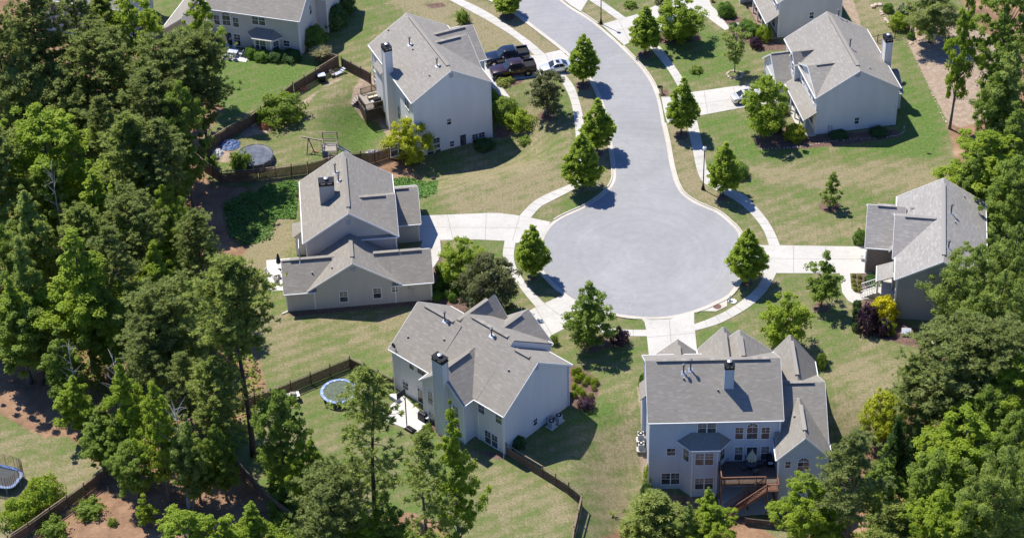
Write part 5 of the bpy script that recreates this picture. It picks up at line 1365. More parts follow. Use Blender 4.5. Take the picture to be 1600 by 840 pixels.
def hoop():
    p = gp(636, 668.5); p2 = gp(645, 676)
    r = empty('basketball_hoop', p, R(-43), 'portable basketball hoop with black base on the patio corner', 'basketball hoop')
    H = top_height(p, 618)
    m = MB(); m.hexa([(-.75, -.4, 0), (.75, -.4, 0), (.75, .5, 0), (-.75, .5, 0)], [(-.5, -.25, .28), (.5, -.25, .28), (.5, .3, .28), (-.5, .3, .28)]); m.v = [(x + .5, y, z) for x, y, z in m.v]; m.build('base', 'black_metal', r, bevel=.05)
    m = MB(); m.bar((0, 0, .1), (0, 0, H - .2), .09, .09); m.bar((0, 0, H - .7), (-.6, .1, H - .3), .06, .06); m.build('pole', 'black_metal', r)
    m = MB(); m.box(-.72, -.67, -.6, .75, H - .6, H + .25); m.build('backboard', 'net_black', r)
    m = MB(); n = 16
    for k in range(n): a = 2 * math.pi * k / n; b = a + 2 * math.pi / n; m.bar((-1.0 + .23 * math.cos(a), .1 + .23 * math.sin(a), H - .35), (-1.0 + .23 * math.cos(b), .1 + .23 * math.sin(b), H - .35), .025, .025)
    m.build('rim', 'terracotta', r)
hoop()
def grill_table():
    r = empty('potting_table', gp(458.5, 625), .3, 'small pale table with a crate on it by the trampoline fence', 'table'); m = MB(); m.box(-.75, .75, -.45, .45, .78, .84); m.build('table_top', 'off_white', r)
    for x in (-.65, .65):
        for y in (-.35, .35): m = MB(); m.box(x - .05, x + .05, y - .05, y + .05, 0, .78); m.build('leg', 'fence_wood', r)
    p = gp(458.5, 625); m = MB(); m.box(-.3, .35, -.22, .22, 0, .3)
    for z in (.08, .2): m.box(-.32, .37, -.24, .24, z, z + .05)
    o = m.build('wooden_crate', 'weathered_wood'); o.location = (p[0], p[1], p[2] + .84); tag(o, 'weathered crate standing on the small pale table', 'crate')
grill_table()
def bench_px(px, py, ang, label, mat):
    r = empty('storage_bench', gp(px, py), ang, label, 'bench'); m = MB(); m.box(-.75, .75, -.3, .3, 0, .5); m.build('chest', mat, r, bevel=.03)
    m = MB(); m.box(-.8, .8, -.33, .33, .5, .57); m.build('lid', 'off_white', r)
bench_px(616, 623, R(-43), 'pale storage bench against the pale house wall at the patio end', 'plastic_grey')
# side patio of the grey house
c = gp(431, 432); table(c, 'pale square-edged table on the grey house side patio', .6, 'off_white')
for k, (dx, dy) in enumerate([(-.9, .35), (.1, -.95), (.95, -.5)]): chair_obj(c + np.array([dx, dy, 0]), math.atan2(dy, dx) - math.pi / 2, 'dark framed chair round the table on the grey house side patio', 'off_white', 'chairs on the grey house side patio')
umbrella(gp(436.5, 422), 'closed navy umbrella beside the grey house side patio table', 'canvas_navy', 2.6, .24)
# rear patio of the taupe house
c = gp(361, 86)
def long_table(p, ang, label):
    r = empty('garden_table', p, ang, label, 'table'); m = MB(); m.box(-1.05, 1.05, -.55, .55, .7, .74); m.build('table_top', 'pale_lilac', r)
    for x in (-.95, .95):
        for y in (-.45, .45): m = MB(); m.box(x - .03, x + .03, y - .03, y + .03, 0, .7); m.build('leg', 'galvanised', r)
long_table(c, R(-14), 'long pale patio table behind the taupe house')
for dx, dy in [(-.75, -.95), (.05, -1.0), (.8, -1.0), (-.7, .95), (.1, .95), (-1.5, 0), (1.5, 0)]:
    a = R(-14); q = c + np.array([dx * math.cos(a) - dy * math.sin(a), dx * math.sin(a) + dy * math.cos(a), 0])
    chair_obj(q, math.atan2(dy, dx) + a - math.pi / 2, 'grey patio chair drawn up to the long table behind the taupe house', 'plastic_grey', 'chairs at the long patio table')
umbrella(gp(354, 77), 'closed cream umbrella by the taupe house patio door', 'cushion_cream', 2.4, .22)
# air conditioners
def ac(p, ang, label):
    r = empty('air_conditioner', p, ang, label, 'air conditioner', None); s_ = .31
    m = MB(); m.box(-s_, s_, -s_, s_, .06, .82)
    for z in np.arange(.14, .8, .09): m.box(-s_ - .012, s_ + .012, -s_ - .012, s_ + .012, z, z + .035)
    m.build('cabinet', 'plastic_grey', r)
    m = MB(); m.box(-s_ - .03, s_ + .03, -s_ - .03, s_ + .03, .82, .87); m.build('top_plate', 'plastic_grey' if 'shade' in label else 'off_white', r)  # greyer plate on the shaded units: shade put into the colour
    m = MB(); m.lathe([(.33, .875), (.33, .89), (0, .90)], 20); o = m.build('fan_grille', 'black_metal', r); k = MB(); k.cyl(0, 0, .9, .93, .12, n=12); k.build('fan_hub', 'off_white', o)
    m = MB(); m.box(-.52, .52, -.52, .52, -.15, .06); m.build('pad', 'kerb_concrete', r)
for (u, v), lab in zip([(-.62, 5.7), (-.62, 4.7)], ['upper of the two white-topped air conditioners left of the blue-grey house', 'lower of the two white-topped air conditioners left of the blue-grey house']):
    p = at_house(E_, u, v, 0); ac((p[0], p[1], float(terrain(p[0], p[1])) + .12), 0, lab)
for (px, py), lab in zip([(862, 666), (873, 657)], ['air conditioner in the shade of the pale house gable, nearer its small window', 'air conditioner in the shade of the pale house gable, nearer the shrub bed']): ac(gp(px, py), R(47), lab)
for (px, py), lab in zip([(1443, 531), (1463, 536)], ['shaded air conditioner under the slate house wall, beside the white vent hood', 'shaded air conditioner under the slate house wall, beside the bushy tree']): ac(gp(px, py), R(-9), lab)
m = MB(); m.hexa([(-.55, -.35, .0), (.55, -.35, .0), (.55, .35, .0), (-.55, .35, .0)], [(-.55, -.35, .45), (.55, -.35, .45), (.55, .35, .8), (-.55, .35, .8)]); o = m.build('crawl_hatch', 'flashing'); o.location = gp(1415.5, 523); o.rotation_euler = (0, 0, R(-9)); tag(o, 'sloped metal hatch at the slate house foot', 'hatch')
# retaining wall, planter, stones
m = MB(); a = at_house(E_, .0, -.3, -4.0); b = at_house(E_, 1.9, -1.7, -4.0); m.bar(a, b, .28, .9); o = m.build('retaining_wall', 'white_paint'); tag(o, 'short white retaining wall at the blue-grey house corner', 'wall')
m = MB(); p = at_house(E_, 10.6, -2.6, 0); m.prism([tuple(at_house(E_, u, v, 0)[:2]) for u, v in ((7.6, -.05), (13.7, -.05), (13.7, -4.3), (9.2, -4.6), (7.6, -5.4))], -4.6, -4.13); tag(m.build('lower_patio', 'patio_concrete'), kind='structure')
def planter(px, py, label, mat):
    r = empty('planter', gp(px, py), 0, label, 'planter'); m = MB(); m.lathe([(.16, 0), (.26, .42), (.30, .44), (.30, .5), (.25, .5), (.22, .4), (0, .38)], 16); m.build('pot', mat, r)
    m = MB(); rnd = random.Random(2)
    for k in range(40): a = rnd.uniform(0, 6.28); t = rnd.uniform(.1, .35); m.face([(0, 0, .4), (t * .5 * math.cos(a + .2), t * .5 * math.sin(a + .2), .6), (t * math.cos(a), t * math.sin(a), .55 + t * .5)])
    m.build('flowers', 'off_white', r)
planter(1347, 406, 'white planter on the drive by the brick garage', 'off_white'); planter(1113, 3, 'terracotta planter by the porch house garage', 'terracotta')
def stones(name, label, line, size=.32, closed=False, mat='stone', cat='stone edging'):
    P = smooth_line([gp(a, b)[:2] for a, b in line], 8); rnd = random.Random(int(line[0][0])); m = MB(); acc = 0
    for a, b in zip(P[:-1], P[1:]):
        L = np.hypot(*(b - a)); acc += L
        if acc > size * .8:
            acc = 0; z = float(terrain(*a)); s_ = size * rnd.uniform(.6, 1.15); c = a + np.array([rnd.uniform(-.08, .08), rnd.uniform(-.08, .08)])
            base = len(m.v); m.lathe([(0, -.05), (s_ * .55, 0), (s_ * .5, s_ * .35), (0, s_ * .5)], 6, (c[0], c[1], z))
            for i in range(base, len(m.v)): m.v[i] = (m.v[i][0] + rnd.uniform(-.05, .05), m.v[i][1] + rnd.uniform(-.05, .05), m.v[i][2] + rnd.uniform(-.03, .03))
    tag(m.build(name, mat), kind='stuff')
stones('stone_edging', 'pale stone edge between the grass and the strawed slope', [(1411, 60), (1423, 80), (1440, 112), (1458, 150), (1474, 184), (1484, 196)], .22)
stones('stone_edging', 'stone border looping round the small bed on the strawed slope', [(1417, 60), (1432, 50), (1452, 46), (1468, 43), (1472, 50), (1455, 56), (1438, 62), (1421, 70)], .42)
stones('stone_edging', 'ring of stones round the young tree before the porch house', [(1148 + 11.5 * math.cos(a), 117 + 6 * math.sin(a)) for a in np.linspace(0, 6.283, 17)], .36)
stones('stone_edging', 'stone edge along the beds at the upper garden path', [(1374, 14), (1380, 26), (1386, 34), (1394, 44)], .5)
stones('stone_edging', 'curved stone edge of the shaded bed below the white porch house', [(1186, 233), (1230, 231), (1262, 228), (1300, 221), (1340, 217), (1390, 214), (1410, 208), (1414, 196)], .2)
stones('stone_steps', 'flat pale stones at the top edge of the garden', [(1360, 14), (1366, 10), (1373, 9), (1382, 7)], .75, cat='stone steps')
# ------------------------------------------------------------------ plants
leafmat('leaf_bright', (0.217, 0.322, 0.030), (0.423, 0.512, 0.055), .54)
leafmat('leaf_lime', (0.235, 0.346, 0.032), (0.423, 0.517, 0.055), .54)
leafmat('leaf_mid', (0.169, 0.261, 0.041), (0.345, 0.439, 0.077), .55)
leafmat('leaf_oak', (0.185, 0.257, 0.063), (0.394, 0.443, 0.136), .52)
leafmat('leaf_street', (0.211, 0.319, 0.032), (0.454, 0.546, 0.065), .55, objvar=.15)
leafmat('leaf_pale', (0.212, 0.286, 0.064), (0.399, 0.475, 0.118), .54)
leafmat('leaf_olive', (0.098, 0.127, 0.041), (0.218, 0.218, 0.086), .42)
leafmat('leaf_dark', (0.055, 0.121, 0.033), (0.121, 0.209, 0.055), .42)
leafmat('needle_dark', (0.179, 0.231, 0.082), (0.392, 0.445, 0.157), .54)
leafmat('needle_mid', (0.224, 0.292, 0.084), (0.459, 0.519, 0.157), .54)
leafmat('leaf_yellow', (0.209, 0.275, 0.020), (0.616, 0.627, 0.038), .42)
leafmat('leaf_gold', (0.520, 0.470, 0.012), (0.660, 0.600, 0.016), .30)
leafmat('leaf_purple', (0.035, 0.019, 0.032), (0.095, 0.047, 0.071), .12)
leafmat('leaf_box', (0.094, 0.193, 0.029), (0.220, 0.352, 0.055), .42)
leafmat('leaf_chartreuse', (0.193, 0.242, 0.036), (0.362, 0.386, 0.085), .3)
leafmat('leaf_greyblue', (0.090, 0.127, 0.103), (0.169, 0.206, 0.169), .2)
leafmat('leaf_straw', (0.290, 0.278, 0.145), (0.507, 0.470, 0.290), .3)
leafmat('leaf_ivy', (0.065, 0.162, 0.026), (0.162, 0.292, 0.051), .2)

def quads_mesh(name, C, Nn, S, tone, mat, rng, aspect=1.0, axis=None):
    """many leaf faces: centres C, normals Nn, sizes S; axis = long direction for needles"""
    n = len(C)
    if axis is None:
        a = rng.normal(size=(n, 3)); a -= Nn * np.sum(a * Nn, 1, keepdims=True)
    else: a = axis
    a /= np.linalg.norm(a, axis=1, keepdims=True) + 1e-9
    b = np.cross(Nn, a); b /= np.linalg.norm(b, axis=1, keepdims=True) + 1e-9
    s = S[:, None]
    A = a * s * .5; B = b * s * .5 * aspect
    fold = Nn * s * .10
    V = np.stack([C - A, C + B * .9 - A * .1 + fold, C + A, C - B * .9 - A * .1 + fold], 1).reshape(-1, 3)
    me = bpy.data.meshes.new(name)
    me.vertices.add(4 * n); me.vertices.foreach_set('co', V.astype(np.float32).ravel())
    me.loops.add(4 * n); me.loops.foreach_set('vertex_index', np.arange(4 * n, dtype=np.int32))
    me.polygons.add(n); me.polygons.foreach_set('loop_start', np.arange(0, 4 * n, 4, dtype=np.int32))
    me.update(calc_edges=True)
    at_ = me.attributes.new('tone', 'FLOAT', 'POINT'); at_.data.foreach_set('value', np.repeat(np.clip(tone, 0, 1), 4).astype(np.float32))
    me.materials.append(MATS[mat]); return me

def unit(v): return v / (np.linalg.norm(v, axis=-1, keepdims=True) + 1e-9)
def sph(rng, n): return unit(rng.normal(size=(n, 3)))

def clumps_to_leaves(rng, P, Rr, per, leaf, name, mat, squash=.8, up=.95, scatter=.46, ctone=.25):
    """leaves set on the outer shell of many small clumps"""
    n = len(P); k = per
    idx = np.repeat(np.arange(n), k)
    d = sph(rng, n * k); d[:, 2] = np.where(d[:, 2] < -.35, -d[:, 2] * .6, d[:, 2])
    d = unit(d)
    r = Rr[idx] * (1 - np.abs(rng.normal(0, scatter, n * k)).clip(0, .9))
    # knobbly clump surface
    r *= 1 + .22 * np.sin(d[:, 0] * 7 + idx) * np.sin(d[:, 1] * 6 + idx * 1.7) + .1 * rng.normal(size=n * k)
    off = d * r[:, None]; off[:, 2] *= squash
    C = P[idx] + off
    N = unit(d * .7 + np.array([0, 0, up]) + rng.normal(size=(n * k, 3)) * .40)
    S = leaf * rng.uniform(.65, 1.35, n * k)
    tone = .5 + ctone * rng.normal(size=n)[idx] * .6 + rng.normal(size=n * k) * .17
    return quads_mesh(name, C, N, S, tone, mat, rng, .75)

def trunk_mesh(name, mat, H, r0, limbs, lean=(0, 0), top=.97, seed=0):
    rng = random.Random(seed); m = MB(); n = 9; pts = []; rad = []
    for k in range(n + 1):
        t = k / n; pts.append((lean[0] * t + math.sin(t * 5 + seed) * .012 * H * t, lean[1] * t + math.cos(t * 4 + seed * 2) * .012 * H * t, H * top * t))
        rad.append(r0 * (1 - t) ** .8 * (1.0 if k else 1.35) + .02)
    m.tube(pts, rad, 7)
    P = np.array(pts)
    for z, tip, r in limbs:
        t = min(.97, z / (H * top)); i = int(t * n); f = t * n - i; a = P[i] * (1 - f) + P[min(i + 1, n)] * f
        tip = np.array(tip); mid = a * .5 + tip * .5 + np.array([rng.uniform(-.2, .2), rng.uniform(-.2, .2), .04 * H * rng.uniform(0, .6)])
        m.tube([a, mid, tip], [r, r * .65, r * .2], 5, cap=False)
    me = bpy.data.meshes.new(name); me.from_pydata(m.v, [], m.f); me.materials.append(MATS[mat]); me.polygons.foreach_set('use_smooth', [True] * len(me.polygons)); me.update()
    return me

def env_broad(t, kind):
    if kind == 'ovate': return np.where(t < .28, .62 + .38 * np.sin(t / .28 * math.pi / 2), np.maximum(.05, 1 - ((t - .28) / .74) ** 1.35))
    if kind == 'round': return np.sqrt(np.clip(1 - (2 * t - .9) ** 2 * .95, .04, 1))
    if kind == 'tall': return np.where(t < .35, .55 + .45 * t / .35, np.maximum(.10, 1 - ((t - .35) / .66) ** 1.15))
    if kind == 'vase': return np.clip(.45 + .75 * t, 0, 1) * np.where(t > .75, np.sqrt(np.clip(1 - ((t - .75) / .27) ** 2, .03, 1)), 1)
    if kind == 'cone': return np.maximum(.04, 1 - t ** .9)
    return np.ones_like(t)

def gen_broad(name, H, Rc, base, kind, mat, nclump, csize, per, leaf, seed, bark='bark_grey', lobes=.3, r0=None, inner=.25, squash=.8, up=.95):
    rng = np.random.default_rng(seed); h0 = base * H; hc = H - h0
    t = rng.uniform(0, 1, nclump * 6); keep = rng.uniform(0, 1, len(t)) < env_broad(t, kind) ** 1.2 + .06
    t = t[keep][:nclump]; n = len(t); a = rng.uniform(0, 2 * math.pi, n)
    lob = 1 + lobes * (np.sin(a * 3 + seed + t * 7) * .55 + np.sin(a * 2 - t * 11 + seed * 1.7) * .45) + lobes * .35 * rng.normal(size=n)
    rr = Rc * env_broad(t, kind) * lob
    frac = np.where(rng.uniform(0, 1, n) < inner, rng.uniform(.1, .6, n), rng.uniform(.68, 1.0, n))
    P = np.stack([np.cos(a) * rr * frac, np.sin(a) * rr * frac, h0 + hc * t * .96 + csize * .2], -1)
    cs = csize * rng.uniform(.42, 1.42, n) * (1 - .35 * t)
    top = np.argmax(t); P[top] = [0, 0, H - cs[top] * .6]
    crown = clumps_to_leaves(rng, P, cs, per, leaf, name + '_crown', mat, squash, up)
    limbs = []
    for i in rng.permutation(n)[:min(n, 26)]:
        limbs.append((max(h0 * .75, P[i, 2] - np.hypot(P[i, 0], P[i, 1]) * rng.uniform(.5, .9) - .3), tuple(P[i]), .035 + .005 * H * rng.uniform(.5, 1)))
    trunk = trunk_mesh(name + '_trunk', bark, H, r0 or .016 * H, limbs, seed=seed)
    return trunk, crown, H, Rc

def gen_pine(name, H, Rc, base, mat, seed, whorl=.75, tufts=13, prof='loblolly', needle=.50, nper=24, bark='bark_pine', dens=1.0):
    rng = np.random.default_rng(seed); rnd = random.Random(seed)
    C = []; limbs = []; z = base * H
    while z < H * .985:
        t = (z - base * H) / (H - base * H)
        if prof == 'loblolly': env = (.55 + .45 * min(1, t / .25)) * (1 - max(0, (t - .35) / .65) ** 1.5) + .07
        elif prof == 'young': env = (1 - t) ** .85 + .05
        else: env = math.sqrt(max(.03, 1 - (2 * t - .95) ** 2))
        nb = rnd.choice([3, 4, 4, 5]) if prof != 'young' else 6
        ph = rnd.uniform(0, 6.28)
        for k in range(nb):
            if rnd.random() > .9 * dens + .05: continue
            a = ph + k * 2 * math.pi / nb + rnd.uniform(-.4, .4); L = Rc * env * rnd.uniform(.55, 1.15); rise = (.15 + .45 * t) * L * rnd.uniform(.4, 1.2)
            if L < .25: L = .25
            tip = np.array([math.cos(a) * L, math.sin(a) * L, z + rise]); root = np.array([0, 0, z])
            limbs.append((z, tuple(tip), .02 + .012 * L))
            m = max(3, int(tufts * (.5 + L / Rc)))
            for q in range(m):
                f = rnd.uniform(.35, 1.04) if q else 1.0
                w = .16 * L + .22
                C.append(root + (tip - root) * f + np.array([rnd.gauss(0, w * .75), rnd.gauss(0, w * .75), rnd.gauss(.08, w * .35)]))
        z += whorl * rnd.uniform(.7, 1.3) * (1 - .35 * t)
    for k in range(14): C.append(np.array([rnd.gauss(0, .2), rnd.gauss(0, .2), H - rnd.uniform(0, 1.0)]))
    C = np.array(C); n = len(C); idx = np.repeat(np.arange(n), nper)
    d = sph(rng, n * nper); d[:, 2] = np.abs(d[:, 2]) * .9 - .12; d = unit(d)
    ln = needle * rng.uniform(.7, 1.3, n * nper)
    cen = C[idx] + d * ln[:, None] * .5
    Nn = rng.normal(size=(n * nper, 3)) + np.array([-.3, 0, 2.0]); Nn -= d * np.sum(Nn * d, 1, keepdims=True); Nn = unit(Nn)
    tone = .5 + .18 * rng.normal(size=n)[idx] + .16 * rng.normal(size=n * nper)
    crown = quads_mesh(name + '_crown', cen, Nn, ln, tone, mat, rng, .24, axis=d)
    # a few dead stubs under the crown
    for k in range(5):
        zz = H * rnd.uniform(.2, base); a = rnd.uniform(0, 6.28); limbs.append((zz, (math.cos(a) * .9, math.sin(a) * .9, zz + .15), .03))
    trunk = trunk_mesh(name + '_trunk', bark, H, .0125 * H + .03, limbs, lean=(rnd.uniform(-.02, .02) * H, rnd.uniform(-.02, .02) * H), seed=seed)
    return trunk, crown, H, Rc

def gen_snag(name, H, seed):
    rnd = random.Random(seed); limbs = []
    for k in range(22):
        z = H * rnd.uniform(.45, .97); a = rnd.uniform(0, 6.28); L = H * .16 * rnd.uniform(.5, 1.2); limbs.append((z, (math.cos(a) * L, math.sin(a) * L, z + L * rnd.uniform(.1, .9)), .05))
    return trunk_mesh(name + '_trunk', 'dead_wood', H, .016 * H, limbs, seed=seed), None, H, H * .16

SPEC = {
    'street1': gen_broad('street1', 8.0, 2.15, .19, 'ovate', 'leaf_street', 249, 0.48, 102, 0.239, 11, lobes=.16, r0=.11),
    'street2': gen_broad('street2', 8.0, 2.25, .18, 'ovate', 'leaf_street', 266, 0.47, 97, 0.239, 12, lobes=.20, r0=.11),
    'street3': gen_broad('street3', 8.0, 2.45, .16, 'ovate', 'leaf_street', 307, 0.47, 93, 0.239, 13, lobes=.14, r0=.11),
    'bright1': gen_broad('bright1', 20, 4.2, .25, 'tall', 'leaf_bright', 212, 0.85, 184, 0.282, 21, lobes=.42),
    'bright2': gen_broad('bright2', 18, 4.8, .22, 'round', 'leaf_lime', 221, 0.89, 184, 0.282, 22, lobes=.40),
    'bright3': gen_broad('bright3', 16, 3.0, .20, 'tall', 'leaf_bright', 144, 0.74, 184, 0.269, 23, lobes=.50),
    'mid1': gen_broad('mid1', 18, 4.6, .22, 'round', 'leaf_mid', 229, 0.89, 184, 0.282, 31, lobes=.38),
    'mid2': gen_broad('mid2', 15, 3.6, .18, 'tall', 'leaf_mid', 187, 0.78, 184, 0.269, 32, lobes=.40),
    'pale1': gen_broad('pale1', 17, 3.8, .22, 'tall', 'leaf_pale', 204, 0.78, 184, 0.255, 33, lobes=.42),
    'oak1': gen_broad('oak1', 17, 5.2, .24, 'round', 'leaf_oak', 195, 1.15, 234, 0.269, 41, lobes=.28, squash=.65, up=1.1),
    'oak2': gen_broad('oak2', 15, 4.6, .22, 'round', 'leaf_oak', 161, 1.11, 234, 0.269, 42, lobes=.32, squash=.65, up=1.1),
    'willowy': gen_broad('willowy', 15, 5.0, .12, 'round', 'leaf_pale', 289, 0.78, 184, 0.228, 43, lobes=.40, squash=1.0, up=.3),
    'loose1': gen_broad('loose1', 9.5, 3.0, .10, 'tall', 'leaf_mid', 138, 0.70, 115, 0.258, 51, lobes=.36, r0=.12),
    'loose2': gen_broad('loose2', 8.5, 2.5, .14, 'tall', 'leaf_mid', 97, 0.60, 93, 0.239, 52, lobes=.48, r0=.09),
    'lawn1': gen_broad('lawn1', 8.0, 2.9, .08, 'round', 'leaf_bright', 149, 0.75, 126, 0.248, 53, lobes=.26, r0=.12),
    'vase1': gen_broad('vase1', 6.0, 1.7, .25, 'vase', 'leaf_pale', 69, 0.48, 77, 0.184, 54, lobes=.34, r0=.06),
    'olive1': gen_broad('olive1', 6.5, 3.4, .06, 'round', 'leaf_olive', 195, 0.68, 143, 0.202, 61, lobes=.18, r0=.1),
    'olive2': gen_broad('olive2', 5.6, 2.4, .12, 'round', 'leaf_olive', 103, 0.62, 132, 0.184, 62, lobes=.22, r0=.09),
    'sapling': gen_broad('sapling', 5.0, 1.3, .12, 'tall', 'leaf_bright', 51, 0.45, 66, 0.239, 63, lobes=.45, r0=.05),
    'saplingstreet': gen_broad('saplingstreet', 5.4, 1.5, .10, 'ovate', 'leaf_mid', 69, 0.45, 77, 0.202, 64, lobes=.30, r0=.05),
    'yellowtree': gen_broad('yellowtree', 5.0, 3.2, .05, 'round', 'leaf_yellow', 138, 0.72, 143, 0.202, 65, lobes=.22, r0=.1),
    'pine1': gen_pine('pine1', 26, 4.4, .50, 'needle_dark', 71),
    'pine2': gen_pine('pine2', 24, 3.9, .42, 'needle_mid', 72),
    'pinetall': gen_pine('pinetall', 27, 4.4, .60, 'needle_mid', 79, whorl=.6, tufts=14),
    'pine3': gen_pine('pine3', 25, 4.2, .46, 'needle_dark', 73, whorl=1.0, dens=.85),
    'pine4': gen_pine('pine4', 20, 4.8, .34, 'needle_dark', 74, prof='round', tufts=16),
    'pineopen': gen_pine('pineopen', 24, 4.0, .34, 'needle_mid', 75, whorl=1.15, tufts=9, dens=.78),
    'pineyoung': gen_pine('pineyoung', 9, 3.2, .05, 'needle_mid', 76, whorl=.5, tufts=9, prof='young'),
    'cedar': gen_broad('cedar', 9, 2.0, .04, 'cone', 'leaf_dark', 149, 0.65, 132, 0.184, 77, lobes=.12, up=.2, squash=1.1),
    'snag1': gen_snag('snag1', 17, 81), 'snag2': gen_snag('snag2', 14, 82),
}
KIND = {'street': 'street_tree', 'bright': 'broadleaf_tree', 'mid': 'broadleaf_tree', 'pale': 'broadleaf_tree', 'oak': 'oak_tree', 'willowy': 'broadleaf_tree', 'loose': 'lawn_tree', 'lawn': 'lawn_tree', 'vase': 'ornamental_tree', 'olive': 'ornamental_tree', 'sapling': 'sapling', 'yellow': 'ornamental_tree', 'pine': 'pine_tree', 'cedar': 'cedar_tree', 'snag': 'dead_tree'}
trng = random.Random(99)
def plant(spec, base=None, top=None, H=None, W=None, label='', group=None, spin=None):
    """base pixel (foot of the trunk) with top row, or crown top pixel with a height in metres; W = crown width in photo pixels"""
    tr, cr, H0, R0 = SPEC[spec]
    if base is not None:
        p = gp(*base)
        if H is None: H = top_height(p, top)
    else:
        z = H
        for _ in range(15):
            p = at(top[0], top[1], z); z = float(terrain(p[0], p[1])) + H
        p = np.array([p[0], p[1], float(terrain(p[0], p[1]))])
    scale_px = F / ((np.array(p) + [0, 0, H * .6] - CAM) @ FW)
    sw = (W / scale_px) / (2 * R0 * (1.0 if H > 11 else 1.1)) if W else H / H0
    kind = next(v for k, v in KIND.items() if spec.startswith(k))
    r = empty(kind, p, spin if spin is not None else trng.uniform(0, 6.28), label, 'sapling' if kind == 'sapling' else 'tree', group)
    r.scale = (sw, sw, H / H0); r.rotation_euler.x = trng.uniform(-.03, .03); r.rotation_euler.y = trng.uniform(-.03, .03)
    t = bpy.data.objects.new('trunk', tr); COL.objects.link(t); t.parent = r
    if cr is not None:
        c = bpy.data.objects.new('crown', cr); COL.objects.link(c); c.parent = r
    return r

ST = 'pointed trees lining the street'
for sp, b, t, W, lab in [
    ('street1', (793, 24), -22, 44, 'pointed street tree at the top edge, its crown cut by the frame'),
    ('street1', (911, 132), 53, 50, 'pointed street tree just behind the silver saloon'),
    ('street2', (933, 238), 155, 55, 'pointed street tree behind the fuller one where the pavement bends'),
    ('street3', (910, 296), 208, 66, 'full street tree by the upper left curve into the bulb'),
    ('street1', (833, 433), 350, 54, 'pointed street tree between the two left driveways'),
    ('street3', (1166, 441), 357, 66, 'broad street tree on the right rim of the bulb by the hydrant'),
    ('street2', (1129, 306), 223, 56, 'pointed street tree beside the globe lamp'),
    ('street2', (1064, 210), 122, 51, 'pointed street tree at the drive of the champagne saloon'),
    ('street1', (1008, 84), 10, 51, 'pointed street tree on the verge beside the top right driveway')]:
    plant(sp, b, t, None, W, lab, ST)
for sp, b, t, W, lab in [
    ('lawn1', (1062, 62), -8, 74, 'spreading open tree over the top right driveway'),
    ('loose1', (921, 541), 440, 84, 'large dark green open tree beside the pale house drive'),
    ('loose2', (1283, 478), 391, 62, 'feathery young tree below the right hand driveway'),
    ('lawn1', (1226, 543), 458, 78, 'bushy round tree behind the blue-grey house roofs'),
    ('saplingstreet', (1297, 323), 268, 33, 'small young tree in a mulch ring on the striped lawn'),
    ('lawn1', (1196, 212), 117, 76, 'bushy round tree shading the champagne saloon'),
    ('vase1', (1148, 113), 45, 46, 'slender light green tree inside the stone ring'),
    ('olive2', (854, 181), 112, 62, 'low dark bronze tree on the white house lawn'),
    ('olive1', (768, 496), 402, 98, 'broad dark bronze tree behind the pale house roof'),
    ('lawn1', (722, 440), 372, 72, 'green rounded tree beside the grey house walk'),
    ('yellowtree', (640, 250), 190, 76, 'yellow-green rounded tree at the white house corner'),
    ('yellowtree', (1381, 684), 618, 78, 'golden yellow-green bush tree at the right woodland edge'),
    ('olive2', (1035, 25), -12, 30, 'dark bronze tree above the top right driveway')]:
    plant(sp, b, t, None, W, lab)

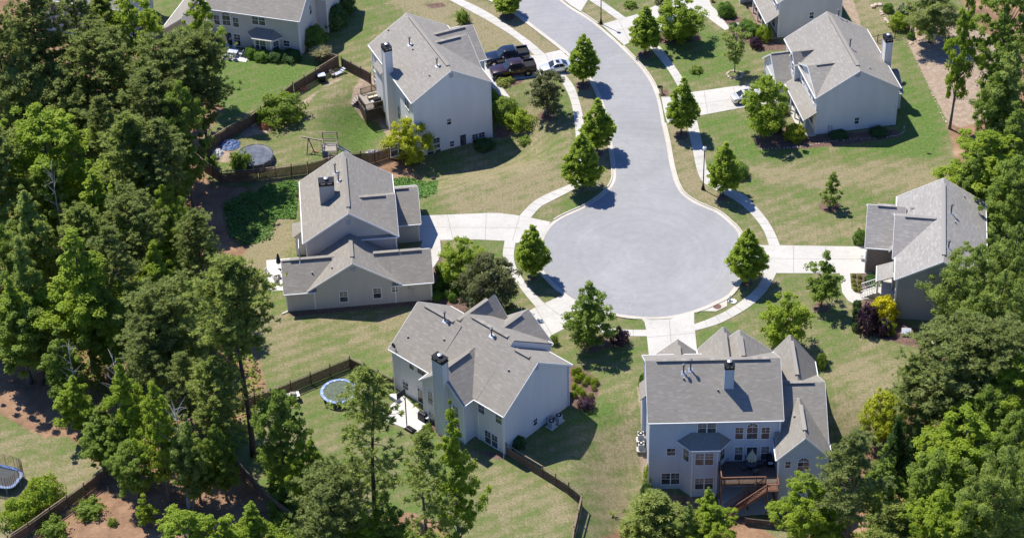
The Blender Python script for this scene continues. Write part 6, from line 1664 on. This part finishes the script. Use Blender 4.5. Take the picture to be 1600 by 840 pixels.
LW = 'trees of the left woodland'; RW = 'trees of the right woodland'
for sp, top, Hh, W, lab in [
    ('pine1', (38, -30), 25, 84, 'tall dark pine at the upper left corner'),
    ('pine3', (112, -28), 24, 76, 'tall pine before the lilac house, trunk showing'),
    ('pine2', (158, -12), 20, 62, 'slighter pine right of the tall pine before the lilac house'),
    ('pine3', (-15, 0), 24, 70, 'dark pine cut by the left frame edge near the top'),
    ('bright2', (203, -18), 21, 104, 'bright leafy tree left of the taupe house wing'),
    ('bright1', (302, -34), 20, 66, 'thin bright tree rising before the taupe house wall'),
    ('oak1', (18, 24), 17, 84, 'rounded olive oak under the upper left pines, nearest the corner'),
    ('oak2', (78, 56), 16, 84, 'rounded olive oak between the corner oak and the leaning pine'),
    ('oak1', (35, 84), 17, 104, 'big olive oak at the left edge, crown in layered domes'),
    ('oak2', (92, 96), 16, 88, 'olive oak right of the big layered oak'),
    ('oak2', (122, 142), 13, 74, 'small olive oak below the leaning pine'),
    ('oak1', (-8, 128), 15, 80, 'olive oak cut by the left frame edge'),
    ('pine4', (152, 52), 20, 104, 'flat-crowned pine with a dark leaning bare trunk'),
    ('bright3', (208, 96), 12, 54, 'small bright understory tree behind the great pine'),
    ('bright3', (192, 128), 9, 44, 'low bright tree in the gap beside the great pine'),
    ('pine4', (258, 60), 21, 108, 'left of the two great dark pines by the garden fence'),
    ('pine4', (302, 60), 20, 88, 'right of the two great dark pines, its limbs over the green lawn'),
    ('bright2', (62, 166), 20, 142, 'big yellow-green tree glowing in the left woodland'),
    ('pine2', (196, 176), 21, 92, 'grey-green pine right of the big yellow-green tree'),
    ('pine1', (236, 188), 20, 82, 'dark pine beside the fence corner'),
    ('mid1', (262, 190), 15, 62, 'deep green leafy tree at the pool fence corner'),
    ('pine3', (160, 150), 18, 70, 'pine tucked behind the grey-green pine'),
    ('bright3', (140, 268), 15, 78, 'bright narrow tree below the grey-green pine'),
    ('bright3', (172, 282), 14, 66, 'second bright narrow tree, right of its twin'),
    ('pale1', (36, 294), 18, 86, 'pale speckled tree at the left edge, middle height'),
    ('pine2', (122, 318), 17, 74, 'bluish pine between the pale speckled tree and the grey pine'),
    ('pine4', (208, 304), 18, 88, 'round grey pine above the shaded clearing'),
    ('bright2', (248, 288), 14, 68, 'bright tree overhanging the shaded clearing'),
    ('mid1', (262, 320), 12, 62, 'deep green tree along the edge of the shaded clearing'),
    ('bright1', (108, 360), 21, 124, 'conical bright tree in the middle of the left woodland'),
    ('pale1', (18, 360), 19, 76, 'pale tree cut by the left edge below the speckled one'),
    ('bright3', (14, 426), 16, 66, 'lime tree low at the left frame edge'),
    ('pine2', (46, 484), 11, 84, 'soft green pine at the left edge above the clay bank'),
    ('pine3', (172, 356), 19, 78, 'dark pine right of the conical bright tree'),
    ('bright1', (236, 380), 15, 76, 'bright airy tree before the round grey pine'),
    ('mid2', (280, 380), 11, 52, 'deep green tree below the shaded clearing'),
    ('pine4', (252, 446), 19, 116, 'wide pine in the woodland centre, left of the leaning tall pine'),
    ('pinetall', (360, 412), 27, 118, 'tallest pine, light crown over a long bare trunk'),
    ('pine1', (226, 500), 17, 92, 'dark pine in shade under the wide woodland pine'),
    ('mid1', (150, 452), 14, 84, 'shaded green tree under the conical bright tree'),
    ('bright3', (180, 556), 17, 62, 'lime green tree standing by the clay slope, left half of a pair'),
    ('bright1', (236, 600), 17, 74, 'lime green tree standing by the clay slope, right half of a pair'),
    ('pale1', (282, 652), 14, 62, 'pale young tree with dead white limbs before it'),
    ('mid1', (20, 462), 13, 100, 'dark leafy tree over the clay bank at the left'),
    ('bright3', (110, 586), 9, 62, 'green bushy tree on the clay bank point'),
    ('mid2', (146, 640), 9, 70, 'small dark tree at the end of the plank fence'),
    ('pineyoung', (158, 636), 8, 50, 'little pine beside the end of the plank fence'),
    ('bright2', (290, 800), 13, 120, 'bright low tree at the bottom edge, under the ravine'),
    ('bright3', (392, 784), 12, 70, 'bright tree at the bottom edge beside the ravine fence'),
    ('bright1', (346, 812), 11, 70, 'bright tree at the bottom edge between its two neighbours'),
    ('pine4', (516, 745), 15, 112, 'round grey-green pine at the bottom, left of the open pines'),
    ('mid1', (432, 606), 16, 84, 'deep green tree beside the trampoline fence'),
    ('bright3', (488, 684), 12, 48, 'small lime tree in front of the round bottom pine'),
    ('bright3', (522, 730), 10, 62, 'yellow-green tree touching the round bottom pine'),
    ('pineopen', (566, 580), 25, 116, 'tall open pine spreading over the blue ringed trampoline'),
    ('pineopen', (656, 684), 23, 92, 'thin open pine on the lawn below the patio'),
    ('bright3', (706, 626), 24, 66, 'tall narrow lime tree before the pale house chimney'),
    ('mid2', (596, 770), 12, 74, 'dark leafy tree between the two open pines'),
    ('pine2', (330, 566), 17, 84, 'pine in front of the tallest trunk'),
    ('mid2', (336, 642), 13, 54, 'green tree on the ravine edge before the tallest trunk'),
    ('pine3', (284, 556), 15, 70, 'dark pine left of the tallest trunk'),
    ('sapling', (331, 382), 5, 34, 'lone bright sapling in the shaded clearing'),
    ('mid2', (88, 510), 12, 70, 'shaded tree between the soft green pine and the lime pair'),
    ('mid1', (200, 690), 9, 74, 'dark shaded tree under the lime pair'),
    ('mid1', (60, 250), 15, 80, 'shaded tree under the big yellow-green tree'),
    ('mid2', (300, 440), 12, 70, 'shaded tree at the clearing edge beside the tallest pine'),
    ('mid2', (196, 432), 13, 66, 'shaded tree right of the conical bright tree'),
    ('pine2', (-24, 196), 20, 90, 'pine at the left frame edge beside the big yellow-green tree'),
    ('pale1', (-26, 262), 17, 80, 'pale tree half cut by the left edge above the speckled one'),
    ('mid1', (-30, 330), 17, 84, 'shaded leafy tree cut by the left frame edge, middle height'),
    ('bright1', (-34, 410), 14, 80, 'bright tree cut by the left frame edge beside the lime one'),
    ('pine1', (300, 330), 16, 66, 'dark pine at the near rim of the shaded clearing'),
    ('mid2', (232, 236), 15, 70, 'shaded leafy tree between the grey-green pine and the pool fence'),
    ('bright1', (560, 800), 11, 76, 'bright leafy tree at the bottom edge right of the round pine'),
    ('mid1', (276, 132), 19, 74, 'hidden deep green tree added for shade under the left great pine'),  # unseen tree, added to deepen the shade over the clearing
    ('pine1', (232, 104), 20, 86, 'hidden dark pine added for shade behind the left great pine'),  # added out of sight to cast more shade towards the clearing
    ('bright2', (468, 690), 11, 66, 'bright rounded tree between the deep green tree and the bottom pine'),
    ('mid2', (176, 640), 10, 66, 'green tree filling the gap under the lime pair'),
    ('mid1', (300, 690), 9, 70, 'low green tree on the ravine side of the pale young tree'),
    ('sapling', (222, 770), 5, 36, 'small green sapling on the clay slope under the lime pair'),
    ('snag1', (78, 252), 17, 40, 'grey dead tree below the big yellow-green tree'),
    ('snag2', (172, 548), 17, 46, 'white dead tree rising through the lime pair'),
    ('snag1', (271, 630), 15, 56, 'white dead tree with broken limbs before the pale young tree'),
    ('snag2', (104, 530), 12, 36, 'leaning grey dead tree behind the clay bank')]:
    plant(sp, None, top, Hh, W, lab, LW)
for sp, top, Hh, W, lab in [
    ('bright3', (1512, -34), 23, 46, 'tall slender tree with a bare trunk on the strawed slope'),
    ('mid1', (1582, -30), 22, 92, 'leafy tree in the upper right corner'),
    ('mid2', (1578, 40), 18, 58, 'green tree below the upper right corner, beside the slender trunk'),
    ('pale1', (1590, 64), 20, 86, 'pale leafy tree on the right edge above the bright thicket'),
    ('mid1', (1566, 116), 16, 62, 'green tree with white dead limbs beside it on the right edge'),
    ('bright2', (1548, 204), 13, 112, 'bright rounded thicket tree behind the slate house roof'),
    ('mid1', (1592, 240), 15, 84, 'deep green tree on the right edge behind the slate house'),
    ('mid2', (1530, 232), 12, 64, 'green tree touching the slate house roof ridge'),
    ('oak2', (1462, -20), 9, 86, 'dark spreading tree at the top above the strawed slope'),
    ('willowy', (1590, 345), 16, 104, 'drooping pale green tree beside the slate house back'),
    ('willowy', (1524, 384), 14, 122, 'drooping pale green tree covering the slate house gable'),
    ('willowy', (1570, 424), 14, 108, 'drooping pale green tree lower on the right edge'),
    ('pine4', (1496, 528), 17, 140, 'broad dark pine below the slate house'),
    ('pine4', (1562, 512), 17, 110, 'dark pine at the right edge below the drooping trees'),
    ('bright2', (1592, 552), 15, 104, 'bright leafy tree at the right edge under the dark pine'),
    ('cedar', (1406, 636), 10, 50, 'dark conical cedar right of the golden bush tree'),
    ('cedar', (1434, 656), 9, 46, 'second dark cedar, lower right of the first'),
    ('cedar', (1456, 676), 9, 44, 'third dark cedar, nearest the bright woodland'),
    ('pale1', (1440, 628), 8, 48, 'pale speckled small tree behind the cedars'),
    ('bright2', (1512, 640), 15, 118, 'bright domed tree right of the cedars'),
    ('willowy', (1572, 694), 17, 126, 'large pale domed tree in the lower right corner'),
    ('mid1', (1468, 702), 13, 88, 'green tree below the cedars'),
    ('pine3', (1338, 684), 20, 106, 'open pine with a dark trunk beside the gable wing'),
    ('bright2', (1264, 742), 12, 86, 'bright leafy tree hiding the gable wing foot'),
    ('mid2', (1384, 696), 13, 70, 'green tree between the open pine and the cedars'),
    ('bright1', (1302, 770), 10, 72, 'bright tree under the open pine'),
    ('pineyoung', (1022, 776), 7, 124, 'bushy young pine at the bottom edge, left of the deck'),
    ('bright3', (1106, 762), 9, 52, 'small lime tree before the bay window'),
    ('bright2', (1122, 790), 8, 74, 'lime green bushy tree below the deck stairs'),
    ('pale1', (1078, 786), 8, 52, 'pale tree between the young pine and the lime tree'),
    ('pineyoung', (1398, 790), 7, 112, 'bushy young pine at the bottom right'),
    ('bright2', (1476, 768), 12, 90, 'bright tree at the bottom, left of the corner dome'),
    ('bright1', (1516, 786), 12, 80, 'lime tree at the bottom edge, lower right'),
    ('mid1', (1540, 600), 14, 80, 'shaded green tree behind the bright domed tree'),
    ('pine2', (1444, 560), 13, 72, 'smaller pine left of the broad dark pine'),
    ('mid1', (1596, 640), 15, 80, 'shaded tree behind the corner dome'),
    ('snag2', (1562, 70), 14, 46, 'white dead tree among the right edge trees'),
    ('mid2', (1590, 160), 15, 70, 'shaded green tree at the right edge beside the dead tree')]:
    plant(sp, None, top, Hh, W, lab, RW)

# ------------------------------------------------------------------ shrubs
def gen_shrub(name, mat, r=1.0, hgt=1.1, n=2600, leaf=.13, seed=0, lump=.18, kind='ball'):
    rng = np.random.default_rng(seed)
    d = sph(rng, n); d[:, 2] = np.where(d[:, 2] < -.5, -d[:, 2], d[:, 2])
    rad = r * (1 + lump * np.sin(d[:, 0] * 6 + seed) * np.sin(d[:, 1] * 5 - seed) + lump * .6 * np.sin(d[:, 2] * 8 + d[:, 0] * 7)) * (1 - np.abs(rng.normal(0, .13, n)))
    C = d * rad[:, None]; C[:, 2] = (C[:, 2] + r * .55) * hgt / (1.55 * r)
    N = unit(d + rng.normal(size=(n, 3)) * .5 + [0, 0, .25])
    if kind == 'grass':
        a = rng.uniform(0, 6.28, n); t = rng.uniform(0, 1, n); rr = r * t * rng.uniform(.2, 1, n); C = np.stack([np.cos(a) * rr, np.sin(a) * rr, hgt * (.15 + .8 * np.sqrt(t) * (1 - .35 * t))], -1)
        ax = np.stack([np.cos(a) * (.3 + t), np.sin(a) * (.3 + t), 1.2 - t], -1); N = rng.normal(size=(n, 3)); ax = unit(ax); N -= ax * np.sum(N * ax, 1, keepdims=True)
        return quads_mesh(name, C, unit(N), leaf * 4 * rng.uniform(.6, 1.3, n), .5 + .2 * rng.normal(size=n), mat, rng, .10, axis=ax)
    return quads_mesh(name, C, N, leaf * rng.uniform(.7, 1.3, n), .5 + .2 * rng.normal(size=n), mat, rng, .75)
SH = {'box': gen_shrub('shrub_box', 'leaf_box', seed=1), 'dark': gen_shrub('shrub_dark', 'leaf_dark', seed=2), 'purple': gen_shrub('shrub_purple', 'leaf_purple', seed=3, lump=.22), 'gold': gen_shrub('shrub_gold', 'leaf_gold', seed=4, lump=.15),
      'yellow': gen_shrub('shrub_yellow', 'leaf_yellow', seed=5, lump=.22), 'light': gen_shrub('shrub_light', 'leaf_bright', seed=6, lump=.28), 'mid': gen_shrub('shrub_mid', 'leaf_mid', seed=7, lump=.30), 'greyblue': gen_shrub('shrub_greyblue', 'leaf_greyblue', seed=8, lump=.25),
      'chart': gen_shrub('shrub_chart', 'leaf_chartreuse', n=900, leaf=.2, seed=9), 'straw': gen_shrub('pampas', 'leaf_straw', 1, 1.3, 1800, .2, 10, kind='grass'), 'loose': gen_shrub('shrub_loose', 'leaf_mid', n=1500, leaf=.2, seed=11, lump=.45)}
def stems_mesh():
    m = MB(); rnd = random.Random(5)
    for k in range(9): a = k * .7; m.tube([(0, 0, -.1), (math.cos(a) * .3, math.sin(a) * .3, .4), (math.cos(a) * .6, math.sin(a) * .6, .75)], [.05, .035, .015], 5)
    me = bpy.data.meshes.new('stems'); me.from_pydata(m.v, [], m.f); me.materials.append(MATS['bark_grey']); me.update(); return me
STEMS = stems_mesh()
def shrub(kind, px, py, Wpx, Hm, label, group=None, depth=1.0, ang=None):
    """px, py: ground centre; Wpx: width in photo pixels"""
    p = gp(px, py); sc_ = F / ((p - CAM) @ FW); r_ = Wpx / sc_ / 2
    e = empty('ornamental_grass' if kind == 'straw' else 'shrub', p, trng.uniform(0, 6) if depth == 1 else (ang or 0), label, 'grass clump' if kind == 'straw' else 'shrub', group)
    e.scale = (r_, r_ * depth, Hm / (1.3 if kind == 'straw' else 1.1))
    f = bpy.data.objects.new('foliage', SH[kind]); COL.objects.link(f); f.parent = e
    if kind not in ('straw', 'chart'): s_ = bpy.data.objects.new('stems', STEMS); COL.objects.link(s_); s_.parent = e
    return e
for a in [
    ('mid', 441, 184, 68, 3.2, 'large rounded shrub inside the garden fence near the brick heap'),
    ('loose', 378, 262, 34, 2.0, 'loose shrub in front of the pool by the fence corner'), ('loose', 330, 262, 22, 1.6, 'straggling shrub outside the pool fence corner'),
    ('loose', 412, 192, 20, 1.8, 'shaded shrub by the fence above the blue tarp'),
    ('box', 492, 71, 41, 2.9, 'big clipped round shrub at the taupe house corner'), ('dark', 522, 40, 44, 3.2, 'dark hedge shrub along the taupe house end wall'), ('dark', 540, 18, 34, 2.6, 'dark feathery shrub beyond the taupe house end wall'),
    ('box', 393, 88, 22, 1.4, 'small clipped round shrub at the taupe house patio edge'), ('box', 410, 92, 28, 1.2, 'clipped hedge shrub under the taupe house bay, left end'), ('dark', 432, 92, 30, 1.3, 'dark clipped shrub under the taupe house bay, middle'), ('dark', 455, 92, 34, 1.2, 'dark clipped shrub under the taupe house wall, right end'),
    ('straw', 503, 97, 32, 2.6, 'pale plumed grass clump by the fence angle'),
    ('dark', 779, 176, 24, 1.6, 'dark shrub against the white house corner'), ('mid', 788, 182, 44, 2.6, 'long clipped shrub beside the white house, upper'), ('light', 811, 197, 44, 2.1, 'long clipped shrub beside the white house, lower'), ('mid', 770, 158, 20, 1.5, 'green shrub by the white house front corner'),
    ('loose', 820, 222, 22, .6, 'low spreading shrub below the clipped pair'), ('dark', 757, 230, 34, 1.0, 'dark low hedge under the white house double window'), ('chart', 786, 132, 22, .8, 'pale flowering clump by the maroon pickup'), ('chart', 797, 128, 14, .7, 'pale flowering clump right of the larger one by the maroon pickup'),
    ('loose', 723, 34, 22, 1.6, 'bright shrub behind the white house roof corner'),
    ('mid', 1020, 60, 24, 1.4, 'shrub under the open tree at the top driveway'), ('yellow', 1052, 58, 24, 1.6, 'yellowish shrub under the open tree at the top driveway'), ('box', 1070, 60, 26, 1.6, 'green shrub under the open tree at the top driveway, right'),
    ('loose', 985, 10, 20, .7, 'dry clump on the lawn at the top'), ('loose', 1088, 112, 20, .6, 'low twiggy stump clump on the lawn below the top driveway'),
    ('box', 1133, 24, 26, 2.0, 'tall clipped shrub beside the beige porch'), ('box', 1140, 26, 20, 1.2, 'lower clipped shrub in front of the tall one by the beige porch'),
    ('dark', 1146, 46, 16, 1.0, 'dark shrub at the end of the curving path'), ('box', 1166, 48, 26, 1.6, 'clipped shrub before the beige porch, left'), ('box', 1177, 54, 26, 1.6, 'clipped shrub before the beige porch, middle'), ('light', 1194, 62, 24, 2.1, 'light round shrub at the beige porch corner'),
    ('purple', 1181, 74, 20, 1.6, 'purple shrub before the beige porch'), ('purple', 1162, 58, 12, 1.0, 'small purple shrub among the green ones by the beige porch'), ('dark', 1233, 50, 16, 1.5, 'dark round shrub against the beige house wall'), ('loose', 1204, 118, 20, 1.2, 'loose shrub at the white porch house garage corner'),
    ('yellow', 1242, 216, 36, 2.0, 'yellow-green shrub at the white porch house corner'), ('mid', 1224, 176, 20, 1.4, 'green shrub by the white porch posts'), ('dark', 1216, 205, 14, .8, 'small dark shrub in the bed under the bushy tree'),
    ('dark', 1310, 212, 30, .5, 'low dark groundcover shrub under the white porch house gable'), ('dark', 1372, 208, 30, .6, 'low dark shrub clump at the right end under the white porch house gable'),
    ('box', 1155, 275, 30, 1.8, 'round clipped shrub behind the lamp tree'), ('box', 1343, 379, 22, 1.9, 'round clipped shrub at the brick garage corner'),
    ('purple', 1354, 515, 36, 3.4, 'large dark purple shrub by the slate house'), ('purple', 1382, 520, 26, 2.0, 'lower purple shrub joined to the large one'), ('gold', 1379, 500, 46, 3.2, 'vivid yellow shrub by the slate house steps'), ('light', 1386, 520, 22, 1.9, 'green shrub in front of the vivid yellow one'),
    ('dark', 1339, 480, 15, 1.0, 'round dark shrub by the slate house walk, uppermost of four'), ('dark', 1338, 492, 15, 1.0, 'round dark shrub by the slate house walk, second of four'), ('dark', 1338, 503, 14, 1.0, 'round dark shrub by the slate house walk, third of four'), ('dark', 1337, 516, 14, 1.1, 'round dark shrub by the slate house walk, lowest of four'),
    ('dark', 1362, 444, 26, 1.2, 'dark shrub mass before the slate house porch, upper'), ('box', 1370, 452, 24, 1.0, 'green shrub mass before the slate house porch, lower'),
    ('purple', 968, 536, 28, 2.1, 'dark purple shrub beside the large open tree'),
    ('box', 1005, 608, 15, 2.3, 'tall clipped shrub left of the blue-grey house'), ('light', 1016, 752, 24, 2.4, 'bright leafy shrub at the blue-grey house lower corner'), ('dark', 1011, 775, 22, 1.8, 'grey-green clipped shrub below the bright leafy one'),
    ('mid', 1283, 572, 18, 1.8, 'green shrub on the right of the blue-grey house front wing'), ('mid', 866, 537, 14, 1.2, 'small shrub at the pale house garage corner'),
    ('purple', 916, 636, 26, 1.2, 'dark shrub at the end of the pale house side bed'), ('dark', 810, 697, 24, 1.4, 'dark shrub at the pale house corner by the fence'),
    ('mid', 668, 674, 18, .9, 'small bright shrub by the pale house chimney foot'),
    ('light', 70, 786, 60, 3.2, 'bright shrub beside the fence in the lower left, upper'), ('light', 34, 812, 60, 2.6, 'bright shrub beside the fence in the lower left, lower'), ('loose', 140, 800, 44, 1.2, 'low green clump on the clay slope'), ('loose', 84, 832, 44, 1.4, 'green clump at the fence foot on the clay slope'), ('loose', 176, 818, 16, .6, 'tiny green tuft on the clay slope'),
    ('greyblue', 1409, 32, 20, 2.4, 'grey-blue shrub at the top beds'), ('light', 1404, 44, 30, 2.2, 'light green round shrub at the top beds'), ('box', 1387, 18, 18, 1.2, 'small shrub in the stone edged top bed'), ('box', 1423, 60, 13, 1.0, 'small round shrub in the stone looped bed'), ('loose', 1442, 44, 24, 1.0, 'feathery shrub behind the stone looped bed'), ('yellow', 1436, 54, 7, .5, 'tiny yellow plant in the stone looped bed'),
    ('loose', 1484, 68, 13, 1.0, 'little dark shrub alone on the strawed slope'), ('light', 1500, 275, 24, 1.4, 'pale shrub behind the slate house ridge')]:
    shrub(*a)
BX = 'clipped shrubs in the grey house bed'
for px, py, w_ in [(688, 424, 17), (695, 430, 14), (702, 437, 14), (706, 436, 13), (708, 449, 13), (709, 458, 12), (697, 446, 14), (683, 466, 19), (697, 464, 12), (707, 469, 15), (690, 440, 12), (718, 460, 10), (685, 452, 16)]:
    shrub('box', px, py, w_, 1.0, 'small clipped shrub in the bed between grey house wall and bronze tree', BX)
BX = 'clipped shrubs in the pale house side bed'
for px, py, w_ in [(897, 584, 12), (904, 582, 13), (911, 590, 12), (918, 596, 15), (929, 599, 16), (902, 594, 15), (898, 607, 12), (906, 612, 13), (898, 619, 12), (911, 617, 12)]:
    shrub('light', px, py, w_ * .82, .75, 'light green clipped shrub in the mulch bed beside the pale house gable', BX)
for px, py in [(913, 601), (928, 608), (924, 620)]: shrub('chart', px, py, 9, .6, 'small yellow clump in the pale house side bed', 'yellow clumps in the pale house side bed')
for px, py in [(1334, 432), (1343, 434), (1333, 440), (1343, 442), (1335, 446), (1343, 449), (1336, 453), (1344, 455)]: shrub('chart', px, py, 7, .45, 'yellow-green tuft in the small bed before the brick garage', 'tufts in the brick garage bed')

def ivy(name, polys, n, seed, mat, hgt=.35, leaf=.26, label=None):
    rng = np.random.default_rng(seed); pts = []
    for poly in polys:
        W_ = np.array([gp(a, b)[:2] for a, b in poly]); lo = W_.min(0); hi = W_.max(0); q = rng.uniform(lo, hi, (n * 3, 2)); d = sdist(q[:, 0], q[:, 1], [tuple(p) for p in W_]); q = q[d > rng.uniform(-.5, .3, len(q))][:n]; pts.append(q)
    q = np.concatenate(pts); z = terrain(q[:, 0], q[:, 1]) + hgt * rng.uniform(.05, 1, len(q)) * (.55 + .45 * np.sin(q[:, 0] * 1.7) * np.cos(q[:, 1] * 1.3))
    C = np.stack([q[:, 0], q[:, 1], z], -1); N = unit(rng.normal(size=(len(q), 3)) * .5 + [0, 0, 1.0])
    me = quads_mesh(name, C, N, leaf * rng.uniform(.6, 1.4, len(q)), .5 + .22 * rng.normal(size=len(q)), mat, rng, .8)
    o = bpy.data.objects.new(name, me); COL.objects.link(o); tag(o, label, None, None, 'stuff')
ivy('ground_ivy_and_shade', [[(420, 290), (462, 284), (464, 320), (462, 342), (430, 340), (404, 300)], [(608, 282), (640, 278), (664, 286), (684, 284), (676, 302), (652, 310), (616, 300)], [(350, 322), (380, 304), (406, 298), (432, 340), (420, 372), (384, 384), (360, 366)]], 5200, 1, 'leaf_ivy')  # last patch of leaves stands in for mottled shade on the slope
ivy('undergrowth', [[(-20, 130), (240, 200), (290, 300), (300, 420), (380, 520), (420, 640), (360, 720), (250, 720), (190, 640), (60, 560), (-60, 560)], [(1545, 250), (1640, 250), (1640, 860), (1440, 860), (1400, 740), (1460, 690), (1440, 620), (1540, 560)], [(420, 700), (600, 830), (720, 850), (720, 900), (430, 900)]], 30000, 2, 'leaf_mid', 1.5, .36)
